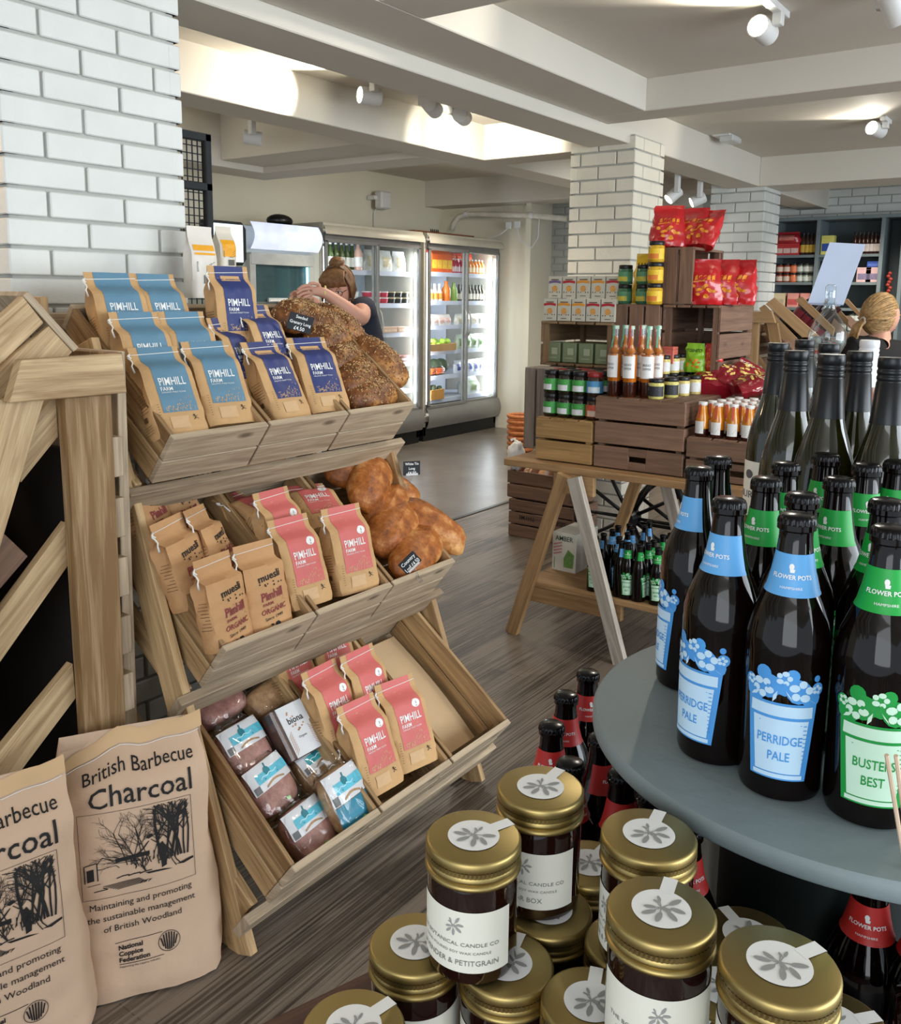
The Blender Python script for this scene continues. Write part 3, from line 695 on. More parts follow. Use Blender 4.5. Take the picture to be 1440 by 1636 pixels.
GLf = loaf('golden_loaf', .124, .066, .060, CR1, 0, 2); GL2 = loaf('golden_loaf', .108, .060, .056, CR1, 0, 6)
def loaf_at(proto, k, px, py, c, rot, label, cat, grp, sc=1):
    R = Matrix.Rotation(TA, 3, 'X') @ Matrix.Rotation(rad(rot[0]), 3, 'Z') @ Matrix.Rotation(rad(rot[1]), 3, 'X') @ Matrix.Rotation(rad(rot[2]), 3, 'Y')
    return put(proto, hit(k, px, py, c), R.to_euler(), label, cat, grp, sc)
gs = 'seeded loaves in the top tier'
for a in ((SL, 0, 590, 634, -.045, (4, 0, 0), 'seeded loaf lowest of its pile, resting along the front board'),
          (SL, 0, 566, 606, -.035, (28, 10, 0), 'seeded loaf second from the bottom of its pile'),
          (SM, 0, 541, 577, -.025, (16, 5, 0), 'smaller seeded loaf third up from the front board'),
          (SM, 0, 522, 546, -.01, (14, 0, 0), 'dark seeded loaf in the middle of the pile'),
          (SM, 0, 506, 520, -.0, (-28, 0, 0), 'seeded loaf just right of the upper price card'),
          (SL, 0, 602, 578, -.03, (-78, 0, 0), 'yellowish seeded loaf standing along the right side board'),
          (SM, 0, 536, 522, -.02, (-58, 0, 0), 'seeded loaf slanting down from the back beside the woman'),
          (SM, 0, 474, 508, .0, (8, 0, 0), 'seeded loaf at the top back, behind the price card')):
    loaf_at(*a, 'loaf', gs)
gg = 'golden loaves in the middle tier'
for a in ((GLf, 1, 663, 886, -.035, (20, 10, 0), 'golden loaf lowest in front with a price card before it'),
          (GLf, 1, 625, 846, -.03, (22, 5, 0), 'golden loaf second from the front of its pile'),
          (GL2, 1, 616, 812, -.03, (18, 0, 0), 'short golden loaf third from the front of its pile'),
          (GLf, 1, 684, 842, -.03, (-62, 0, 0), 'golden loaf standing along the right side board'),
          (GLf, 1, 588, 772, .0, (38, 10, 0), 'golden loaf slanting at the back of the pile'),
          (GLf, 1, 575, 758, -.02, (-20, 0, 0), 'golden loaf at the very back under the ledge'),
          (GL2, 1, 620, 785, -.06, (-50, 0, 0), 'golden loaf mostly hidden behind the third one')):
    loaf_at(*a, 'loaf', gg)
# chalk price cards
CHALK = mat('chalkboard', (24, 28, 34), .6, var=.06); CLIPM = thin_glass('clear_plastic', (.93, .95, .97), 1.6)
def price_card(c, w, h, lines, R, label, clip=True):
    r = empty('price_card', c); r.rotation_euler = R.to_euler(); tag(r, label, 'price card')
    p = G().box((0, 0, 0), (w, .0025, h)).build('card', CHALK, r, bevel=.0006)
    g = G(); Fs = lambda x, z: Vector((x, -.0017, z)); n = len(lines)
    for i, t in enumerate(lines):
        sz = h/n*(.9 if i == n-1 else .75); tw = max(v[0] for v in text2d(t, .015)[0])*sz; g.text(t, Fs, 0, h*(.5-(i+.80)/n), sz, sx=min(.95, w*.88/tw), bold=.015)
    g.build('chalk_writing', WHITE, p)
    if clip:
        G().box((0, -.002, -h/2+.003), (w*.7, .006, .006)).build('clear_holder', mat('milky_plastic', (206, 204, 204), .25, var=.03), r)
        G().tube([(0, 0, -h/2), (-.004, .0, -h/2-.012), (-.012, .004, -h/2-.03)], .0035, 6).build('clip_stem', CLIPM, r, smooth=True)
        G().box((-.013, .005, -h/2-.036), (.012, .02, .018)).build('clip_jaw', CLIPM, r, bevel=.002)
    return r
face = Matrix.Rotation(rad(-35), 3, 'Z')
price_card(hit(0, 480, 516, .085), .066, .046, ['Seeded', 'Granary Long', '£4.50'], face @ Matrix.Rotation(rad(16), 3, 'Y'), 'black chalk price card tilted in front of the seeded loaves', False)
price_card(hit(1, 658, 748, .07), .052, .042, ['White Tin', 'Long', '£4.50'], face, 'black chalk price card clipped to the middle tier, the floor behind it')
price_card(hit(1, 655, 899, .028), .055, .038, ['Country', 'Loaf £4.50'], face @ Matrix.Rotation(rad(-42), 3, 'Y'), 'black chalk price card leaning on the lowest golden loaf')
# ---- wrapped breads in the bottom left crate
WRAP = thin_glass('plastic_wrap', (.98, .99, .99), 1.5, .08)
SLC = crust('brown_slices', (128, 84, 76), (164, 114, 104), (190, 142, 130), 22); SLP = crust('pale_slices', (134, 98, 66), (178, 138, 98), (204, 170, 130), 22)
CYAN = mat('cyan_band', (92, 190, 214), .4); TEAL = mat('teal_panel', (20, 122, 150), .4); LABW = mat('white_sleeve', (222, 222, 226), .4, var=.04)
def pack(name, m, lower=None, wx=.125, wy=.125, wz=.045, band=CYAN, lab=True):
    "sliced bread in clear film lying flat, its printed face up; print reads from -Y"
    r = empty(name)
    def top(x, y, e=0):
        u, v = x/(wx/2), y/(wy/2); return Vector((x, y, wz*(.5-.16*abs(u)**3-.16*abs(v)**3)+e+.0015*nz3(x, y, 1, 60)))
    def blob(s, amp=0):
        def f(u, v):
            p = Vector((cos(2*pi*u)*sin(pi*v), sin(2*pi*u)*sin(pi*v), -cos(pi*v))); q = Vector([math.copysign(abs(c)**.5, c) for c in p])
            e = 1+amp*nz3(p.x*2.2, p.y*2.2, p.z*2.2, 2.2)
            return Vector((q.x*wx/2*s*e, q.y*wy/2*s*e, q.z*wz/2*s*e))
        return f
    G().surf(blob(.95), 28, 14, closed=True).build('bread', m, r, smooth=True)
    if lab:
        Fs = lambda e: (lambda x, y: top(x, y, e)); h0 = -.004
        s1 = G().surf(lambda u, v: top(-wx*.46+wx*.92*u, wy*(-.02+.47*v), .0015), 10, 6).build('sleeve', LABW, r, smooth=True)
        G().surf(lambda u, v: top(-wx*.30+wx*.76*u, wy*(.12+.17*v), .0022), 10, 3).build('colour_band', band, s1)
        g = G()
        for k in range(9): g.line([(-wx*.43+k*.0018, wy*-.01), (-wx*.43+k*.0018, wy*.12)], .0009, Fs(.0024))
        g.build('barcode', INK, s1)
        g = G(); n = 12; c = (-.002, wy*.27)
        g.add([Fs(.0026)(c[0]+.009*cos(2*pi*k/n), c[1]+.010*sin(2*pi*k/n)) for k in range(n)], [list(range(n))]); g.line([(c[0], c[1]), (c[0]+.004, c[1]+.018)], .004, Fs(.0027)); g.line([(-.018, wy*.155), (.026, wy*.155)], .002, Fs(.0027))
        g.build('leaf_emblem', mat('deep_teal', (16, 118, 134), .4), s1)
        g = G(); g.line([(-.026, wy*.185), (-.018, wy*.215), (-.008, wy*.19), (.002, wy*.22), (.012, wy*.19), (.024, wy*.215)], .0024, Fs(.0028)); g.build('lettering', mat('pale_cyan', (176, 224, 236), .4), s1)
        G().surf(lambda u, v: top(-wx*.18+wx*.45*u, wy*(-.0+.05*sin(pi*u)+.035*v), .0026), 8, 2).build('bread_picture', SLP, s1)
        if lower: G().surf(lambda u, v: top(-wx*.46+wx*.92*u, wy*(-.46+.43*v), .0016), 10, 6).build('lower_panel', lower, r, smooth=True)
        G().add([Fs(.003)(.012+.006*cos(2*pi*k/10), -wy*.36+.004*sin(2*pi*k/10)) for k in range(10)], [list(range(10))]).build('green_mark', mat('leaf_green', (124, 186, 84), .5), r)
    G().surf(blob(1.06, .10), 40, 22, closed=True).build('film', WRAP, r, smooth=True)
    G().surf(lambda u, v: Vector((-wx*.36+wx*.72*u, wy*.5+.026*v, .004*nz3(u*3, v*2, 0)+.004*sin(u*14)*v)), 18, 4).build('film_end', WRAP, r, smooth=True)
    return r
P1 = pack('wrapped_bread', SLC); P2 = pack('wrapped_bread', SLP, TEAL, .12, .15, .05); P4 = pack('wrapped_bread', SLP, None, .12, .12, .06, mat('turquoise_band', (58, 168, 176), .4))
P3 = pack('wrapped_bread', SLC, wx=.15, wy=.09, wz=.06, lab=False); P5 = pack('wrapped_bread', SLP, wx=.15, wy=.085, wz=.065, lab=False)
gw = 'wrapped breads on the bottom tier'
def pack_at(proto, px, py, c, rz, tx, label):
    R = Matrix.Rotation(TA, 3, 'X') @ Matrix.Rotation(rad(rz), 3, 'Z') @ Matrix.Rotation(rad(tx), 3, 'X'); put(proto, hit(2, px, py, c), R.to_euler(), label, 'wrapped bread', gw)
pack_at(P1, 390, 1196, -.05, 4, 12, 'film-wrapped brown bread with cyan band, topmost on the left side')
pack_at(P1, 430, 1256, -.055, 8, 14, 'film-wrapped brown bread with cyan band, second down on the left side')
pack_at(P1, 491, 1326, -.06, 5, 14, 'film-wrapped brown bread with cyan band, lowest at the front board')
pack_at(P2, 551, 1276, -.025, 3, 20, 'film-wrapped bread with cyan band over a deep teal panel')
pack_at(P4, 505, 1228, -.075, 8, 8, 'film-wrapped rolls with turquoise band, half covered behind the teal pack')
pack_at(P5, 432, 1116, -.06, 8, 0, 'film-wrapped pale round loaf at the back under the ledge')
pack_at(P3, 348, 1128, -.07, 6, 0, 'film-wrapped dark loaf at the back left corner')
def biona():
    r = empty('wrapped_rye_bread'); w, d, h = .1, .125, .05
    G().box((0, 0, 0), (w, d, h)).build('rye_block', mat('dark_rye', (84, 58, 50), .6, var=.3, scale=60), r, bevel=.004)
    lb = G().box((.004, 0, h/2+.0015), (w*.82, d*.98, .002)).build('white_label', LABW, r)
    Fs = lambda x, y: Vector((x+.004, y, h/2+.0032)); g = G(); g.text('biona', Fs, 0, .016, .022, bold=.015); g.text('Organic', Fs, 0, -.022, .008);  g.build('lettering', INK, lb)
    g = G(); rr = random.Random(2)
    for k in range(26):
        a = rr.random()*2*pi; q = math.sqrt(rr.random())*.024; x, y = q*cos(a), .022+q*1.1*sin(a)
        if abs(y-.022) > .008: g.add([Fs(x+.003*cos(2*pi*j/6), y+.0022*sin(2*pi*j/6)) for j in range(6)], [list(range(6))])
    for k in range(8):
        y = -.055+k*.006; g.line([(-.038, y), (-.026, y+.012)], .0012, Fs); g.line([(.038, y), (.026, y+.012)], .0012, Fs)
    g.build('grain_print', mat('copper_ink', (190, 134, 104), .5), lb)
    G().box((0, 0, .001), (w+.008, d+.008, h+.008)).build('film', WRAP, r, bevel=.006); return r
B1 = biona(); R = Matrix.Rotation(TA, 3, 'X') @ Matrix.Rotation(rad(0), 3, 'Z') @ Matrix.Rotation(rad(14), 3, 'X')
put(B1, hit(2, 466, 1170, -.03), R.to_euler(), 'dark rye bread block with a white biona label behind the turquoise pack', 'wrapped bread', gw)
# ------------------------------------------------------------ charcoal sacks
def etching(g, Fs, x0, z0, w, h):
    "woodland picture: frame, coppice stems, a worker bending over, cut logs"
    f = lambda x, z: Fs(x0+x*w, z0+z*h); ln = lambda p, t: g.line(p, t, f)
    ww = .006
    ln([(0, 0), (1, 0), (1, 1), (0, 1), (0, 0)], ww*.7)
    rr = random.Random(11)
    def stem(x, z, L, a, t, dep=0):
        p = [(x, z)]
        for i in range(4):
            a += rr.uniform(-.12, .12); q = p[-1]; n = (q[0]+cos(a)*L/4, q[1]+sin(a)*L/4)
            if not (.02 < n[0] < .98 and n[1] < .98): break
            p.append(n)
            if dep < 2 and i > 0:
                for s_ in (-1, 1):
                    if rr.random() < .75: stem(n[0], n[1], L*.42, a+s_*rr.uniform(.35, .7), t*.55, dep+1)
        if len(p) > 1: ln(p, t)
    for k in range(9): stem(.70+.03*k, .30+.02*rr.random(), .62, pi/2+rr.uniform(-.16, .12), .016+.008*(k % 3 == 0))
    for k in range(7): stem(.40+.045*k, .34, .42, pi/2+rr.uniform(-.3, .35), .008)
    for k in range(5): stem(.52, .36, .30, 2.2+.2*k, .006)
    for k in range(30): x = .42+.4*rr.random(); z = .22+.13*rr.random(); ln([(x, z), (x+rr.uniform(-.05, .05), z+.10)], .008)
    g.flat([(.30, .40), (.60, .41), (.60, .46), (.30, .45)], f)
    # worker: head, back, arm, legs
    g.flat([(.575, .62), (.60, .655), (.635, .65), (.64, .62), (.60, .60)], f)
    ln([(.60, .61), (.66, .64), (.74, .60), (.77, .55)], .012); ln([(.62, .59), (.66, .54), (.70, .50)], .008); ln([(.60, .575), (.55, .50), (.49, .44)], .010); ln([(.585, .56), (.53, .49), (.48, .45)], .006)
    g.flat([(.69, .50), (.72, .53), (.75, .46), (.745, .24), (.70, .22), (.695, .36)], f); ln([(.77, .55), (.80, .42), (.83, .28), (.87, .21)], .010); ln([(.74, .48), (.77, .38), (.80, .27), (.83, .20)], .008)
    g.flat([(.83, .21), (.88, .225), (.93, .24), (.99, .25), (.99, .225), (.90, .195)], f); g.flat([(.55, .21), (.72, .20), (.80, .175), (.58, .185)], f)
    # left building, ground, logs
    ln([(.03, .22), (.03, .42), (.14, .44), (.14, .23)], .010); g.flat([(.05, .23), (.11, .24), (.11, .38), (.05, .37)], f); ln([(.14, .42), (.19, .49), (.28, .43)], .007); ln([(.14, .36), (.30, .37), (.33, .33)], .006)
    for k in range(7): ln([(.18+.02*k, .15-.012*k), (.50+.01*k, .16-.010*k)], .006)
    for k in range(6): ln([(.30+.05*k, .21+.012*(k % 2)), (.36+.05*k, .225)], .012)
    for k in range(8): ln([(.50+.012*k, .09+.012*(k % 3)), (.52+.012*k, .12)], .007)
    ln([(.10, .10), (.22, .11), (.18, .135)], .010); ln([(.05, .18), (.16, .19)], .006)
def sack(label, loc, rz, lean, seed, fold, roll=0):
    r = empty('charcoal_sack', loc, 0); R = Matrix.Rotation(rad(rz), 3, 'Z') @ Matrix.Rotation(rad(roll), 3, 'Y') @ Matrix.Rotation(rad(-lean), 3, 'X'); r.rotation_euler = R.to_euler(); tag(r, label, 'charcoal sack', 'charcoal sacks on the floor')
    b = Bag(.285, .12, .535, seed, sh=.80, fl=.965, wr=.0045, gus=.35, bul=.13, lean=fold, n=24, zw=lambda x, t: max(0, t-.74)/.26*(max(0, -x-.01)*.42+.006*sin(x*34)+.004*sin(x*71)))
    b.wn = lambda x, z, o=0: (nz3(x+seed, z+o, 0, 9)*1.4+.5*nz3(x-seed, z, 3+o, 24))*.0085*(.6+.55*min(1, max(0, (z-.36)/.12)+max(0, (.12-z)/.1)))
    body = b.body('paper_body', mat('sack_kraft', (200, 170, 144), .72, var=.05, scale=5, bump=.25, bscale=22), r, rows=44)
    f = lambda x, z: b.front(x, z, .0018); g = G(); g.cuts = 8
    g.text('British Barbecue', f, .012, .463, .033, sx=.98, bold=.004); g.text('Charcoal', f, .012, .408, .06, sx=.92, bold=.006)
    g.text('Maintaining and promoting', f, .0, .203, .0185, sx=.98); g.text('the sustainable management', f, .0, .178, .0185, sx=.98); g.text('of British Woodland', f, .0, .153, .0185, sx=.98)
    for i, t in enumerate(('National', 'Coppice', 'Federation')): g.text(t, f, -.05, .110-.0135*i, .0135, align='L', bold=.03)
    g.text('Supporting the coppice industry', f, -.05, .071, .006, align='L'); g.line([(-.055, .126), (.035, .126)], .0012, f); g.line([(-.05, .0785), (.035, .0785)], .0012, f)
    n = 26; c = (.047, .104)
    g.line([(c[0]+.021*cos(2*pi*k/n), c[1]+.021*sin(2*pi*k/n)) for k in range(n+1)], .0012, f)
    for k in range(7):
        x = -.016+.0053*k; hh = math.sqrt(.0185**2-x*x); g.line([(c[0]+x*.7, c[1]-hh), (c[0]+x, c[1]+hh)], .0026, f)
    etching(g, f, -.108, .226, .215, .170)
    g.build('printing', INK, body)
    # rolled top edge with stitching line
    tp = b.h; Rl = G(); Rl.surf(lambda u, v: b.front(-b.w*.505+b.w*1.01*u, tp-.028+.030*min(1, v*1.05), .004-.003*(v > .95)), 14, 4)
    Rl.build('folded_top', mat('sack_kraft_top', (206, 172, 130), .7, var=.05), r, smooth=True)
    G().tube([b.front(-b.w*.48+b.w*.96*k/16, tp-.032, .003) for k in range(17)], .0009, 4).build('stitching', STRING, r)
    return r
sack('kraft charcoal sack standing whole in view beside the display stand foot', (1.0, 1.50, 0), -31, 5, 3, .3, -1)
sack('kraft charcoal sack nearest the picture corner, cut off by its edge', (.725, 1.54, 0), -19, 3, 8, .2, -1)
# ------------------------------------------------------------ left stand seen from its end
XZ = lambda y: (lambda p, d: Vector((p[0], y+d, p[1])))
YS = 1.62
def q(px, py, Y=YS): v = at(px, py, Y=Y); return (v.x, v.z)
ls = empty('display_stand', (1.0, 1.9, 0)); tag(ls, 'pine display stand seen end-on at the left edge, black gaps between its braces', 'display stand')
def lp(name, pts, d0, d1, m=WD_LEFT, Y=YS):
    o = Vector((1.0, 1.9, 0)); G().prism([q(*p, Y) for p in pts], lambda p, d: Vector((p[0], Y+d, p[1]))-o, d0, d1).build(name, m, ls, bevel=.0015)
def foot(p0, p1):   # carry an edge down to the floor
    a, b = Vector(q(*p0)), Vector(q(*p1)); d = b-a; t = -a.y/d.y; return tuple(a+d*t)
o_ = Vector((1.0, 1.9, 0))
def lpp(name, pts, d0, d1, m=WD_LEFT): G().prism(pts, lambda p, d: Vector((p[0], YS+d, p[1]))-o_, d0, d1).build(name, m, ls, bevel=.0015)
lpp('post', [q(104, 636), q(178, 630), foot((176, 632), (202, 1183)), foot((110, 637), (142, 1220))], 0, .03)
lp('top_board', [(22, 574), (182, 564), (190, 626), (3, 642)], -.028, -.002)
lp('end_block', [(183, 564), (196, 563), (199, 612), (188, 613)], 0, .5, WD_STAND)
lpp('front_leg', [q(-40, 640), q(72, 636), foot((72, 640), (0, 880)), (foot((72, 640), (0, 880))[0]-.11, 0)], 0, .028)
lp('brace', [(-70, 1100), (122, 838), (124, 908), (-60, 1172)], .032, .055)
lp('brace', [(-60, 1300), (131, 1066), (136, 1122), (-50, 1372)], .032, .055)
lp('brace', [(40, 705), (104, 630), (108, 700), (48, 775)], .032, .055)
lpp('back_strip', [q(203, 563), q(216, 562), foot((216, 562), (238, 1240)), foot((203, 563), (216, 1240))], .035, .5, WD_GREY)
zt = q(190, 640)[1]; xs0, xs1 = q(178, 800)[0]-.02, q(205, 800)[0]-.004
for k in range(9):
    z = zt-.075-.128*k; 
    lpp('back_slat', [(xs0, z-.083), (xs1, z-.083), (xs1, z), (xs0, z)], .004, .56, WD_GREY)
lp('light_block_board', [(-110, 560), (-90, 560), (-90, 1500), (-110, 1500)], .03, .56, WD_GREY)  # unseen board added to keep light out of the stand
lpp('shade_sheet', [(xs0-.022, .02), (xs0-.010, .02), (xs0-.010, zt-.10), (xs0-.022, zt-.10)], .05, .54, mat('painted_shade_board', (30, 26, 24), .9))  # added sheet, its near-black colour stands in for the shade behind the braces
lp('back_panel', [(-300, 700), (176, 640), (205, 1250), (-300, 1500)], .54, .56, mat('painted_shade_board', (30, 26, 24), .9))  # shade inside the stand is put into this near-black colour
# its tilted crates: side boards facing the camera
def side_crate(name, label, planks, d1, m=WD_LEFT):
    r = empty(name, (1.0, 1.9, 1.2)); tag(r, label, 'crate', 'crates on the left stand')
    for i, (pts, mm) in enumerate(planks):
        for y0, y1 in ((.056 if i == 0 else .058, .072), (d1-.014, d1)):
            G().prism([q(*p) for p in pts], lambda p, d: Vector((p[0], YS+d, p[1]))-Vector((1.0, 1.9, 1.2)), y0, y1).build('side_board', mm, r, bevel=.0015)
    return r
sc_ = side_crate('slatted_crate', 'light pine crate tilted up to the brick pillar on the left stand', [(((-60, 588), (62, 473), (96, 517), (-60, 668)), WD_LEFT), (((52, 567), (105, 522), (143, 564), (100, 610), (0, 690), (-40, 668)), WD_LEFT)], .5)
a, b = q(62, 473), q(143, 564)
G().prism([a, b, (b[0]+.012, b[1]+.008), (a[0]+.012, a[1]+.008)], lambda p, d: Vector((p[0], YS+d, p[1]))-Vector((1.0, 1.9, 1.2)), .056, .5).build('back_board', WD_GREY, sc_)
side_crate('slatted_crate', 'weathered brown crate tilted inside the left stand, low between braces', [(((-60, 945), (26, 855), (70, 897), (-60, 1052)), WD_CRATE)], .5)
# ------------------------------------------------------------ round table, bottles and candles in the foreground
ZT = .985; TC = Vector((.939, .168, 0))
SLATE = mat('slate_grey_paint', (124, 137, 140), .55, var=.07, scale=7, bump=.08, bscale=60); DARKP = mat('dark_green_black_paint', (18, 26, 26), .5, var=.1)
rt = empty('round_table', TC); tag(rt, 'round slate-grey tiered table crowded with beer bottles', 'table')
G().lathe([(0, ZT-.018), (.262, ZT-.018), (.2645, ZT-.015), (.2645, ZT-.004), (.2615, ZT), (0, ZT)], 96, cap=False).build('tabletop', SLATE, rt, auto=40)
G().lathe([(0, .635), (.44, .635), (.445, .64), (.445, .648), (.44, .65), (0, .65)], 80, cap=False).build('lower_shelf', DARKP, rt, auto=40)
G().lathe([(.11, .65), (.11, ZT-.018)], 48, (.045, .03, 0)).build('drum', DARKP, rt, auto=40)
G().lathe([(.24, 0), (.24, .02), (.16, .05), (.15, .60), (.2, .635)], 48).build('pedestal', DARKP, rt, auto=40)
def cyl(R, off=0):
    "wrap x round a body of radius R(z), x=0 facing -Y"
    def f(x, z):
        r = R(z) if callable(R) else R
        a = x/(R(.06) if callable(R) else R); return Vector(((r+off)*sin(a), -(r+off)*cos(a), z))
    return f
def facecam(x, y, dev=0): return math.atan2(y, x) - pi/2 + pi + rad(dev) - pi   # local -Y towards the camera
def prof_r(prof):
    def R(z):
        for (r0, z0), (r1, z1) in zip(prof[:-1], prof[1:]):
            if z0 <= z <= z1 and z1 > z0: return r0+(r1-r0)*(z-z0)/(z1-z0)
        return prof[-1][0]
    return R
BEERG = mat('dark_brown_bottle_glass', (10, 4, 3), .05, var=.1, coat=.12, spec=.35)
CAPM = mat('black_crown_cap', (20, 20, 23), .22, metal=.6, var=.05)
BP = [(.030, 0), (.0355, .002), (.0375, .008), (.0375, .125), (.0368, .138), (.0335, .151), (.0275, .165), (.0218, .177), (.0185, .190), (.0158, .205), (.0146, .219), (.0146, .2235), (.0168, .225), (.0168, .2295), (.0148, .231), (.0145, .2345)]
BR = prof_r(BP)
def disc(g, f, cx, cz, rx, rz, n=12, mi=0):
    g.surf(lambda u, v: f(cx+rx*v*cos(2*pi*u), cz+rz*v*sin(2*pi*u)), n, 2, v0=.01, mi=mi, closed=True)
def crown(parent, z, r=.0158, seg=42):
    vs = []; g = G()
    def f(u, v):
        fl = 1+.055*(1-v)**.6*cos(21*2*pi*u)*(v < .62)
        rr, zz = ((r*1.02*fl, z) if v < .1 else (r*fl, z+.0035) if v < .35 else (r*.96, z+.0062) if v < .6 else (r*.82, z+.0076) if v < .8 else (.0001, z+.0080))
        return Vector((rr*cos(2*pi*u), rr*sin(2*pi*u), zz))
    g.surf(f, 84, 5, closed=True); return g.build('crown_cap', CAPM, parent, smooth=True)
def beer(kind, collar, ink, pale, words, detail=True):
    r = empty('beer_bottle'); seg = 40 if detail else 16
    G().lathe(BP, seg, cap=True).build('bottle_glass', BEERG, r, auto=50)
    if detail: crown(r, .2295)
    else: G().lathe([(.0165, .2295), (.0162, .234), (.013, .2372)], 14).build('crown_cap', CAPM, r, smooth=True)
    C_ = mat(kind+'_collar', collar, .45, var=.04); I_ = mat(kind+'_ink', ink, .5, var=.06, scale=30); P_ = mat(kind+'_label_paper', pale, .5, var=.04)
    cf = lambda e: (lambda x, z: Vector(((BR(z)+e)*sin(x/.0185), -(BR(z)+e)*cos(x/.0185), z)))
    co_ = G().surf(lambda u, v: cf(.0006)(-.031+.062*u, .1725+.034*v), 26, 8).build('neck_collar', C_, r, smooth=True)
    if detail:
        g = G(); f = cf(.0012); g.text('FLOWER POTS', f, 0, .1865, .0050, sx=1.0, bold=.02); g.text('HAMPSHIRE', f, 0, .1785, .0030, sx=1.05); disc(g, f, -.0006, .1965, .0022, .0026); g.flat([(-.0022, .1945), (.0024, .1945), (.0018, .1918), (-.0016, .1918)], f)
        g.build('collar_lettering', WHITE, co_)
    f0, f1, f2, f3 = cyl(.0375, .0006), cyl(.0375, .0011), cyl(.0375, .0016), cyl(.0375, .0021)
    lb = G()
    edge = lambda z: .0225+.0065*(z-.024)/.062
    lb.surf(lambda u, v: f0((2*u-1)*(edge(.021+.066*v)+.002), .021+.066*v), 14, 5)
    fl = [(-.024, .094, .010), (-.012, .100, .011), (.002, .103, .010), (.014, .098, .011), (.025, .093, .009), (-.030, .100, .006), (.031, .100, .006), (-.017, .110, .007), (.008, .111, .006), (.030, .109, .003)]
    for x, z, q in fl: disc(lb, f0, x, z, q, q*.95)
    L_ = lb.build('pot_label', I_, r, smooth=True)
    g = G(); g.surf(lambda u, v: f1((2*u-1)*(edge(.027+.046*v)-.0035), .027+.046*v), 12, 4); g.surf(lambda u, v: f1((2*u-1)*(edge(.0765)-.001), .0755+.0095*v), 12, 2); g.surf(lambda u, v: f1((2*u-1)*.021, .0225+.0035*v), 12, 1)
    for x, z, q in ((-.017, .098, .0125), (.016, .0985, .0135), (.001, .1085, .009), (-.029, .101, .006), (.030, .100, .006)):
        for j in range(5): a = j*2*pi/5+x*90; disc(g, f1, x+q*.50*cos(a), z+q*.46*sin(a), q*(.34 if j % 2 else .27), q*.25, 9)
    for x, z, a_ in ((-.006, .092, 1.2), (.006, .094, 2.2), (-.024, .091, .6), (.026, .090, 2.6)):
        g.flat([(x-.005*cos(a_), z-.005*sin(a_)), (x+.0014, z-.001), (x+.006*cos(a_), z+.006*sin(a_)), (x-.0014, z+.001)], f1)
    g.build('pot_print', P_, L_, smooth=True)
    if detail:
        g = G(); g.text(words[0], f2, 0, .052, .0108, sx=.80, bold=.012); g.text(words[1], f2, 0, .038, .0108, sx=.80, bold=.012)
        g.line([(-.018, .0695), (.018, .0695)], .0006, f2)
        for k in range(11): g.line([(.0195, .033+.0036*k), (.0225, .033+.0036*k)], .0007, f2)
        for x, z, q in fl[:5]: disc(g, f2, x, z, q*.16, q*.16, 6)
        g.build('label_lettering', I_, L_)
    return r
BB = beer('blue', (92, 164, 222), (72, 148, 216), (188, 218, 240), ('PERRIDGE', 'PALE'))
BG = beer('green', (10, 158, 60), (20, 146, 60), (200, 232, 208), ('BUSTERS', 'BEST'))
BRD = beer('red', (190, 44, 40), (130, 26, 34), (206, 170, 168), ('', ''))
def bottle_at(proto, px, py, zc, z0, dev, label, cat, grp, dz=.2375):
    p = at(px, py, Z=zc); return put(proto, (p.x, p.y, z0), (0, 0, facecam(p.x, p.y, dev)), label, cat, grp)
gB = 'beer bottles on the round table'; zc = ZT+.2465
BS = (.95, .95, 1.038)
for p_ in (BB, BG): p_.scale = BS
for a in ((BB, 1275, 820, -3, 'dark beer bottle with blue pot label reading Perridge Pale, nearest the table rim'),
          (BB, 1166, 795, -42, 'dark beer bottle with blue collar, second along the rim, its label turned aside'),
          (BB, 1118, 745, -78, 'dark beer bottle with blue collar, leftmost on the round table, price sticker on it'),
          (BB, 1148, 728, 170, 'dark beer bottle with blue collar, peeping over the leftmost one'),
          (BG, 1425, 840, 4, 'dark beer bottle with green pot label, nearest on the right of the table'),
          (BG, 1226, 762, -35, 'dark beer bottle with green collar in front of the cream wine label'),
          (BG, 1257, 738, -25, 'dark beer bottle with green collar, behind the two front green-collared ones'),
          (BG, 1283, 787, 30, 'dark beer bottle with green collar, just behind the nearest blue one'),
          (BG, 1342, 762, -35, 'dark beer bottle with green collar in the middle of the table'),
          (BG, 1321, 724, -30, 'dark beer bottle with green collar, farthest row, third from the right'),
          (BG, 1386, 740, 15, 'dark beer bottle with green collar, farthest row, second from the right'),
          (BG, 1418, 797, -35, 'dark beer bottle with green collar, behind the nearest green-labelled one'),
          (BG, 1436, 735, -25, 'dark beer bottle with green collar at the far right of the table')):
    o = bottle_at(a[0], a[1], a[2], zc, ZT, a[3], a[4], 'beer bottle', gB)
    if 'sticker' in a[4]:
        f = cyl(.0375, .002); s_ = G().surf(lambda u, v: f(.052+.022*u, .118-.022*v-.006*u), 5, 1).build('price_sticker', WHITE, o); G().line([(.057, .111), (.070, .108)], .0018, cyl(.0375, .0026)).line([(.058, .104), (.066, .102)], .0014, cyl(.0375, .0026)).build('price_print', INK, s_)
gR = 'red-collared beer bottles under the round table'
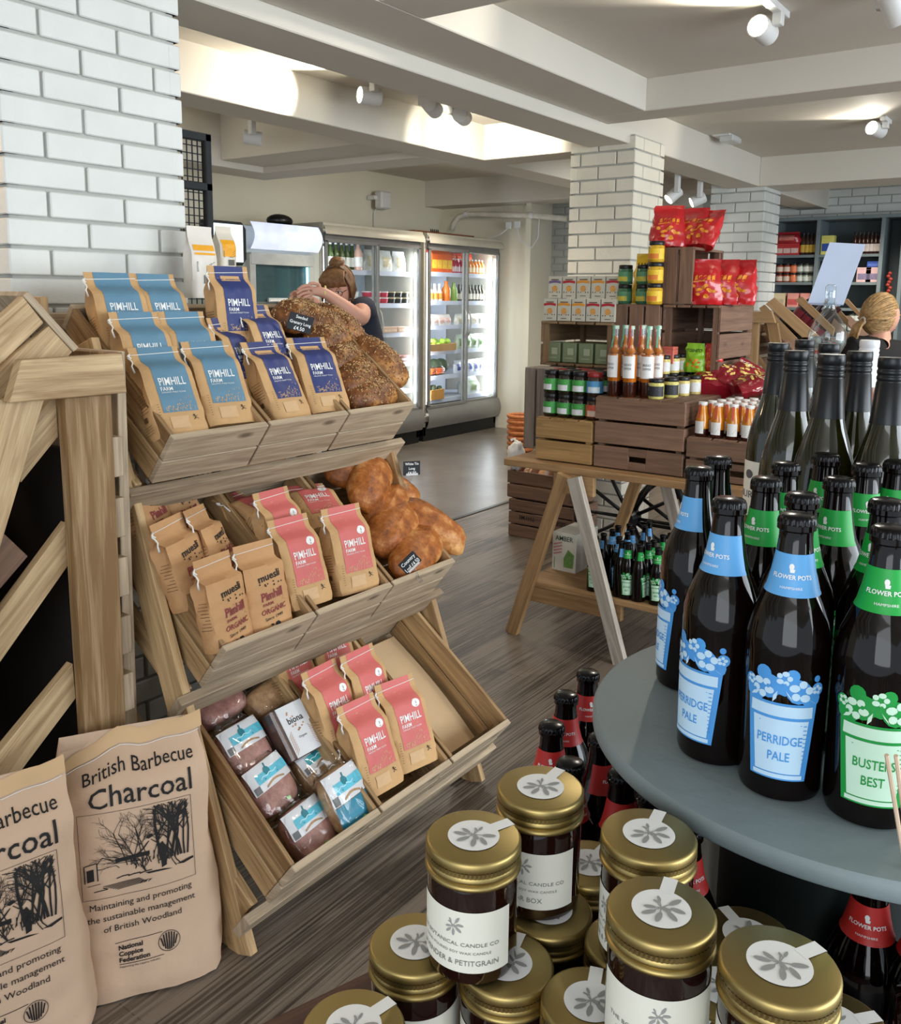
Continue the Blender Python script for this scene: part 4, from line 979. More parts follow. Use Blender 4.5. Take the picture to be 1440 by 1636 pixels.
for px, py, dev, lb in ((940, 1072, 20, 'red-collared beer bottle on the lower shelf, farthest left one'), (905, 1107, -10, 'red-collared beer bottle on the lower shelf, second from its far end'),
                        (882, 1155, 0, 'red-collared beer bottle with orange-red band, nearest the bread stand'), (912, 1215, 40, 'beer bottle with a shiny black cap right behind the candles'),
                        (962, 1175, 60, 'beer bottle on the lower shelf, close under the left of the round table rim'), (995, 1232, 15, 'beer bottle with a bright red collar just under the table rim'),
                        (1040, 1262, 30, 'red-collared beer bottle showing between table rim and candle lids'), (1098, 1318, 20, 'dull red-collared beer bottle behind the middle candles'),
                        (1395, 1385, 0, 'maroon-labelled beer bottle large at the lower right under the table'), (1490, 1420, 10, 'maroon-labelled beer bottle cut by the right picture edge')):
    bottle_at(BRD, px, py, .65+.2375, .65, dev, lb, 'beer bottle', gR)
# wine on the riser behind
ZW = 1.03
rz_ = empty('wine_riser', (1.62, .25, 0)); tag(rz_, 'dark painted riser behind the round table carrying the wine bottles', 'riser')
G().box((-.02, 0, ZW-.01), (.80, .42, .02)).build('top', DARKP, rz_, bevel=.002)
for x in (-.20, .36):
    for y in (-.2, .2): G().box((x, y, (ZW-.02)/2), (.03, .03, ZW-.02)).build('leg', DARKP, rz_, bevel=.002)
WP = [(.030, 0), (.036, .002), (.038, .008), (.038, .150), (.0372, .165), (.0335, .186), (.0275, .208), (.0215, .228), (.0172, .248), (.0150, .270), (.0145, .305)]
WR = prof_r(WP)
OLIVE = mat('olive_wine_glass', (34, 34, 8), .03, var=.05, coat=.5, trans=.35); SLEEVE = mat('black_screwcap', (22, 24, 27), .32, var=.04, metal=.3)
def wine(glass, sleeve, lab, cream=None, lname='wine_bottle'):
    r = empty(lname); G().lathe(WP, 40).build('bottle_glass', glass, r, auto=50)
    cp = [(.0152, .238)] + [(.0156, .240), (.0157, .286), (.0150, .287), (.0150, .2885), (.0158, .290), (.0158, .293), (.0150, .294), (.0150, .2955), (.0158, .297), (.0158, .300), (.0150, .301), (.0151, .303), (.0158, .304), (.0158, .313), (.0150, .3155), (0.0001, .3155)]
    G().lathe([(max(a, WR(min(z, .3))+.0006) if z < .286 else a, z) for a, z in cp], 36, cap=False).build('screwcap', sleeve, r, auto=50)
    if lab:
        f = cyl(.038, .0007); L_ = G().surf(lambda u, v: f(-.036+.072*u, .05+.085*v), 18, 2).build('label', mat('cream_wine_label', (232, 228, 214), .55, var=.03), r, smooth=True)
        g = G(); f = cyl(.038, .0012); g.text('BURN', f, 0, .078, .016, sx=1.1); disc(g, f, .0, .115, .008, .007); g.line([(-.012, .064), (.012, .064)], .0012, f)
        g.build('label_print', mat('soft_grey_ink', (92, 92, 94), .6), L_)
    return r
WB = wine(OLIVE, SLEEVE, True); gW = 'dark wine bottles behind the beers'
for px, py, dev, lb in ((1245, 548, -52, 'olive wine bottle with black screwcap, leftmost, its cream label showing beside beers'), (1274, 560, 160, 'olive wine bottle with black screwcap, second from the left, in the front row'),
                        (1287, 543, 150, 'olive wine bottle with black screwcap, behind the two leftmost'), (1330, 566, 170, 'olive wine bottle with black screwcap, standing in front of the glass carafe'),
                        (1326, 549, 160, 'olive wine bottle, only its black cap showing below the carafe'), (1375, 561, 140, 'olive wine bottle with golden light in its shoulder, second from the right'),
                        (1427, 571, 170, 'olive wine bottle with black screwcap at the right picture edge')):
    p = at(px, py, Z=ZW+.3155); put(WB, (p.x, p.y, ZW), (0, 0, facecam(p.x, p.y, dev)), lb, 'wine bottle', gW)
WRS = wine(mat('rose_wine_glass', (206, 140, 116), .04, trans=.6), mat('white_screwcap', (226, 226, 228), .4), False)
p = at(1391, 537, Z=ZW+.322); put(WRS, (p.x, p.y, ZW), (0, 0, 0), 'rosé wine bottle with a white screwcap behind the dark ones', 'wine bottle')
# glass carafe and the tilted blank notice
CG = thin_glass('clear_glass', (.92, .96, .96), 2.2, .02)
c = at(1322, 540, D=1.70); ca = empty('glass_carafe', (c.x, c.y, ZW)); tag(ca, 'clear glass bulb carafe with stopper behind the wine bottles', 'carafe'); hz = c.z-ZW
G().lathe([(.03, 0), (.035, .01), (.03, .06), (.014, hz-.06), (.022, hz-.035), (.0335, hz-.01), (.0335, hz+.012), (.024, hz+.034), (.013, hz+.048), (.0095, hz+.062), (.012, hz+.066)], 36, cap=False).build('bulb', CG, ca, smooth=True)
G().lathe([(.008, hz+.055), (.0095, hz+.078), (.0095, hz+.095), (.006, hz+.10)], 20).build('stopper', CG, ca, smooth=True)
G().lathe([(.026, hz-.022), (.031, hz-.008), (.031, hz+.002)], 30).build('water', mat('pale_water', (206, 214, 216), .05, trans=.9, ior=1.33), ca, smooth=True)
n_ = empty('blank_notice', at(1340, 440, D=1.80)); tag(n_, 'tilted blank pale blue-white card above the glass carafe', 'notice card')
P0 = n_.location.copy(); cs = [at(x, y, D=d)-P0 for x, y, d in ((1291, 484, 1.78), (1348, 487, 1.76), (1383, 391, 1.84), (1326, 388, 1.86))]
nn = (cs[1]-cs[0]).cross(cs[3]-cs[0]).normalized()*.0015
g = G().add([a-nn for a in cs]+[a+nn for a in cs], [(3, 2, 1, 0), (4, 5, 6, 7), (0, 1, 5, 4), (1, 2, 6, 5), (2, 3, 7, 6), (3, 0, 4, 7)]); NC = mat('pale_card_white', (196, 208, 232), .5, var=.01); g.build('card', NC, n_)
G().tube([(cs[0]+cs[1])/2, (cs[0]+cs[1])/2*.5+Vector((ca.location.x, ca.location.y, ZW+hz+.09))*.5-P0*.5, Vector((ca.location.x, ca.location.y, ZW+hz+.085))-P0], .004, 8).build('clip_stem', CLIPM, n_, smooth=True)
l0, l1 = cs[0].lerp(cs[1], .08), cs[0].lerp(cs[1], .92); up = (cs[3]-cs[0])*.09
G().add([l0-nn*3, l1-nn*3, l1-nn*3+up, l0-nn*3+up, l0-nn, l1-nn, l1-nn+up, l0-nn+up], [(0, 1, 2, 3), (4, 7, 6, 5), (0, 4, 5, 1), (1, 5, 6, 2), (2, 6, 7, 3), (3, 7, 4, 0)]).build('holder_lip', mat('card_holder', (188, 200, 222), .3), n_)
# candles
GOLD = mat('brushed_gold_lid', (164, 144, 92), .42, metal=1, var=.05, scale=4); AMB = mat('amber_jar_glass', (30, 12, 7), .05, var=.1, coat=.4, spec=.5)
CRM = mat('cream_label', (224, 222, 208), .6, var=.02); GREYI = mat('grey_botanical_ink', (150, 150, 148), .7); TXI = mat('label_text_ink', (118, 120, 114), .7)
JH = .104
def sprig(g, f, cx, cy, s, rot=0):
    c_, s_ = cos(rot), sin(rot)
    def w(x, y): x, y = x*s, y*s; return f(cx+x*c_-y*s_, cy+x*s_+y*c_)
    for (x, y, a, l) in ((-.62, .18, 2.7, .34), (-.55, -.28, 3.5, .36), (-.1, -.62, 4.4, .36), (.38, -.58, 5.0, .34), (.72, -.18, 6.1, .36), (-.30, .36, 2.2, .28), (.08, -.18, 4.9, .25), (.40, .42, .9, .2), (.18, .40, 1.7, .16)):
        dx, dy = cos(a), sin(a); pts = []
        for k in range(9): t = -1+2*k/8; b = .36*l*(1-t*t)**.6; pts.append((x+dx*l*t-dy*b, y+dy*l*t+dx*b))
        for k in range(7, 0, -1): t = -1+2*k/8; b = -.36*l*(1-t*t)**.6; pts.append((x+dx*l*t-dy*b, y+dy*l*t+dx*b))
        g.add([w(*p) for p in pts], [list(range(len(pts)))])
        g.line([(0, 0), (x, y)], .05, w)
def candle(name_line):
    r = empty('candle_jar')
    G().lathe([(.0300, 0), (.0345, .001), (.0362, .006), (.0362, .074), (.0345, .080), (.0335, .086)], 56).build('amber_jar', AMB, r, auto=50)
    f = lambda e: (lambda x, z: Vector(((.0362+e)*sin(x/.0362), -(.0362+e)*cos(x/.0362), z)))
    L_ = G().surf(lambda u, v: f(.0005)(-.047+.094*u, .012+.051*v), 30, 2).build('label', CRM, r, smooth=True)
    g = G(); t = f(.0010)
    g.text('THE BOTANICAL CANDLE CO', t, 0, .0345, .0043, sx=1.25); g.text('HAND POURED SOY WAX CANDLE', t, 0, .0280, .0030, sx=1.25); g.text(name_line, t, 0, .0185, .0062, sx=1.02)
    g.build('label_lettering', TXI, L_); g = G(); sprig(g, t, 0, .0505, .0085, 1.2); g.build('label_sprig', GREYI, L_)
    ld = G(); kn = []
    pr = [(.0352, .0800), (.0378, .0806), (.0384, .0822), (.0376, .0842), (.0362, .0850), (.0372, .0868), (.0378, .0885), (.0366, .0905), (.0364, .0912)]
    ld.lathe(pr, 72, cap=False)
    ld.lathe([(.0364, .0912), (.0375, .0916)], 72, cap=False)
    ld.surf(lambda u, v: Vector(((.0375+.0005*(int(round(u*144)) % 2))*cos(2*pi*u), (.0375+.0005*(int(round(u*144)) % 2))*sin(2*pi*u), .0916+.0040*v)), 144, 1, closed=True)
    ld.lathe([(.0375, .0956), (.0378, .0966), (.0378, .1015), (.0366, .1035), (.0352, .1040), (.0001, .1040)], 72, cap=False)
    l_ = ld.build('lid', GOLD, r, auto=60)
    s_ = G(); n = 40; s_.add([Vector((.0205*cos(2*pi*k/n), .0205*sin(2*pi*k/n), .1045)) for k in range(n)], [list(range(n))])
    s_.surf(lambda u, v: Vector((.018+.0188*min(1, v*1.25)+.0008*(v > .8), -.0052+.0104*u, .1046-.0006*v-max(0, v-.8)*.055)), 2, 10); sl = s_.build('paper_seal', WHITE, l_)
    g = G(); sprig(g, lambda x, y: Vector((x, y, .1050)), .0, .0, .0165, -.45); g.build('seal_sprig', GREYI, sl)
    return r
CA, CB = candle('LAVENDER & PETITGRAIN'), candle('CEDAR BOX'); gC = 'candle jars stacked in two tiers'
def jar(proto, x, y, z, dev, seal, label):
    o = put(proto, (x, y, z), (0, 0, facecam(x, y, dev)), label, 'candle jar', gC); kd = [c for c in o.children if c.name.startswith('lid')][0]
    kd.rotation_euler = (0, 0, rad(seal)-o.rotation_euler.z)
Z1 = .884; Z0 = Z1-JH
for a in ((CA, 757, 1333, -24, -21, 'amber candle jar with gold lid, topmost on the left of the stack'), (CB, 864, 1255, -22, 2, 'amber candle jar with gold lid in the upper tier, farthest one, label reading Box'),
          (CA, 1037, 1330, -58, 9, 'amber candle jar with gold lid in the upper tier, just under the table rim'), (CA, 1057, 1450, 2, 12, 'amber upper-tier candle jar, its Lavender and Petitgrain label facing us'),
          (CA, 1246, 1537, -55, -28, 'amber candle jar with gold lid, nearest and farthest right of the upper tier')):
    p = at(a[1], a[2], Z=.99); jar(a[0], p.x, p.y, Z1+.001, a[3], a[4], a[5])
for x, y, dv, sl_, lb in ((.527, .413, 6, -20, 'candle jar of the lower tier at the left, half under the topmost left one'), (.553, .340, -8, 15, 'candle jar of the lower tier in front, carrying the topmost left one'),
                       (.629, .345, -20, 10, 'candle jar of the lower tier under the farthest upper one'), (.709, .347, 10, 0, 'candle jar of the lower tier peeping out behind the upper ones near bottles'),
                       (.557, .267, 0, 20, 'candle jar of the lower tier, its lid showing left of the Lavender one'), (.701, .195, -40, 52, 'candle jar of the lower tier in the dark right below the table rim'),
                       (.634, .270, 0, 30, 'candle jar of the lower tier, a sliver of lid behind the Lavender one'), (.432, .395, 0, -10, 'candle jar at the bottom left corner, only its gold lid in view'),
                       (.645, .112, -10, -40, 'candle jar of the lower tier at the far right behind the nearest one'), (.556, .192, 0, 0, 'candle jar of the lower tier hidden under the Lavender one'), (.552, .117, 5, 0, 'candle jar of the lower tier under the nearest right one'), (.632, .192, -20, 60, 'candle jar of the lower tier, its blue-lit label between the two nearest')):
    jar(CA if dv else CB, x, y, Z0, dv, sl_, lb)
# board and crate under the candles
bt = empty('candle_table', (.515, .528, 0)); bt.rotation_euler = (0, 0, math.atan2(-.316, .949)); tag(bt, 'reddish brown wooden table board under the candle jars', 'table')
RB = wood('reddish_brown_wood', (74, 50, 38), (120, 84, 64), knots=.6)
for k in range(4): G().box((.09, -.062-.125*k, Z0-.0125), (.42, .123, .024)).build('top_board', RB, bt, bevel=.002)
for x, y in ((-.09, -.03), (-.09, -.46), (.0, -.03), (.0, -.46)): G().box((x, y, (Z0-.025)/2), (.03, .03, Z0-.025)).build('leg', RB, bt, bevel=.002)
for x in (-.09, .0): G().box((x, -.245, Z0-.05), (.03, .46, .05)).build('rail', RB, bt, bevel=.002)
# reed diffuser at the right edge
d = at(1500, 1560, Z=.86); rd = empty('reed_diffuser', (d.x, d.y, Z0)); tag(rd, 'reed diffuser cut by the right picture edge, only its pale sticks in view', 'diffuser')
G().lathe([(.026, 0), (.03, .004), (.03, .055), (.012, .07), (.012, .085), (.014, .09)], 30).build('bottle', AMB, rd, smooth=True)
for k, (x, y) in enumerate(((1417, 1206), (1432, 1207), (1452, 1200), (1475, 1205))):
    e = at(x, y, Z=1.09); G().tube([Vector((0, 0, .03)), Vector((e.x-d.x, e.y-d.y, e.z-Z0))], .0016, 6).build('reed', mat('pale_reed', (222, 196, 170), .7), rd)
# ------------------------------------------------------------ fridges along the back wall
STEEL = mat('fridge_grey_metal', (150, 150, 148), .35, metal=.5, var=.04); FW_ = mat('fridge_white_inside', (226, 230, 240), .5, var=.02); FRAME = mat('fridge_champagne_frame', (204, 198, 182), .4, metal=.3, var=.04)
DARKM = mat('black_kick_plate', (22, 22, 24), .5); FGL = thin_glass('fridge_glass', (.94, .97, .98), 1.0, .02); LED = mat('fridge_led', (226, 236, 255), .4, emit=5); STRIP = mat('shelf_price_strip', (206, 210, 228), .4, var=.03)
YF = 5.31
def fridge(x0, x1, shelves, label, led, zg0=.34, zg1=1.86, gz=2.01, lpow=20, inner=FW_):
    r = empty('display_fridge', (x0, YF, 0)); tag(r, label, 'fridge'); w = x1-x0; d = .74
    g = G().box((w/2, d-.02, 1.0), (w, .04, 1.9)); g.box((.02, d/2+.02, 1.0), (.04, d-.04, 1.9)); g.box((w-.02, d/2+.02, 1.0), (.04, d-.04, 1.9)); g.box((w/2, d/2, gz-.03), (w, d, .05)); g.box((w/2, d/2, .22), (w, d-.06, .06)); g.build('cabinet', FRAME, r, bevel=.003)
    g = G().box((w/2, d-.05, 1.1), (w-.1, .01, 1.6)); g.build('inner_back', inner, r)
    G().box((w/2, .10, .07), (w, .12, .14)).build('kick_plate', DARKM, r)
    G().surf(lambda u, v: Vector((w*u, .0-.03*sin(pi*v), .13+.2*v)), 2, 8).build('bumper_panel', STEEL, r, smooth=True)
    G().surf(lambda u, v: Vector((w*u, .10*v*v-.03, gz-.10+.10*sin(v*pi/2))), 2, 8).build('canopy', FRAME, r, smooth=True)
    G().box((w/2, .02, (zg1+gz-.09)/2), (w-.06, .02, gz-.09-zg1)).build('header_panel', mat('header_grey', (118, 116, 114), .4), r)
    for z in shelves:
        G().box((w/2, .36, z), (w-.1, .5, .02)).build('shelf', FW_, r); G().box((w/2, .10, z-.008), (w-.1, .012, .042)).build('price_strip', STRIP, r)
    for k, (a, b) in enumerate(((.03, w/2+.015), (w/2-.015, w-.03))):
        dr = G(); y = -.0+.022*k
        for xx in (a, b-.0): dr.box((xx, y, (zg0+zg1)/2), (.030, .022, zg1-zg0))
        for zz in (zg0, zg1): dr.box(((a+b)/2, y, zz), (b-a+.03, .022, .028))
        D_ = dr.build('door_frame', STEEL, r, bevel=.002); G().box(((a+b)/2, y, (zg0+zg1)/2), (b-a-.03, .006, zg1-zg0-.02)).build('glass_pane', FGL, D_)
        hx = w/2+(-.035 if k == 0 else .035); G().tube([(hx, y-.012, 1.0), (hx+(-.01 if k == 0 else .01), y-.04, 1.05), (hx+(-.02 if k == 0 else .02), y-.05, 1.15), (hx+(-.01 if k == 0 else .01), y-.04, 1.25), (hx, y-.012, 1.3)], .009, 8).build('handle', STEEL, D_, smooth=True)
    if led:
        for x in (.055, w-.055): G().box((x, .05, (zg0+zg1)/2), (.012, .012, zg1-zg0-.1)).build('led_tube', LED, r)
        for x in (x0+.07, x1-.07): area('fridge_light', (x, YF+.06, 1.1), (x0+w/2, YF+.75, 1.1), .05, 1.45, lpow*.36, (.90, .94, 1))
    return r
S3 = [1.635, 1.355, 1.115, .865, .615, .38]
fridge(6.92, 8.21, S3, 'tall double-door display fridge on the right, full of juice, meat and vegetables', True, lpow=26)
fridge(5.51, 6.85, [1.62, 1.33, 1.06, .78, .52], 'tall double-door display fridge behind the woman, bottles on its top shelf', True, lpow=13, inner=mat('fridge_inside_grey', (168, 178, 186), .5))
def put_row(proto, n, x0, x1, y, z, lab, cat, grp, rz=0, s=None, ordn=True):
    for i in range(n):
        put(proto, (x0+(x1-x0)*(i+.5)/n, y, z), (0, 0, rz), ('%s %s' % (ORD[i], lab)) if ordn and n > 1 else lab, cat, grp, s)
def simple_bottle(name, h, r, body, capc, lab=None, rough=.2, sh=.6, trans=0):
    o = empty(name); m = mat(name+'_body_%d%d%d' % body, body, rough, var=.06, coat=.5, trans=trans)
    G().lathe([(r*.9, 0), (r, .004), (r, h*sh), (r*.45, h*(sh+.2)), (r*.36, h*.92)], 16).build('bottle', m, o, auto=50)
    G().lathe([(r*.42, h*.9), (r*.42, h), (.0001, h)], 12, cap=False).build('cap', mat('cap_%d%d%d' % capc, capc, .4), o, auto=50)
    if lab: G().lathe([(r*1.02, h*.12), (r*1.02, h*.46)], 16, cap=False).build('label', mat('lab_%d%d%d' % lab, lab, .5, var=.12, scale=40), o, smooth=True)
    return o
def carton(name, w, d, h, c, c2, gable=True, txt=None):
    o = empty(name); g = G(); g.box((0, 0, h*.42), (w, d, h*.84))
    if gable: g.add([(-w/2, -d/2, h*.84), (w/2, -d/2, h*.84), (w/2, d/2, h*.84), (-w/2, d/2, h*.84), (-w/2, 0, h), (w/2, 0, h)], [(0, 1, 5, 4), (2, 3, 4, 5), (1, 2, 5), (3, 0, 4)])
    else: g.box((0, 0, h*.92), (w, d, h*.16))
    b = g.build('carton', mat(name+'_c%d%d%d' % c, c, .4, var=.05), o, bevel=.002)
    G().box((0, -d/2-.001, h*.38), (w*.84, .002, h*.4)).build('label', mat(name+'_l%d%d%d' % c2, c2, .5, var=.15, scale=60), b)
    return o
def tub(name, r, h, c, lid):
    o = empty(name); G().lathe([(r*.88, 0), (r, h*.8)], 14).build('tub', mat('tub%d%d%d' % c, c, .4, var=.1, scale=40), o, auto=50); G().lathe([(r*1.05, h*.8), (r*1.05, h), (.0001, h)], 14, cap=False).build('lid', mat('lid%d%d%d' % lid, lid, .3), o, auto=50); return o
def pouchy(name, w, d, h, c, c2, seed=1):
    "soft film bag lying or standing, with a printed middle"
    o = empty(name); b = Bag(w, d, h, seed, sh=.45, fl=.95, wr=.006, gus=.3, bul=.25)
    bd = b.body('film', mat(name+'_f%d%d%d' % c, c, .25, var=.1, scale=30, coat=.6), o, rows=16)
    if c2: b.patch(-w*.34, w*.34, h*.22, h*.7, .002, 6, 6).build('print', mat(name+'_p%d%d%d' % c2, c2, .35, var=.2, scale=50), bd, smooth=True)
    return o
A3, B3 = 6.98, 7.53
# right fridge
OC = carton('juice_carton', .085, .085, .215, (232, 96, 30), (250, 196, 60)); put_row(OC, 4, 7.16, 7.50, 5.48, 1.645, 'tall orange juice carton from the left on the top shelf', 'juice carton', 'orange juice cartons')
WJ = simple_bottle('juice_bottle', .21, .042, (240, 206, 196), (214, 40, 36), (244, 242, 240)); put_row(WJ, 2, 6.98, 7.15, 5.47, 1.645, 'pale juice bottle with red cap from the left', 'juice bottle', 'pale juice bottles')
PJ = simple_bottle('smoothie_bottle', .15, .03, (206, 40, 84), (240, 240, 240), (240, 214, 220)); put_row(PJ, 4, 7.54, 7.80, 5.48, 1.645, 'pink smoothie bottle from the left on the top shelf', 'smoothie bottle', 'pink smoothie bottles')
OJ = simple_bottle('smoothie_bottle', .15, .03, (240, 146, 40), (240, 240, 240), (244, 214, 170)); put_row(OJ, 5, 7.81, 8.12, 5.48, 1.645, 'orange smoothie bottle from the left on the top shelf', 'smoothie bottle', 'orange smoothie bottles')
RP_ = pouchy('hanging_packet', .09, .02, .1, (206, 46, 34), (240, 120, 80)); put_row(RP_, 4, 7.72, 8.10, 5.62, 1.76, 'red packet from the left behind the smoothies', 'packet', 'red packets in the right fridge')
DB = simple_bottle('kefir_bottle', .17, .034, (244, 226, 196), (240, 240, 244), (236, 150, 60), sh=.5); put_row(DB, 5, 6.98, 7.36, 5.47, 1.365, 'white-capped yoghurt drink from the left on the second shelf', 'yoghurt drink', 'yoghurt drinks')
OB = simple_bottle('juice_bottle', .2, .045, (238, 120, 30), (238, 120, 30)); put(OB, (7.44, 5.47, 1.365), (0, 0, 0), 'round bright orange juice bottle beside the yoghurt drinks', 'juice bottle')
GB_ = simple_bottle('juice_bottle', .19, .04, (146, 178, 84), (120, 160, 60)); put(GB_, (7.57, 5.47, 1.365), (0, 0, 0), 'green juice bottle at the left of the right door', 'juice bottle')
TB = simple_bottle('tonic_bottle', .17, .027, (66, 60, 44), (60, 70, 50), (222, 214, 196)); put_row(TB, 8, 7.63, 8.12, 5.47, 1.365, 'small dark tonic bottle from the left on the second shelf', 'tonic bottle', 'small tonic bottles')
MP_ = pouchy('meat_pack', .12, .05, .11, (232, 222, 216), (220, 176, 164)); put_row(MP_, 4, 7.06, 7.48, 5.46, 1.125, 'pale pink meat pack from the left on the third shelf', 'meat pack', 'pink meat packs')
CP_ = pouchy('cheese_pack', .13, .05, .11, (232, 228, 218), (226, 210, 180), 2); put_row(CP_, 4, 7.58, 8.12, 5.46, 1.125, 'creamy vacuum pack from the left on the third shelf', 'cheese pack', 'creamy vacuum packs')
def produce_box(x, y, z, w, d, h, label, items, c=(206, 160, 104)):
    o = empty('produce_box', (x, y, z)); tag(o, label, 'box'); g = G()
    g.box((0, -d/2, h/2), (w, .01, h)); g.box((0, d/2, h/2), (w, .01, h)); g.box((-w/2, 0, h/2), (.01, d, h)); g.box((w/2, 0, h/2), (.01, d, h)); g.box((0, 0, .006), (w, d, .012)); g.build('box_walls', mat('box_card%d' % c[0], c, .7), o, bevel=.001)
produce_box(7.22, 5.50, .875, .5, .28, .07, 'cardboard tray of green apples on the fourth shelf', 0)
AP = empty('green_apple'); G().ell((0, 0, .035), (.037, .037, .034), 14, 9).build('fruit', mat('green_apple_skin', (166, 206, 70), .3, var=.2), AP, smooth=True); G().tube([(0, 0, .066), (.003, 0, .082)], .0016, 5).build('stem', mat('stem_brown', (80, 60, 40)), AP)
for k in range(11): put(AP, (7.02+.04*k+.01*(k % 2), 5.44+.07*(k % 2), .89+.035*(k % 3 > 0)), (0, 0, k), '%s green apple from the left in the cardboard tray' % ORD[k], 'apple', 'green apples')
GP_ = pouchy('salad_bag', .12, .06, .15, (206, 222, 196), (110, 150, 84), 3); put_row(GP_, 4, 7.60, 8.10, 5.46, .875, 'salad bag from the left on the fourth shelf', 'salad bag', 'green salad bags')
CBG = empty('carrot_bag'); g = G()
for k in range(14): a = R0.uniform(-.3, .3); g.tube([(-.07+.02*(k % 3), -.03+.012*(k % 5), .02+.018*(k//5)), (.07, -.03+.012*(k % 5)+.01*a, .022+.018*(k//5)+.02*a)], [.014, .006], 8)
g.build('carrots', mat('carrot_orange', (236, 104, 44), .4, var=.15), CBG, smooth=True)['kind'] = 'stuff'
G().ell((0, 0, .05), (.10, .06, .05), 18, 12, fn=lambda p: 1+.1*nz3(p.x*3, p.y*3, p.z*3)).build('film', WRAP, CBG, smooth=True)
put_row(CBG, 3, 6.98, 7.36, 5.46, .63, 'orange carrot bag from the left on the fifth shelf', 'carrot bag', 'carrot bags')
WM = empty('green_cabbage'); G().ell((0, 0, .08), (.08, .08, .078), 18, 12, fn=lambda p: 1+.06*nz3(p.x*3, p.y*3, p.z*3)).build('head', mat('dark_cabbage', (66, 84, 56), .5, var=.3, scale=30), WM, smooth=True); G().lathe([(.014, -.006), (.012, .01)], 8).build('stalk', mat('stalk_pale', (170, 180, 140)), WM)
put_row(WM, 2, 7.26, 7.48, 5.52, .627, 'dark green cabbage from the left behind the carrots', 'cabbage', 'cabbages')
BPK = pouchy('blue_pack', .11, .05, .13, (226, 230, 244), (66, 84, 170), 4); put_row(BPK, 5, 7.58, 8.12, 5.46, .627, 'blue and white pack from the left on the fifth shelf', 'packet', 'blue and white packs')
produce_box(7.17, 5.47, .392, .22, .2, .10, 'small orange-brown box of avocados on the fridge floor', 0, (214, 150, 70))
AV = empty('avocado'); G().ell((0, 0, .035), (.032, .032, .045), 12, 9).build('fruit', mat('avocado_skin', (58, 66, 40), .5, var=.2), AV, smooth=True); G().lathe([(.004, .078), (.004, .083)], 6).build('stem', mat('stem_brown', (80, 60, 40)), AV)
for k in range(5): put(AV, (7.10+.04*k, 5.45+.05*(k % 2), .46), (.3, .2*k, 0), '%s avocado from the left in the small box' % ORD[k], 'avocado', 'avocados')
BG_ = pouchy('leaf_bag', .24, .14, .2, (232, 238, 232), (176, 196, 150), 5); put(BG_, (7.9, 5.50, .39), (0, 0, 0), 'large white plastic bag of leaves at the bottom right of the fridge', 'bag')
BG2 = pouchy('leaf_bag', .12, .1, .16, (222, 226, 226), None, 6); put(BG2, (7.00, 5.45, .39), (0, 0, 0), 'small crumpled clear bag at the bottom left of the fridge', 'bag')
# middle fridge
WBt = simple_bottle('wine_bottle', .29, .038, (70, 88, 44), (226, 226, 220), (236, 234, 226), sh=.55); put_row(WBt, 7, 5.60, 6.08, 5.48, 1.63, 'green wine bottle with pale cap from the left on the top shelf', 'wine bottle', 'wine bottles in the middle fridge', s=(.85, .85, .82))
RSb = simple_bottle('rose_bottle', .25, .036, (222, 176, 160), (236, 220, 210), (240, 236, 232)); put(RSb, (6.06, 5.42, 1.63), (0, 0, 0), 'rosé bottle beside the fridge door divider', 'wine bottle')
CHS = pouchy('cheese_bag', .17, .06, .19, (232, 232, 230), (222, 206, 176), 7); put_row(CHS, 3, 6.16, 6.76, 5.46, 1.63, 'large clear bag of wraps from the left on the top shelf', 'bag', 'clear bags of wraps')
TRD = tub('dip_tub', .05, .05, (206, 56, 84), (236, 226, 226)); TBK = tub('dip_tub', .05, .05, (44, 40, 36), (206, 190, 150)); TWH = tub('dip_tub', .05, .05, (226, 224, 218), (180, 190, 190))
for lv in range(2):
    put_row(TRD, 3, 6.16, 6.48, 5.45, 1.345+.055*lv, 'red dip tub from the left, %s layer' % ('lower', 'upper')[lv], 'tub', 'red dip tubs')
    put_row(TBK, 3, 6.48, 6.78, 5.45, 1.345+.055*lv, 'dark dip tub from the left, %s layer' % ('lower', 'upper')[lv], 'tub', 'dark dip tubs')
    put_row(TWH, 3, 5.74, 6.08, 5.45, 1.345+.055*lv, 'white tub from the left of the left door, %s layer' % ('lower', 'upper')[lv], 'tub', 'white tubs')
TRY = carton('sausage_tray', .2, .14, .05, (214, 176, 150), (230, 200, 180), False); put_row(TRY, 3, 6.16, 6.78, 5.46, 1.075, 'pale meat tray from the left on the third shelf', 'tray', 'pale meat trays')
TRB = carton('mince_tray', .16, .14, .06, (150, 96, 84), (206, 190, 186), False); put_row(TRB, 4, 6.14, 6.78, 5.46, .795, 'brown meat tray from the left on the fourth shelf', 'tray', 'brown meat trays')
put_row(carton('butter_box', .2, .12, .05, (216, 170, 90), (230, 196, 130), False), 2, 6.14, 6.5, 5.46, .535, 'yellow-brown box from the left on the fifth shelf', 'box', 'yellow-brown boxes')
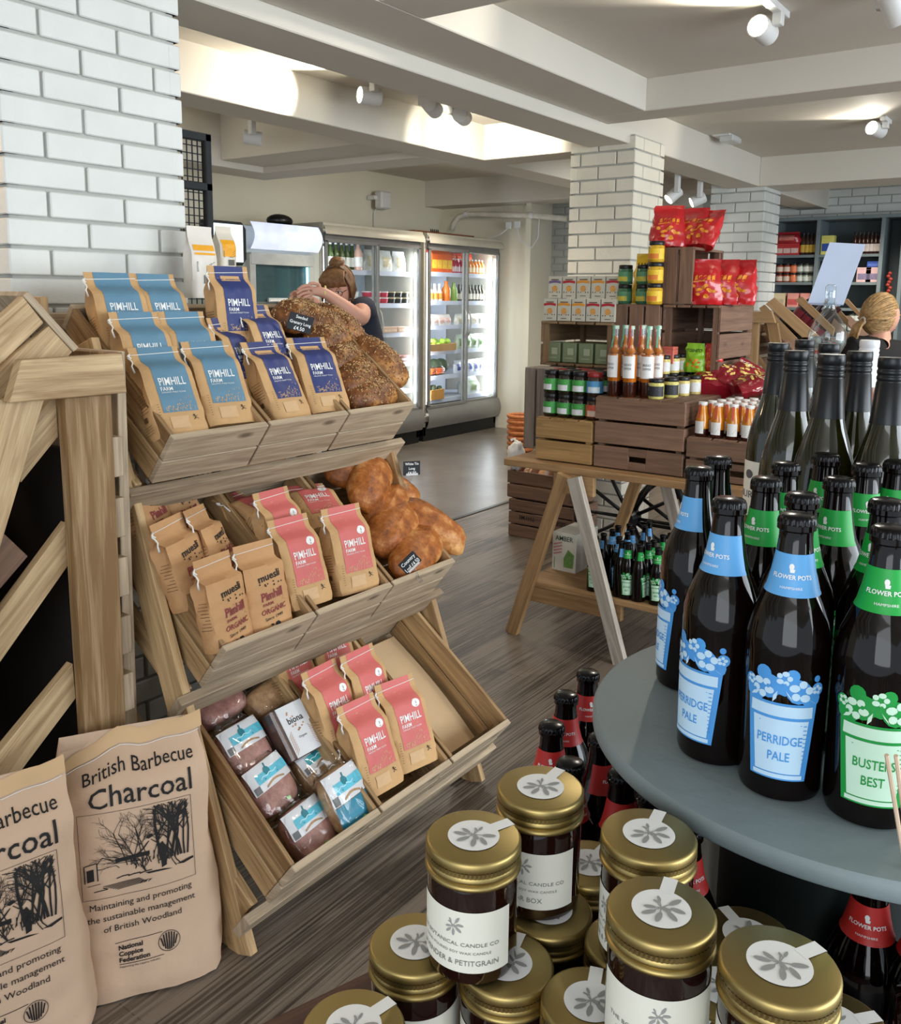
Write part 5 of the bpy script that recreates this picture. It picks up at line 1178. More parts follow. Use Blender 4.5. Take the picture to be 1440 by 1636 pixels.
# small fridge with a lit canopy
r = empty('small_fridge', (4.66, YF, 0)); tag(r, 'smaller upright fridge with pale lit canopy left of the woman', 'fridge'); w = .82
G().box((w/2, .36, .98), (w, .70, 1.9)).build('cabinet', mat('pale_green_grey_metal', (196, 202, 194), .4, var=.02), r, bevel=.01)
G().surf(lambda u, v: Vector((.02+(w-.1)*u, -.05-.05*sin(pi*v), 1.75+.2*v)), 2, 10).build('lit_canopy', mat('lit_canopy_plastic', (206, 214, 240), .4, emit=.55), r, smooth=True)
g = G(); 
for a in ((.05, .06), (.68, .06)): g.box((a[0], -.015, .92), (a[1], .05, 1.58))
g.box((w/2-.05, -.017, 1.68), (w-.16, .054, .09)); g.box((w/2-.05, -.015, .16), (w-.14, .05, .08)); dr = g.build('door_frame', mat('pale_grey_plastic', (186, 190, 188), .4), r, bevel=.004)
G().box((.365, .0, .92), (.60, .01, 1.50)).build('dark_liner', mat('teal_dark_inside', (66, 96, 100), .3, var=.3, scale=3), r)
G().box((.365, -.03, .92), (.575, .005, 1.46)).build('glass_pane', FGL, dr)
for z in (.75, 1.05, 1.35): G().box((.365, -.012, z), (.56, .02, .012)).build('wire_shelf', STEEL, r)
G().box((.635, -.022, .95), (.012, .012, 1.36)).build('led_tube', mat('soft_led', (170, 226, 236), .4, emit=2.2), r)
SWP = carton('cake_slab', .2, .02, .03, (206, 214, 214), (230, 230, 230), False)
for z in (1.056, 1.356): put(SWP, (4.66+.3, YF-.034, z), (0, 0, 0), 'pale packet on the %s wire shelf of the small fridge' % ('upper' if z > 1.2 else 'lower'), 'packet')
r = empty('black_ball', at(447, 349, Y=5.6)); tag(r, 'black domed object on top of the small fridge', 'dome'); G().ell((0, 0, -.02), (.13, .08, .055), 16, 8).build('dome', BLACK, r, smooth=True); G().lathe([(.1, -.08), (.12, -.06)], 16).build('rim', BLACK, r)
# copper board and bits on top of the right fridge
r = empty('copper_board', (7.45, 5.6, 2.02)); tag(r, 'thin reddish board lying on top of the tall fridges', 'board'); G().box((-.05, 0, .008), (1.0, .3, .015)).build('board', mat('copper_brown', (134, 82, 58), .5), r, bevel=.002)
g = G()
for k in range(5): g.tube([(-.1+.03*k, 0, .015), (-.09+.03*k, .01, .055), (-.08+.03*k, 0, .015)], .006, 5)
g.build('wire_coil', BLACK, r)
# mesh rack behind the near pillar, till screen
BM = mat('black_mesh_metal', (44, 48, 52), .4, metal=.3)
c0 = at(293, 205, Y=3.0); c1 = at(334, 215, Y=3.0)
r = empty('mesh_rack', (c1.x, 3.0, 0)); tag(r, 'tall black wire mesh rack just right of the near brick pillar', 'rack')
top = c1.z; W_ = .42
for x in (-W_, 0): G().box((x-.016, 0, top/2), (.032, .03, top)).build('post', BM, r, bevel=.004)
for z in (top-.016, at(335, 300, Y=3.0).z, 1.2, .7, .1): G().box((-W_/2, 0, z), (W_, .03, .032)).build('rail', BM, r, bevel=.003)
g = G()
for k in range(15): g.box((-.03-.026*k, .005, top/2+.05), (.004, .004, top-.14))
for k in range(int((top-.1)/.03)): g.box((-W_/2, .008, .1+.03*k), (W_-.04, .004, .004))
g.build('wire_mesh', BM, r)
s = at(362, 388, Y=3.3); r = empty('till_screen', (s.x, 3.3, s.z)); tag(r, 'dark rounded till screen glowing pale, left of the small fridge', 'screen')
hw = (at(384, 388, Y=3.3)-at(340, 388, Y=3.3)).length/2+.04; hh = (at(362, 352, Y=3.3)-at(362, 422, Y=3.3)).length/2
G().prism([(-hw, -hh), (hw*.8, -hh), (hw, -hh*.7), (hw, hh*.7), (hw*.8, hh), (-hw, hh)], lambda p, d: Vector((p[0], d, p[1])), 0, .04).build('casing', BLACK, r, bevel=.004)
G().box((-.01, -.004, 0), (hw*1.7, .006, hh*1.72)).build('lit_panel', mat('pale_lit_panel', (214, 228, 236), .4, emit=.8), r)
G().box((0, .06, -hh-.2), (.05, .04, .5)).build('stand', BLACK, r)
G().box((0, .10, (-s.z-hh-.38)/2), (.5, .4, s.z-hh-.38)).build('counter_block', mat('till_counter', (150, 120, 92), .6), r)
# ------------------------------------------------------------ people
SKIN = mat('skin', (214, 160, 138), .5, var=.05, sub=.1); NAVY = mat('navy_tshirt', (34, 38, 54), .85, var=.1); BLKT = mat('black_top', (20, 20, 24), .8, var=.1); JEAN = mat('dark_trousers', (40, 42, 50), .85)
def skinned(name, nodes, edges, m, parent, sub=2):
    "nodes: (point, radius); one continuous surface grown round the joints"
    me = bpy.data.meshes.new(name); me.from_pydata([tuple(p) for p, r in nodes], edges, []); me.materials.append(m)
    o = bpy.data.objects.new(name, me); COL.objects.link(o); o.parent = parent
    sk = o.modifiers.new('skin', 'SKIN'); sk.use_smooth_shade = True
    if not me.skin_vertices: 
        bpy.context.view_layer.objects.active = o
        me.attributes  # skin layer is made with the modifier
    lay = me.skin_vertices[0].data if me.skin_vertices else None
    if lay is None: return o
    for i, (p, r) in enumerate(nodes):
        lay[i].radius = r if isinstance(r, tuple) else (r, r)
        lay[i].use_root = (i == 0)
    ss = o.modifiers.new('sub', 'SUBSURF'); ss.levels = sub; ss.render_levels = sub
    return o
def hand(nodes, edges, wrist_i, w, dirn, side, curl, s=1.0):
    "palm and five finger chains rooted in the palm; dirn forward, side = thumb side, curl = towards the grip"
    f, sd, c = dirn.normalized(), side.normalized(), curl.normalized()
    k = len(nodes); nodes.append((w+f*.045*s, (.026*s, .016*s))); edges.append((wrist_i, k)); kn = k
    for j, (off, L) in enumerate(((.026, .062), (.009, .070), (-.009, .066), (-.026, .052))):
        b = w+f*.085*s+sd*off*s; q = len(nodes)
        nodes.append((b, .0095*s)); edges.append((kn, q))
        nodes.append((b+f*L*.5*s+c*.012*s, .0085*s)); edges.append((q, q+1)); nodes.append((b+f*L*.85*s+c*.035*s, .0075*s)); edges.append((q+1, q+2))
    b = w+f*.03*s+sd*.035*s; q = len(nodes); nodes.append((b, .011*s)); edges.append((kn, q)); nodes.append((b+f*.03*s+sd*.018*s+c*.015*s, .0095*s)); edges.append((q, q+1)); nodes.append((b+f*.055*s+sd*.018*s+c*.025*s, .008*s)); edges.append((q+1, q+2))
def head(parent, c, fwd, up, sc, hairm, look='fringe'):
    "head with nose, eyes, brows, mouth, ears; fwd = where the face points"
    f = fwd.normalized(); u = (up-f*up.dot(f)).normalized(); s = f.cross(u); M = Matrix((s, f, u)).transposed()
    def hf(p):
        k = 1.0
        k *= 1-.10*max(0, -p.z)*(1-abs(p.y)*.3)
        if p.y > 0: k += .20*math.exp(-((p.x/.16)**2+((p.z+.12)/.16)**2))*max(0, p.y) + .05*math.exp(-((p.x/.3)**2+((p.z+.78)/.22)**2))
        for e in (-1, 1): k -= .05*math.exp(-(((p.x-e*.36)/.17)**2+((p.z-.08)/.13)**2))*(p.y > 0)
        return k
    g = G(); g.ell(c, (.075*sc, .095*sc, .115*sc), 40, 30, M, fn=hf)
    hd = g.build('head', SKIN, parent, smooth=True)
    def loc(x, y, z): return Vector(c)+M @ Vector((x*sc, y*sc, z*sc))
    for e in (-1, 1):
        eo = G().ell(loc(e*.029, .079, .008), (.011*sc, .008*sc, .007*sc), 12, 8, M).build('eye', mat('eye_white', (232, 228, 224), .2), hd, smooth=True); G().ell(loc(e*.029, .0865, .008), (.005*sc, .003*sc, .005*sc), 10, 6, M).build('iris', mat('iris_brown', (60, 44, 36), .2), eo, smooth=True)
        G().tube([loc(e*.016, .087, .025), loc(e*.030, .087, .029), loc(e*.043, .077, .024)], .0025*sc, 5).build('eyebrow', hairm, hd)
        G().ell(loc(e*.076, -.002, .0), (.009*sc, .019*sc, .029*sc), 12, 10, M).build('ear', SKIN, hd, smooth=True)
    G().ell(loc(0, .084, -.052), (.022*sc, .008*sc, .007*sc), 14, 8, M).build('lips', mat('lips', (182, 98, 96), .4), hd, smooth=True)
    return hd, loc, M
HB = mat('brown_blonde_hair', (122, 88, 58), .45, var=.35, scale=50); HBl = mat('blonde_hair', (172, 138, 92), .42, var=.45, scale=60)
def strands(g, loc, pts_list, r):
    for pts in pts_list: g.tube([loc(*p) for p in pts], r, 6)
def comb(g, c, M, rad_, starts, end, r, seed=0):
    "hair laid over the skull: each strand runs from its start direction to the tie"
    rr = random.Random(seed); E_ = Vector(end).normalized()
    for s0 in starts:
        s0 = (Vector(s0)+Vector((rr.uniform(-.05, .05), 0, rr.uniform(-.05, .05)))).normalized(); pts = []
        for k in range(8):
            d = s0.slerp(E_, k/7*.97) if s0.dot(E_) > -.98 else s0.lerp(E_, k/7); e = 1.03+rr.uniform(-.004, .01); pts.append(Vector(c)+M @ Vector((d.x*rad_[0]*e, d.y*rad_[1]*e, d.z*rad_[2]*e)))
        g.tube(pts, [r*.6, r, r, r, r, r, r, r*.7], 5)
# woman bending behind the loaves
DW = 4.7
pw = empty('person', (0, 0, 0)); base = at(560, 520, D=DW); pw.location = (base.x, base.y, 0); tag(pw, 'person with brown tied-up hair and dark t-shirt reaching over the seeded loaves', 'person')
O_ = Vector(pw.location); A = lambda x, y, d=DW: at(x, y, D=d)-O_
shR, shL = A(578, 492), A(536, 496, DW+.10); neck = A(557, 490, DW+.06); chest = A(572, 530, DW+.08); pel = A(580, 640, DW+.20); pel.z = .95
elb = A(577, 511, DW-.16); wr = A(520, 468, DW-.30)
nodes = [(pel, (.12, .085)), (chest, (.105, .075)), (neck+Vector((0, 0, -.03)), .055), (neck+Vector((0, 0, .04)), .045)]; edges = [(0, 1), (1, 2), (2, 3)]
def addc(fr, *pts):
    i = fr
    for p in pts: nodes.append(p); edges.append((i, len(nodes)-1)); i = len(nodes)-1
    return i
w1 = addc(1, (shR, .05), (shR.lerp(elb, .5), .055), (elb, .048), (elb.lerp(wr, .5), .040), (wr, .026))
fw = (A(495, 464, DW-.34)-wr).normalized(); hand(nodes, edges, w1, wr, fw, Vector((0, 0, 1)), RH*-.2+Vector((0, 0, -1)))
elL = A(520, 512, DW-.02); wl = A(503, 482, DW-.26); w2 = addc(1, (shL, .048), (elL, .046), (wl, .026)); hand(nodes, edges, w2, wl, (A(484, 476, DW-.3)-wl).normalized(), Vector((0, 0, 1)), Vector((0, 0, -1)))
for sgn in (-1, 1):
    hp = pel+RH*.09*sgn+Vector((0, 0, -.06)); addc(0, (hp, .095), (Vector((hp.x, hp.y, .5)), .062), (Vector((hp.x, hp.y, .09)), .042), (Vector((hp.x, hp.y, .045))-FH*.14, .035))
skinned('body', nodes, edges, SKIN, pw)
tn = [(pel+Vector((0, 0, -.07)), (.165, .125)), (chest, (.158, .118)), (neck+Vector((0, 0, -.055)), .072), (shR, .082), (shR.lerp(elb, .42), .070), (shL, .078), (shL.lerp(elL, .45), .062)]
skinned('tshirt', tn, [(0, 1), (1, 2), (1, 3), (3, 4), (1, 5), (5, 6)], NAVY, pw)
tr = [(pel+Vector((0, 0, .0)), (.17, .13))]; te = []
for sgn in (-1, 1):
    hp = pel+RH*.09*sgn+Vector((0, 0, -.08)); k = len(tr); tr += [(hp, .108), (Vector((hp.x, hp.y, .5)), .075), (Vector((hp.x, hp.y, .10)), .058)]; te += [(0, k), (k, k+1), (k+1, k+2)]
skinned('trousers', tr, te, JEAN, pw)
bd = A(577, 543, DW-.06); G().lathe([(.016, -.003), (.016, .003)], 20, bd, M=(-FH).to_track_quat('Z', 'Y').to_matrix()).build('round_badge', WHITE, pw)
G().tube([wr+Vector((.0, 0, .033)), wr+FH*-.03, wr+Vector((0, 0, -.033)), wr+FH*.03, wr+Vector((0, 0, .033))], .005, 6).build('wrist_band', mat('yellow_band', (206, 196, 110), .5), pw, smooth=True)
hc = A(541, 460, DW-.02); hd, loc, M_ = head(pw, hc, -FH*1.0-RH*.22+Vector((0, 0, -.42)), Vector((0, 0, 1)), .95, HB)
g = G(); g.ell(loc(0, -.014, .016), (.083*.95, .100*.95, .112*.95), 30, 22, M_, fn=lambda p: .62 if (p.y > .35 and p.z < .30) else (1+.03*nz3(p.x*6, p.y*6, p.z*6)))
rr = random.Random(5); L_ = []
for k in range(26): x = -.07+.0056*k; L_.append([(x*.75, .03, .118-.2*x*x*10), (x*.95, .088, .082), (x*1.02, .098-.5*x*x*8, .038+.006*rr.random())])
for e in (-1, 1):
    for k in range(7): L_.append([(e*.06, .05-.012*k, .09), (e*.085, .045-.012*k, .03), (e*.087, .04-.012*k, -.06+.006*k)])
strands(g, loc, L_, .0062); comb(g, loc(0, -.014, .016), M_, (.079, .095, .107), [(sin(a*.085), .30, cos(a*.085)) for a in range(-26, 27)]+[(sin(a*.12), -.35, -.75) for a in range(-12, 13)], (0, -.2, 1), .0042, 3); g.ell(loc(0, -.03, .135), (.042, .036, .03), 16, 10, M_, fn=lambda p: 1+.12*nz3(p.x*5, p.y*5, p.z*5)); g.build('hair', HB, pw, smooth=True)
G().tube([loc(.032*cos(a*pi/5), -.03+.028*sin(a*pi/5), .122) for a in range(11)], .009, 8).build('hair_tie', mat('pink_hair_tie', (206, 130, 126), .7), pw, smooth=True)
g = G()
for e in (-1, 1): g.tube([loc(e*.031+.021*cos(a*pi/8), .100-.012*abs(cos(a*pi/8)), .006+.016*sin(a*pi/8)) for a in range(17)], .0018, 5)
g.tube([loc(-.01, .104, .01), loc(.01, .104, .01)], .0018, 5)
for e in (-1, 1): g.tube([loc(e*.051, .09, .008), loc(e*.078, .0, .008)], .0016, 5)
g.build('glasses', BLACK, pw)
# clear stand beside her badge
r = empty('acrylic_stand', at(600, 560, D=4.0)); r.location.z = 0; zz = at(600, 545, D=4.0).z; tag(r, 'clear grey acrylic holder behind the tall seeded loaf', 'holder')
G().box((0, 0, zz-.05), (.14, .012, .16)).build('panel', CLIPM, r, bevel=.002); G().box((0, .02, (zz-.12)/2), (.03, .03, zz-.12)).build('post', STEEL, r); G().box((0, .02, .01), (.25, .25, .02)).build('foot', STEEL, r)
# woman with a ponytail at the right
DW = 5.0
pw = empty('person', (0, 0, 0)); base = at(1405, 560, D=DW); pw.location = (base.x, base.y, 0); tag(pw, 'person with blonde ponytail and black top, back of the head turned to us', 'person'); O_ = Vector(pw.location)
neck = A(1408, 535, DW); chest = A(1400, 590, DW); pel = A(1398, 680, DW+.05); pel.z = .72
s1_, s2_ = A(1362, 556, DW), A(1445, 562, DW+.05)
nodes = [(pel, (.12, .09)), (chest, (.11, .08)), (neck+Vector((0, 0, -.02)), .055), (neck+Vector((0, 0, .06)), .05)]; edges = [(0, 1), (1, 2), (2, 3)]
e1, e2 = A(1352, 640, DW-.05), A(1462, 640, DW); wa, wb = A(1372, 690, DW-.28), A(1440, 690, DW-.25)
i1 = addc(1, (s1_, .06), (e1, .045), (wa, .027)); hand(nodes, edges, i1, wa, FH*-1+RH*.3, RH, Vector((0, 0, -1))); i2 = addc(1, (s2_, .06), (e2, .045), (wb, .027)); hand(nodes, edges, i2, wb, FH*-1-RH*.3, -RH, Vector((0, 0, -1)))
for sgn in (-1, 1):
    hp = pel+RH*.09*sgn+Vector((0, 0, -.05)); kn = hp+FH*.22+Vector((0, 0, -.20)); addc(0, (hp, .095), (kn, .062), (Vector((hp.x, hp.y, .09)), .042), (Vector((hp.x, hp.y, .045))+FH*.14, .035))
skinned('body', nodes, edges, SKIN, pw)
skinned('black_top', [(pel+Vector((0, 0, -.07)), (.165, .13)), (chest, (.155, .125)), (neck+Vector((0, 0, -.03)), .085), (s1_, .082), (e1, .06), (s2_, .082), (e2, .056)], [(0, 1), (1, 2), (1, 3), (3, 4), (1, 5), (5, 6)], BLKT, pw)
tr = [(pel, (.17, .13))]; te = []
for sgn in (-1, 1):
    hp = pel+RH*.09*sgn+Vector((0, 0, -.06)); kn = hp+FH*.22+Vector((0, 0, -.20)); k = len(tr); tr += [(hp, .108), (kn, .075), (Vector((hp.x, hp.y, .10)), .055)]; te += [(0, k), (k, k+1), (k+1, k+2)]
skinned('trousers', tr, te, JEAN, pw)
hd, loc, M_ = head(pw, A(1410, 507, DW), RH*.95+FH*.25+Vector((0, 0, -.15)), Vector((0, 0, 1)), 1.0, HBl)
g = G(); g.ell(loc(0, -.018, .014), (.085, .103, .116), 34, 24, M_, fn=lambda p: .66 if (p.y > .30 and p.z < .35) else (1+.02*nz3(p.x*8, p.y*8, p.z*8)))
L_ = []
for k in range(15): a = -1+2*k/14; L_.append([(.070*a, -.005, .100-.05*abs(a)), (.078*a, -.045, .07-.07*abs(a)), (.06*a, -.095, .015), (.02*a, -.118, -.035)])
for k in range(9): a = -1+2*k/8; L_.append([(.014*a, -.118, -.035), (.030*a, -.150, -.075), (.030*a, -.158, -.125), (.012*a, -.150, -.17)])
for k in range(26): a = -1+2*k/25; L_.append([(.080*a, .03-.05*abs(a), .105-.10*abs(a)), (.088*a, -.04, .075-.09*abs(a)), (.066*a, -.098, .01-.03*abs(a)), (.01*a, -.120, -.036)])
comb(g, loc(0, -.018, .014), M_, (.085, .103, .116), [(sin(a*.07), .36, cos(a*.07)) for a in range(-34, 35)]+[(sin(a*.12), -.1, -.8) for a in range(-10, 11)], (0, -1, -.42), .0044, 4); strands(g, loc, L_, .0075); g.build('hair', HBl, pw, smooth=True)
G().tube([loc(.02*cos(a*pi/5), -.122, -.040+.02*sin(a*pi/5)) for a in range(11)], .006, 8).build('hair_tie', mat('pale_hair_tie', (206, 196, 186), .6), pw, smooth=True)
# ------------------------------------------------------------ trestle table with crates in the middle of the shop
XT = 3.13; ZTT = .745
tt = empty('trestle_table', (3.55, 1.5, 0)); tag(tt, 'pine trestle table with a low shelf, stacked with brown crates', 'table')
P_ = lambda x, y, z: Vector((x-3.55, y-1.5, z))
for k in range(5): G().board(P_(XT+.09+.18*k, .72, ZTT-.014), P_(XT+.09+.18*k, 1.995, ZTT-.014), .176, .028, (1, 0, 0)).build('top_board', WD_TRES, tt, bevel=.002)
for X in (3.12, 3.93):
    m_ = WD_TRES
    G().board(P_(X, 1.93, 0), P_(X, 1.70, ZTT-.03), .055, .03, (0, 1, 0)).build('leg', m_, tt, bevel=.002)
    G().board(P_(X-.03, 1.41, 0), P_(X-.03, 1.64, ZTT-.03), .055, .03, (0, 1, 0)).build('leg', wood('pale_trestle_leg%d' % (X*10), (150, 138, 124), (206, 198, 186), knots=.3), tt, bevel=.002)
    G().board(P_(X+.03, 1.90, .19), P_(X+.03, 1.44, .19), .07, .025, (0, 0, 1)).build('cross_rail', m_, tt, bevel=.002)
    G().board(P_(X+.03, 1.76, ZTT-.07), P_(X+.03, 1.58, ZTT-.07), .08, .025, (0, 0, 1)).build('cross_rail', m_, tt, bevel=.002)
for X in (3.12, 3.93):
    G().board(P_(X, 1.15, 0), P_(X, .98, ZTT-.03), .055, .03, (0, 1, 0)).build('leg', WD_TRES, tt, bevel=.002)
    G().board(P_(X-.03, .70, 0), P_(X-.03, .92, ZTT-.03), .055, .03, (0, 1, 0)).build('leg', WD_TRES, tt, bevel=.002)
for k in range(4): G().board(P_(3.20+.155*k, 1.875, .235), P_(3.20+.155*k, .98, .235), .148, .022, (1, 0, 0)).build('shelf_board', WD_TRES, tt, bevel=.002)
ZSH = .246
def crate_box(label, x0, x1, y0, y1, z0, z1, open_='z', n=3, m=WD_CRATE, hole=None, vert=False, name='wooden_crate', grp='wooden crates of the middle display', cat='crate'):
    """slatted fruit crate; open_ names the open side: z top, -z underneath, -x towards the aisle, +x away"""
    c = Vector(((x0+x1)/2, (y0+y1)/2, z0)); r = empty(name, c); tag(r, label, cat, grp)
    dx, dy, dz = x1-x0, y1-y0, z1-z0; t = .011
    def slats(face):
        g = G(); ax = {'-x': 0, '+x': 0, '-y': 1, '+y': 1, '-z': 2, 'z': 2}[face]; sg = -1 if face[0] == '-' else 1
        D = (dx, dy, dz)
        if ax == 2: along, across = (1, 0) if dy > dx else (0, 1)
        elif vert: along, across = 2, 1-ax
        else: along, across = 1-ax, 2
        nn = n if ax != 2 else 4
        if vert and ax != 2: nn = 3
        for k in range(nn):
            w = D[across]/nn; p = [0, 0, dz/2]; p[ax] = (0 if ax < 2 else dz/2)+sg*(D[ax]/2-t/2); p[across] = (0 if across < 2 else dz/2)-D[across]/2+w*(k+.5)
            s = [0, 0, 0]; s[ax] = t; s[across] = w-.010; s[along] = D[along]-(2*t if ax == 1 else .001)
            if hole is not None and face == hole[0] and k == hole[1]:
                hw = .036; hz = .011; L_ = s[along]; q = list(p)
                for sx in (-1, 1):
                    s2 = list(s); s2[along] = (L_-2*hw)/2; q2 = list(p); q2[along] = p[along]+sx*(hw+s2[along]/2); g.box(q2, s2)
                    s3 = list(s); s3[along] = 2*hw; s3[across] = (s[across]-2*hz)/2; q3 = list(p); q3[across] = p[across]+sx*(hz+s3[across]/2); g.box(q3, s3)
            else: g.box(p, s)
        return g.build({'-x': 'front_slats', '+x': 'back_slats', '-y': 'side_slats', '+y': 'side_slats', '-z': 'bottom_slats', 'z': 'top_slats'}[face], m, r, bevel=.0015)
    for f in ('-x', '+x', '-y', '+y', '-z', 'z'):
        if f != open_: slats(f)
    g = G()
    for sx in (-1, 1):
        for sy in (-1, 1): G().box((sx*(dx/2-t-.012), sy*(dy/2-t-.012), dz/2), (.022, .022, dz-.004)).build('corner_post', m, r)
    return r
crate_box('golden pine crate at the left end of the trestle table, spice jars on it', 3.2, 3.66, 1.625, 1.885, ZTT, .925, '-z', 2, WD_GOLD)
crate_box('large brown crate with an oval handle hole, centre of the trestle table', 3.2, 3.74, 1.245, 1.615, ZTT, 1.03, '-z', 3, hole=('-x', 0))
crate_box('low brown crate right of the big one, orange sauce bottles on it', 3.2, 3.72, .86, 1.235, ZTT, .905, '-z', 2, hole=('-x', 0))
crate_box('brown crate set back behind the low one, crisp bags heaped on it', 3.76, 4.0, .86, 1.61, ZTT, 1.03, '-z', 3)
crate_box('grey-brown crate end standing upright left of the spice jars', 3.42, 3.56, 1.90, 2.08, ZTT, 1.105, '+x', 3, wood('grey_crate_wood', (120, 106, 98), (172, 158, 146)), vert=True)
crate_box('brown crate stacked behind the spice jars under the tin crate', 3.60, 3.98, 1.75, 2.06, ZTT, 1.105, '-z', 3)
crate_box('open crate holding olive green tins, cracker boxes on top of it', 3.58, 3.98, 1.735, 2.10, 1.108, 1.305, '-x', 2, wood('tan_crate_wood', (110, 86, 60), (156, 126, 92)))
crate_box('brown crate under the upright pair, hidden behind the tall sauce bottles', 3.76, 4.12, 1.26, 1.72, 1.032, 1.05, '-z', 1)
crate_box('upright brown crate with its planked base to view, jars standing on it', 3.60, 4.02, 1.53, 1.75, 1.052, 1.386, '+x', 3, vert=True)
crate_box('upright open brown crate with snack packets inside, right of the planked one', 3.60, 4.02, 1.275, 1.525, 1.052, 1.386, '-x', 3)
crate_box('small brown crate highest of all, red crisp bags on top', 3.60, 3.95, 1.395, 1.60, 1.389, 1.62, '-y', 3, vert=True)
# floor crates
FC = crate_box('dark brown crate on the floor by the trestle, THYME and SIDES printed upside down', 4.46, 4.72, 2.345, 2.80, 0, .23, 'z', 3, grp='floor crates')
f = lambda x, z: Vector((-.132, .0-x, z)); g = G()
for t, x in (('THYME', -.10), ('SIDES', .12)):
    vs, fs = text2d(t, .01); wd = max(v[0] for v in vs); g.add([f(x-(v[0]-wd/2)*.034, .135-v[1]*.034) for v in vs], fs)
g.build('stencil', INK, FC)
crate_box('brown crate stacked on the printed one, kraft pasta bags in it', 4.47, 4.71, 2.36, 2.82, .232, .40, 'z', 2, grp='floor crates')
crate_box('grey crate standing on end beside the left corner of the trestle table', 4.40, 4.66, 2.30, 2.44, .40, .90, '+x', 3, wood('silver_crate_wood', (110, 100, 92), (156, 146, 138)), grp='floor crates', vert=True)
KB = pouchy('kraft_pasta_bag', .14, .08, .2, (196, 140, 92), (120, 74, 50), 8)
for i, (y, a) in enumerate(((2.60, .9), (2.50, -.7), (2.70, 1.2))): put(KB, (4.56, y, .30), (-.9, a*.4, -pi/2+a*.4), ('orange-brown kraft bag lying on the floor crate under the table edge', 'kraft bag behind the orange-brown one on the floor crate', 'pale kraft bag at the left on the floor crate')[i], 'bag', 'bags on the floor crates')
r = empty('white_bundle', (4.5, 2.78, .41)); tag(r, 'crumpled white bag on the floor crates left of the trestle table', 'bag'); G().ell((0, 0, .07), (.05, .05, .085), 22, 16, fn=lambda p: 1+.28*nz3(p.x*3, p.y*3, p.z*3)).build('bag_body', WHITE, r, smooth=True); G().tube([(0, 0, .14), (.01, .02, .17), (0, .04, .16)], .008, 6).build('bag_tie', WHITE, r)
# wicker basket far behind
r = empty('wicker_basket', at(832, 693, X=6.6)); r.location.z = 0; zb = at(832, 693, X=6.6).z; tag(r, 'orange wicker basket beyond the trestle table by the wall', 'basket'); g = G(); zt_ = at(832, 660, X=6.6).z
for k in range(9): g.tube([((.10+.01*k/9)*cos(a*pi/8), (.10+.01*k/9)*sin(a*pi/8), zt_*(k+.5)/9) for a in range(17)], .018, 6)
g.build('woven_wall', mat('wicker', (186, 112, 62), .6, var=.25, scale=40), r, smooth=True); G().lathe([(.0, .01), (.1, .01)], 16).build('base', mat('wicker', (186, 112, 62)), r)
# jars of spice sauce
def jar_(name, rr, h, body, lid, lab, lab2=None, r_=.15):
    o = empty(name); G().lathe([(rr*.9, 0), (rr, .004), (rr, h*.74), (rr*.86, h*.82)], 22).build('jar_glass', mat(name+'_b%d%d%d' % body, body, r_, var=.25, scale=70, coat=.8), o, auto=50)
    G().lathe([(rr*.92, h*.80), (rr*.95, h*.82), (rr*.95, h*.98), (rr*.9, h), (.0001, h)], 22, cap=False).build('lid', mat('lid%d%d%d' % lid, lid, .35), o, auto=50)
    f = cyl(rr, .0008); w_ = rr*1.5
    L_ = G().surf(lambda u, v: f(-w_+2*w_*u, h*.14+h*.5*v), 14, 1).build('label', mat(name+'_l%d%d%d' % lab, lab, .5, var=.06, scale=40), o, smooth=True); g = G(); f = cyl(rr, .0014)
    if lab2: g.surf(lambda u, v: f(-w_*.55+w_*1.0*u, h*.16+h*.24*v), 6, 1); g.build('label_block', mat('blk%d%d%d' % lab2, lab2, .5, var=.1, scale=60), L_)
    g = G()
    for k in range(3): g.line([(-w_*.5, h*(.45+.05*k)), (w_*(.5-.2*(k % 2)), h*(.45+.05*k))], h*.022, f)
    g.build('label_lines', INK if sum(lab) > 330 else WHITE, L_); return o
JG = jar_('spice_jar', .033, .095, (34, 26, 18), (24, 24, 26), (70, 160, 74), (226, 226, 230)); JO = jar_('spice_jar', .033, .095, (60, 34, 18), (24, 24, 26), (206, 90, 60), (226, 200, 180)); JBl = jar_('spice_jar', .033, .095, (50, 34, 20), (150, 40, 40), (80, 150, 196), (210, 222, 230))
fx = -pi/2  # fronts towards the aisle (-X)
for lv in range(2):
    for i in range(4):
        for j in range(3):
            if lv == 0 and j == 2: continue
            p = (JG, JG, JG, (JO if lv == 0 else JBl))[i] if j == 0 else (JBl if (i+j) % 2 else JG)
            put(p, (3.255+.072*j, 1.845-.0655*i, .927+.0955*lv), (0, 0, fx+.2*(i-1)), 'dark spice jar, %s of the %s layer, %s on the golden crate' % (('left end', 'second', 'third', 'right end')[i], ('lower', 'upper')[lv], ('front row', 'middle row', 'back row')[j]), 'jar', 'spice jars on the golden crate')
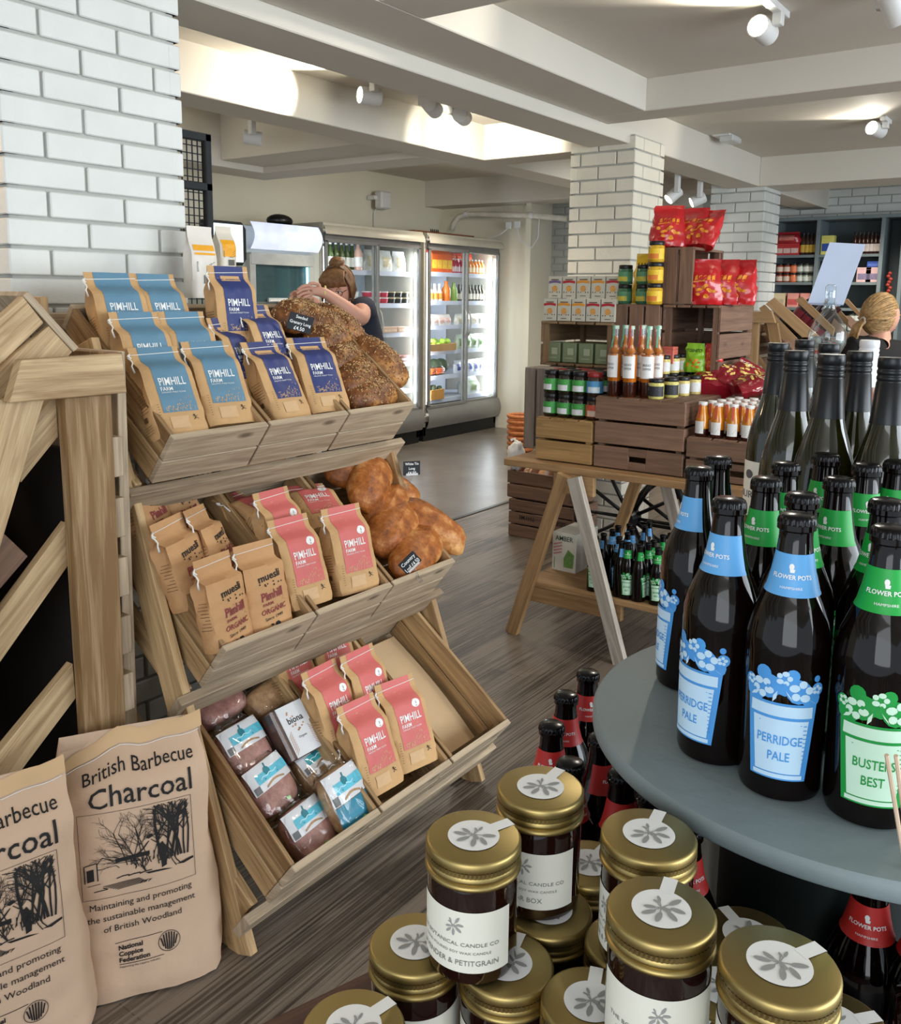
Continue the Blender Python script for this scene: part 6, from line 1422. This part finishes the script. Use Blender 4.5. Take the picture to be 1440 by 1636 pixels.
# tall dressing bottles
def dressing(tagc):
    o = empty('dressing_bottle'); P2 = [(.025, 0), (.027, .004), (.027, .165), (.022, .185), (.0125, .205), (.0115, .262)]
    G().lathe([(a*.97, b) for a, b in P2[:3]]+[(.0262, .166)], 24).build('amber_dressing', mat('amber_dressing', (204, 112, 22), .1, var=.3, scale=18, coat=.6), o, auto=50)
    G().lathe([(.0262, .001), (.0272, .003), (.0272, .060)], 24, cap=False).build('dark_sediment', mat('dark_vinegar', (56, 20, 10), .1, coat=.6), o, auto=50)
    G().lathe([(.0268, .162), (.0225, .186), (.0130, .206), (.0122, .262)], 24, cap=False).build('bottle_neck', CG, o, smooth=True)
    G().lathe([(.0, .16), (.022, .175), (.009, .205), (.009, .235)], 16).build('neck_dressing', mat('amber_dressing', (190, 96, 20)), o, smooth=True)
    G().lathe([(.0128, .262), (.0128, .275), (.0001, .275)], 16, cap=False).build('cap', mat('pale_cap', (186, 206, 190), .4), o, auto=50)
    f = cyl(.027, .0012); L_ = G().surf(lambda u, v: f(-.030+.06*u, .075+.085*v), 14, 1).build('label', WHITE, o, smooth=True); g = G(); f = cyl(.027, .0018); g.text('BREAD', f, 0, .122, .013, sx=.8); g.text('DIPPER', f, 0, .107, .013, sx=.8)
    g.build('label_print', mat('soft_grey_ink', (92, 92, 94), .6), L_); f = cyl(.0125, .0012); G().surf(lambda u, v: f(-.004+.008*u, .19+.086*v) if v > .2 else Vector((0, -.020, .19+.086*v))+Vector((-.004+.008*u, 0, 0)), 2, 5).build('neck_tag', mat('tag%d%d%d' % tagc, tagc, .5), o); return o
DG, DR = dressing((122, 190, 160)), dressing((206, 84, 70))
for i, (y, x, p) in enumerate(((1.578, 3.24, DG), (1.510, 3.235, DR), (1.448, 3.26, DG), (1.55, 3.31, DG), (1.485, 3.32, DR), (1.425, 3.34, DG), (1.51, 3.39, DG), (1.455, 3.40, DR))):
    if i in (0, 1): x += 0
    put(p, (x, y-.02*(i < 3), 1.031), (0, 0, fx+.25*(i % 3-1)), 'tall amber dressing bottle, %s, on the big crate' % ('leftmost of the front row', 'middle of the front row', 'rightmost of the front row', 'leftmost of the middle row', 'middle of the middle row', 'rightmost of the middle row', 'left one at the back', 'right one at the back')[i], 'bottle', 'tall dressing bottles')
JY = jar_('mayonnaise_jar', .0265, .075, (222, 206, 130), (30, 30, 34), (228, 230, 232), r_=.2); JK = jar_('mayonnaise_jar', .030, .078, (214, 206, 120), (24, 24, 28), (44, 46, 52), r_=.2)
for j in range(6): put(JK if j < 2 else JY, (3.25+.092*j, 1.385-.004*j if j < 1 else 1.375-.012*j, 1.031), (0, 0, fx), 'short creamy jar with black lid, %s from the aisle in the single row' % ORD[j], 'jar', 'creamy jars in rows')
for j in range(5):
    put(JY, (3.43+.075*j, 1.475-.010*j, 1.031), (0, 0, fx), 'creamy jar under another, %s from the aisle in the stacked row' % ORD[j], 'jar', 'creamy jars in rows')
    put(JY, (3.43+.075*j, 1.475-.010*j, 1.107), (0, 0, fx), 'creamy jar on top of another, %s from the aisle in the stacked row' % ORD[j], 'jar', 'creamy jars in rows')
# orange sauce bottles
SB = empty('orange_sauce_bottle'); G().lathe([(.023, 0), (.025, .004), (.025, .03)], 20).build('dark_sauce_layer', mat('dark_vinegar', (56, 20, 10)), SB, auto=50); G().lathe([(.0252, .03), (.025, .07), (.017, .095), (.014, .118)], 20, cap=False).build('orange_sauce', mat('orange_dressing', (222, 140, 30), .12, var=.2, scale=20, coat=.6), SB, auto=60)
G().lathe([(.0160, .116), (.0165, .118), (.0165, .128), (.0001, .129)], 16, cap=False).build('white_cap', WHITE, SB, auto=50); f0_ = cyl(.025, .001); L_ = G().surf(lambda u, v: f0_(-.019+.038*u, .012+.046*v), 10, 1).build('label', WHITE, SB, smooth=True); g = G(); [g.line([(-.012, .035-.006*k), (.012-.004*k, .035-.006*k)], .002, cyl(.025, .0016)) for k in range(3)]; g.build('label_print', mat('soft_grey_ink', (92, 92, 94)), L_)
G().surf(lambda u, v: Vector((-.004+.008*u, -.0175-.008*(1-v), .07+.05*v)), 1, 4).build('red_tag', mat('tag20684', (206, 84, 70), .5), SB)
for i in range(6):
    for j in range(5): put(SB, (3.245+.064*j, 1.195-.058*i-.012*j, .906), (0, 0, fx+.2*((i+j) % 3-1)), 'small orange sauce bottle with white cap, %s from the left in the %s row' % (ORD[i], ('front', 'second', 'third', 'fourth', 'back')[j]), 'sauce bottle', 'orange sauce bottles on the low crate')
# crackers, tins
CKR = {}
for nm, c in (('red', (186, 44, 54)), ('orange', (226, 150, 50)), ('purple', (120, 100, 140))):
    o = empty('cracker_box'); b = G().box((0, 0, .05), (.066, .045, .098)).build('carton', mat('pale_sage_card', (204, 200, 184), .6, var=.04), o, bevel=.001); f = lambda x, z: Vector((x, -.0234, z))
    G().surf(lambda u, v: f(-.031+.062*u, .066+.011*v+.004*sin(pi*u)), 6, 1).build('stripe', mat('stripe_'+nm, c, .5), b); g = G(); disc(g, f, 0, .044, .014, .014, 16); g.build('cracker_picture', mat('cracker_gold', (222, 160, 84), .6, var=.2, scale=90), b)
    g = G(); g.line([(-.02, .084), (.02, .084)], .004, f); g.line([(-.014, .012), (.014, .012)], .003, f)
    for k in range(4): disc(g, f, -.024+.012*k+(.012 if k > 1 else 0), .028, .003, .003, 6)
    g.build('print', mat('brown_ink', (92, 66, 40)), b); CKR[nm] = o
for lv, cs_ in enumerate((('red', 'orange', 'orange', 'red', 'red'), ('purple', 'red', 'orange', 'orange', 'red'))):
    for i, c in enumerate(cs_):
        for j in range(2): put(CKR[c], (3.61+.04*lv+.052*j, 2.055-.072*i-.012*lv*0, 1.307+.1*lv), (0, 0, fx), '%s-striped cracker box, %s from the left, %s layer, %s' % (c, ORD[i], ('lower', 'upper')[lv], ('front row', 'row behind')[j]), 'box', 'cracker boxes')
o = empty('green_tin'); b = G().box((0, 0, .045), (.07, .06, .09)).build('tin', mat('olive_green_tin', (128, 140, 106), .45, var=.05), o, bevel=.003); f = lambda x, z: Vector((x, -.031, z)); g = G(); g.surf(lambda u, v: f(-.008+.03*u, .035+.03*v), 1, 1); g.line([(-.02, .02), (.02, .02)], .003, f); g.build('pale_print', mat('sage_print', (176, 184, 156), .5), b)
for i in range(4): put(o, (3.64, 2.045-.082*i, 1.121), (0, 0, fx), 'olive green tin, %s from the left in the open crate' % ORD[i], 'tin', 'olive green tins')
# jars and packets on the upright crates
JGn = jar_('salsa_jar', .031, .082, (60, 110, 80), (24, 24, 26), (92, 150, 110), (206, 190, 70)); JYl = jar_('salsa_jar', .033, .085, (206, 160, 40), (24, 24, 26), (240, 200, 50), (226, 130, 50))
for a, (y, z, p, lb) in enumerate(((1.715, 1.387, JGn, 'green salsa jar, lower left of the pair of green stacks'), (1.715, 1.470, JGn, 'green salsa jar, upper left of the pair of green stacks'), (1.63, 1.387, JGn, 'green salsa jar, lower right of the pair of green stacks'), (1.63, 1.470, JGn, 'green salsa jar, upper right of the pair of green stacks'),
                                   (1.545, 1.387, JYl, 'yellow salsa jar at the bottom of the stack of three'), (1.545, 1.473, JYl, 'yellow salsa jar in the middle of the stack of three'), (1.545, 1.559, JYl, 'yellow salsa jar on top of the stack of three'))):
    if a > 3: x = 3.565
    put(p, (3.64 if a < 4 else 3.545+.02, y, z), (0, 0, fx), lb, 'jar', 'salsa jars')
for a, z in enumerate((1.387, 1.473)): put(JYl, (3.68, 1.475-.0, z-.0) if False else (3.70, 1.62, z), (0, 0, fx), 'yellow salsa jar behind the stack of three, %s one' % ('lower', 'upper')[a], 'jar', 'salsa jars')
def snack(c, c2, w, h, name, word=None, inkc=INK, seed=1, d=.06):
    o = empty(name); b = Bag(w, d, h, seed, sh=.5, fl=.96, wr=.012, gus=.15, bul=.30); bd = b.body('film', mat(name+'_f%d%d%d' % c, c, .22, var=.12, scale=25, coat=.7), o, rows=18); F_ = lambda x, z: b.front(x, z, .002)
    g = G(); rr = random.Random(seed)
    for k in range(12): x, z = rr.uniform(-w*.34, w*.34), rr.uniform(h*.15, h*.45); disc(g, F_, x, z, w*.08, h*.035, 8)
    if not word:
        for k in range(5): x = -w*.3+w*.14*k; g.flat([(x, h*.52), (x+w*.10, h*.54), (x+w*.09, h*.64), (x+w*.01, h*.62)], F_)
        g.line([(-w*.34, h*.49), (0, h*.51), (w*.34, h*.49)], h*.02, F_)
    g.build('print', mat(name+'_p%d%d%d' % c2, c2, .3, var=.25, scale=60), bd)
    if word: G().text(word, F_, 0, h*.70, w*.24, sx=.85, bold=.02).build('lettering', inkc, bd)
    return o
LU = snack((240, 196, 30), (226, 120, 40), .15, .22, 'corn_chip_bag', 'LUCHITO'); put(LU, (3.80, 1.66, 1.387), (0, 0, fx+.1), 'yellow Luchito corn chip bag behind the salsa jars', 'chip bag')
RC = snack((196, 30, 36), (236, 150, 50), .125, .19, 'red_crisp_bag', None, None, 3)
for i, (x, y, z, rz, ti, lb) in enumerate(((3.70, 1.555, 1.622, .35, -.25, 'red crisp bag on the highest crate, leftmost and tallest'), (3.74, 1.48, 1.622, .0, -.4, 'red crisp bag on the highest crate, middle one'), (3.72, 1.43, 1.622, -.3, -.55, 'red crisp bag on the highest crate, right one leaning'),
                                       (3.66, 1.37, 1.387, .25, -.05, 'red crisp bag beside the highest crate, left of three'), (3.70, 1.31, 1.387, .0, -.1, 'red crisp bag beside the highest crate, middle of three'), (3.72, 1.25, 1.387, -.2, -.15, 'red crisp bag beside the highest crate, right of three'))):
    R = Matrix.Rotation(fx+rz, 3, 'Z') @ Matrix.Rotation(ti, 3, 'X'); put(RC, (x, y, z), R.to_euler(), lb, 'crisp bag', 'red crisp bags on the crates', .98)
MC = snack((134, 20, 36), (226, 196, 110), .18, .24, 'dark_red_crisp_bag', None, None, 4, .08)
for i, (px, py, Z, rz, ti, ry, lb) in enumerate(((1125, 590, 1.06, .5, -1.2, .2, 'dark red crisp bag at the left of the heap behind the creamy jars'), (1155, 600, 1.08, -.3, -1.1, -.3, 'dark red crisp bag lying across the middle of the heap'), (1185, 585, 1.12, .3, -1.0, .5, 'dark red crisp bag on top of the heap'),
                                       (1195, 608, 1.06, -.9, -1.3, .1, 'dark red crisp bag at the right of the heap by the wine'), (1150, 580, 1.12, 1.1, -1.1, .0, 'dark red crisp bag at the back of the heap'), (1215, 612, 1.05, -.2, -1.4, .1, 'dark red crisp bag lowest at the right end of the heap'))):
    p = at(px+12, py, X=3.62+.05*(i % 3)); p.z = 1.075+.03*(i in (2, 4)); R = Matrix.Rotation(fx+rz, 3, 'Z') @ Matrix.Rotation(ry, 3, 'Y') @ Matrix.Rotation(ti, 3, 'X'); put(MC, p-R @ Vector((0, 0, .08)), R.to_euler(), lb, 'crisp bag', 'dark red crisp bags in a heap', .68)
TC_ = snack((146, 206, 50), (240, 120, 40), .075, .12, 'lime_packet', 'TOSHITO', seed=5, d=.03); put(TC_, (3.64, 1.385, 1.11), (0, 0, fx), 'lime and orange packet standing in the upright open crate', 'packet'); 
TR_ = snack((206, 50, 50), (240, 120, 60), .06, .12, 'red_packet', None, seed=6, d=.03); put(TR_, (3.65, 1.315, 1.11), (0, 0, fx), 'red packet at the right inside the upright open crate', 'packet')
o = carton('salmon_box', .15, .05, .07, (214, 110, 96), (226, 150, 130), False); put(o, (3.575, 1.52, 1.145), (0, 0, fx), 'salmon pink box before the upright crates behind dressing bottles', 'box')
# low shelf: beer bottles and the AMBER carton
gS = 'small beer bottles on the trestle shelf'; zc = ZSH+.226
spots = [((965, 855), BB), ((987, 843), BB), ((1006, 840), BB), ((978, 849), BB), ((1010, 847), BB), ((1030, 843), BB), ((1038, 836), BB), ((989, 861), BB), ((1003, 854), BB), ((993, 868), BB), ((1004, 880), BG), ((1059, 858), BG), ((1045, 866), BG), ((1036, 871), BG), ((1023, 876), BG), ((1051, 883), BG), ((1072, 855), BG), ((950, 886), BG)]
pos = ['back left', 'left of the second row', 'back of the left row', 'left side, second', 'middle of the blue group', 'back centre', 'farthest back', 'left front of the blue group', 'centre of the blue group', 'front of the blue group', 'front with its green pot label to view', 'right side behind', 'right of centre', 'centre of the green group', 'turned with its back label to view', 'front right', 'far right under the leg', 'nearest the pale leg']
for i, ((px, py), p) in enumerate(spots):
    q_ = at(px, py, Z=zc-.01); x = max(3.17, q_.x); t = (x/q_.x); 
    put(p, (x+.005*(i % 2), q_.y*t, ZSH), (0, 0, facecam(x, q_.y, (0 if i in (10, 15) else 40*(i % 5)-90))), 'small %s-collared beer bottle on the trestle shelf, %s' % ('blue' if p is BB else 'green', pos[i]), 'beer bottle', gS, (.78, .78, .95))
r = empty('beer_carton', (3.42, 1.80, ZSH)); tag(r, 'white printed carton reading Amber on the trestle shelf behind the pale leg', 'carton'); b = G().box((0, 0, .085), (.2, .115, .17)).build('carton', mat('white_card', (222, 218, 204), .6), r, bevel=.002)
f = lambda x, z: Vector((-.1012, -x, z)); G().text('AMBER', f, 0, .135, .03, sx=.9, bold=.01).build('lettering', mat('dark_green_ink', (40, 66, 50), .6), b); g = G()
for k in range(4): g.line([(-.05, .115-.014*k), (-.01, .128-.014*k)], .007, f)
g.build('pink_stripes', mat('pink_print', (206, 140, 140), .6), b); g = G(); g.flat([(.0, .02), (.045, .02), (.05, .08), (.02, .10), (.0, .06)], f); g.line([(-.045, .01), (-.045, .06)], .003, f); g.build('leaf_print', mat('print_green', (110, 150, 80), .6, var=.3, scale=60), b)
# cart wheels behind the table
def wheel(c, R, label):
    r = empty('cart_wheel', c); tag(r, label, 'wheel'); T = lambda a, rr, x=0: Vector((x, rr*cos(a), rr*sin(a)))
    G().tube([T(a*2*pi/40, R) for a in range(41)], .018, 8).build('rim', BLACK, r, smooth=True)
    for k in range(12): G().tube([T(k*pi/6, .03), T(k*pi/6, R)], .010, 6).build('spoke', BLACK, r, smooth=True)
    G().lathe([(.04, -.05), (.05, -.02), (.05, .02), (.04, .05)], 18, M=Matrix.Rotation(pi/2, 3, 'Y')).build('hub', BLACK, r, auto=50)
wheel(at(1009, 775, X=4.12), .30, 'black spoked cart wheel seen under the trestle table'); wheel(at(1095, 800, X=4.16)+Vector((0, 0, -.05)), .27, 'second black spoked cart wheel, farther right under the table')
for o_ in [x for x in bpy.data.objects if x.name.startswith('cart_wheel')]: o_.location.z = .318 if 'second' not in o_['label'] else .288
# ------------------------------------------------------------ right background: second tray stand, grey shelving
XR = 4.9; TAN = wood('tan_stand_wood', (150, 116, 78), (196, 160, 116), knots=.3)
rs = empty('display_stand', (5.2, 1.4, 0)); tag(rs, 'pine display stand beyond the far pillar side, crates sloping down to the right', 'display stand')
def W7(p): return (1160+p[0]/5.114, 300+p[1]/5.114)
def rp(name, pts, x0, x1, m=TAN, down=False, parent=None, o=Vector((5.2, 1.4, 0))):
    P = [at(*W7(p), X=XR) for p in pts]; Q = [(v.y, v.z) for v in P]
    if down:
        n = len(Q)//2
        for k in down: Q[k] = (Q[k][0], .0)
    return G().prism(Q, lambda p, d: Vector((XR+d, p[0], p[1]))-o, x0, x1).build(name, m, parent or rs, bevel=.0015)
rp('post', [(185, 1100), (272, 1100), (262, 1450), (178, 1450)], .0, .03, down=(2, 3))
rp('post', [(135, 1010), (165, 1010), (160, 1450), (130, 1450)], .03, .5, WD_GREY, down=(2, 3))
rp('top_board', [(182, 1012), (385, 1012), (415, 1105), (178, 1102)], -.022, .0)
rp('front_leg', [(330, 1105), (420, 1105), (800, 2600), (700, 2600)], .002, .03, down=(2, 3))
rp('brace', [(240, 1390), (262, 1380), (420, 1640), (400, 1680)], .032, .05)
rp('brace', [(285, 1130), (345, 1110), (400, 1260), (340, 1250)], .032, .05)
for k in range(6): rp('back_slat', [(140, 1030+95*k), (170, 1030+95*k), (170, 1095+95*k), (140, 1095+95*k)], .0, .6, WD_CRATE)
rp('dark_panel', [(180, 1110), (330, 1110), (700, 2300), (170, 2300)], .5, .52, mat('painted_shade_board', (30, 26, 24), .9))  # near-black colour stands in for shade behind the frame
gk = 'sloping crates on the far stand'
def rcrate(label, pl, x0):
    r = empty('slatted_crate', (5.2, 1.4, 1.2)); tag(r, label, 'crate', gk); o = Vector((5.2, 1.4, 1.2)); 
    for pts in pl: rp('side_board', pts, x0, x0+.014, TAN, parent=r, o=o)
    a = [at(*W7(p), X=XR) for p in pl[0]]; A0, A1 = a[0], a[-1]
    Q = [(v.y, v.z-.10) for v in (a[0], a[3], a[3], a[0])]; Q[2] = (Q[2][0], Q[2][1]-.012); Q[3] = (Q[3][0], Q[3][1]-.012)
    G().prism(Q, lambda p, d: Vector((XR+d, p[0], p[1]))-o, x0, x0+.27).build('floor_panel', WD_CRATE, r)
    return r
rcrate('sloping tan crate of the far stand, nearest the pillar', [[(300, 950), (372, 895), (745, 1220), (600, 1225)], [(245, 985), (290, 955), (560, 1235), (420, 1250)]], .052)
rcrate('sloping tan crate of the far stand, second from the pillar', [[(418, 915), (480, 885), (760, 1160), (745, 1230)]], .33)
rcrate('sloping tan crate of the far stand, third from the pillar', [[(540, 905), (590, 890), (770, 1090), (760, 1150)]], .62)
rcrate('sloping tan crate of the far stand, last behind the white card', [[(600, 905), (660, 900), (785, 1040), (775, 1080)]], .9)
DBT = simple_bottle('dark_bottle', .26, .035, (40, 24, 26), (60, 24, 30), (120, 30, 44))
for i, (x, y) in enumerate(((1262, 487), (1272, 496), (1283, 505), (1290, 514))):
    p = at(x, y, X=5.35); put(DBT, p-Vector((0, 0, .12)), (.7, 0, 0), '%s dark bottle from the pillar lying in the far sloping crates' % ORD[i], 'bottle', 'dark bottles on the far stand')
# shelving unit against the far wall
XS = 8.72; SG = mat('shelf_blue_grey', (116, 128, 132), .5, var=.04); SB_ = mat('shelf_back_dark', (74, 84, 88), .6, var=.05)
ys = [2.62, 2.228, 1.688, 1.52, .9]; SH = [.3, .62, .92, 1.135, 1.345, 1.575, 1.822]; ZTOP = 2.13
su = empty('shelving_unit', (XS, 1.7, 0)); tag(su, 'tall blue-grey shelving unit full of groceries along the far wall', 'shelving'); o = Vector((XS, 1.7, 0))
for y in ys: G().box((.15, y-1.7, ZTOP/2), (.32, .032, ZTOP)).build('upright', SG, su, bevel=.002)
G().box((.15, (ys[0]+ys[-1])/2-1.7, ZTOP+.012), (.34, ys[0]-ys[-1]+.04, .03)).build('top_board', SG, su, bevel=.002)
G().box((.30, (ys[0]+ys[-1])/2-1.7, ZTOP/2), (.015, ys[0]-ys[-1], ZTOP)).build('back_panel', SB_, su)
for z in SH:
    G().box((.15, (ys[0]+ys[2])/2-1.7, z-.012), (.29, ys[0]-ys[2], .024)).build('shelf', SG, su)
for z in (1.98-.12, .9): G().box((.15, (ys[3]+ys[4])/2-1.7, z-.012), (.29, ys[3]-ys[4], .024)).build('shelf', SG, su)
gw_ = lambda s: s
def srow(p, n, y0, y1, k, lab, cat, grp, dz=0, s=None):
    for i in range(n): put(p, (XS+.07, y0+(y1-y0)*(i+.5)/n, (k if k > 2.2 or k < 0 else k)+dz), (0, 0, fx), '%s %s' % (ORD[i], lab), cat, grp, s)
z = SH
RB1 = jar_('jam_jar', .033, .085, (150, 60, 40), (30, 26, 26), (214, 196, 180)); OJ1 = jar_('jam_jar', .033, .085, (222, 110, 60), (40, 30, 30), (230, 130, 90)); GJ1 = jar_('jam_jar', .033, .085, (120, 130, 120), (36, 40, 36), (206, 212, 204))
for lv in range(2):
    srow(RB1, 2, 2.60, 2.47, z[5], 'jam jar from the left on the third shelf down, %s layer' % ('lower', 'upper')[lv], 'jar', 'far jam jars', .087*lv)
    srow(OJ1, 1, 2.47, 2.41, z[5], 'orange jam jar beside the grey ones, %s layer' % ('lower', 'upper')[lv], 'jar', 'far jam jars', .087*lv)
    srow(GJ1, 3, 2.41, 2.245, z[5], 'grey-labelled jar from the left beside the orange one, %s layer' % ('lower', 'upper')[lv], 'jar', 'far jam jars', .087*lv)
    srow(GJ1, 5, 1.92, 1.72, z[3], 'dark relish jar right of the card, from the left, %s layer' % ('lower', 'upper')[lv], 'jar', 'far relish jars', .087*lv)
OIL = simple_bottle('oil_bottle', .2, .028, (60, 40, 30), (26, 22, 22), (206, 170, 60)); srow(OIL, 4, 2.39, 2.245, z[6], 'dark oil bottle from the left on the top shelf', 'bottle', 'far oil bottles')
RPK = carton('red_packet_box', .075, .08, .11, (196, 50, 54), (230, 200, 190), False); srow(RPK, 3, 2.61, 2.40, z[6], 'red and white packet from the left on the top shelf', 'packet', 'far red packets')
RPB = pouchy('red_bag', .2, .1, .1, (170, 34, 44), (206, 120, 110), 9); srow(RPB, 1, 2.60, 2.42, z[6], 'dark red bag heaped over the red and white packets', 'bag', None, .112)
CRB = carton('tea_box', .10, .08, .13, (222, 206, 170), (190, 180, 150), False); PKB = carton('tea_box', .10, .08, .13, (230, 160, 150), (206, 90, 90), False)
srow(CRB, 1, 2.60, 2.49, z[4], 'cream tea box on the fourth shelf down', 'box', 'far tea boxes'); srow(PKB, 2, 2.48, 2.25, z[4], 'pink tea box from the left on the fourth shelf down', 'box', 'far tea boxes')
YB = carton('yellow_blue_box', .11, .08, .17, (226, 220, 120), (50, 84, 170), False); srow(YB, 1, 2.21, 2.09, z[6], 'yellow box with a blue panel on the top shelf', 'box', None)
RBX = carton('red_cream_box', .09, .08, .07, (214, 96, 80), (236, 226, 206), False); srow(RBX, 2, 2.08, 1.95, z[6], 'low red and cream box from the left on the top shelf', 'box', 'far red boxes')
DRB = simple_bottle('cordial_bottle', .19, .027, (54, 26, 22), (30, 26, 26), (226, 214, 206)); srow(DRB, 7, 1.94, 1.70, z[6], 'dark cordial bottle with white label from the left on the top shelf', 'bottle', 'far cordial bottles')
srow(DRB, 2, 2.21, 2.14, z[5], 'small dark bottle left of the white card from the left', 'bottle', 'far small bottles')
PNB = carton('pink_pattern_box', .12, .08, .13, (222, 186, 186), (130, 120, 150), False); srow(PNB, 2, 1.86, 1.71, z[5], 'pink patterned box right of the white card from the left', 'box', 'far pink boxes')
BLB = carton('blue_box', .1, .06, .05, (60, 90, 180), (90, 120, 200), False); srow(BLB, 1, 1.80, 1.71, z[5], 'bright blue box on top of the pink patterned boxes', 'box', None, .132)
srow(GJ1, 5, 2.21, 1.95, z[3], 'grey-labelled jar behind the white card from the left', 'jar', 'far hidden jars'); srow(RB1, 5, 2.60, 2.25, z[3], 'jar behind the sloping crates from the left', 'jar', 'far crate jars')
RDP = pouchy('red_coffee_bag', .1, .06, .15, (170, 34, 44), (226, 150, 80), 11); srow(RDP, 5, 2.20, 1.74, z[2], 'dark red coffee bag from the left beside the ponytail', 'coffee bag', 'far red coffee bags')
srow(RPK, 5, 2.60, 2.25, z[2], 'red packet from the left below the jars', 'packet', 'far lower red packets')
CAN = tub('drink_can', .033, .13, (214, 220, 214), (206, 206, 206)); srow(CAN, 5, 1.50, 1.16, 1.86, 'pale drink can from the left at the picture edge', 'can', 'far drink cans')
r = empty('red_garland', (XS-.02, 1.60, 1.5)); tag(r, 'string of dark red chillies hanging beside the shelving', 'garland'); g = G()
for k in range(16): g.ell((.0, .012*sin(k*2.1), -.025*k+.15), (.012, .018, .016), 8, 6)
g.build('chillies', mat('chilli_red', (150, 50, 40), .4, var=.2), r, smooth=True); G().tube([(0, 0, .17), (0, 0, -.24)], .003, 4).build('cord', mat('brown_ink', (92, 66, 40)), r)
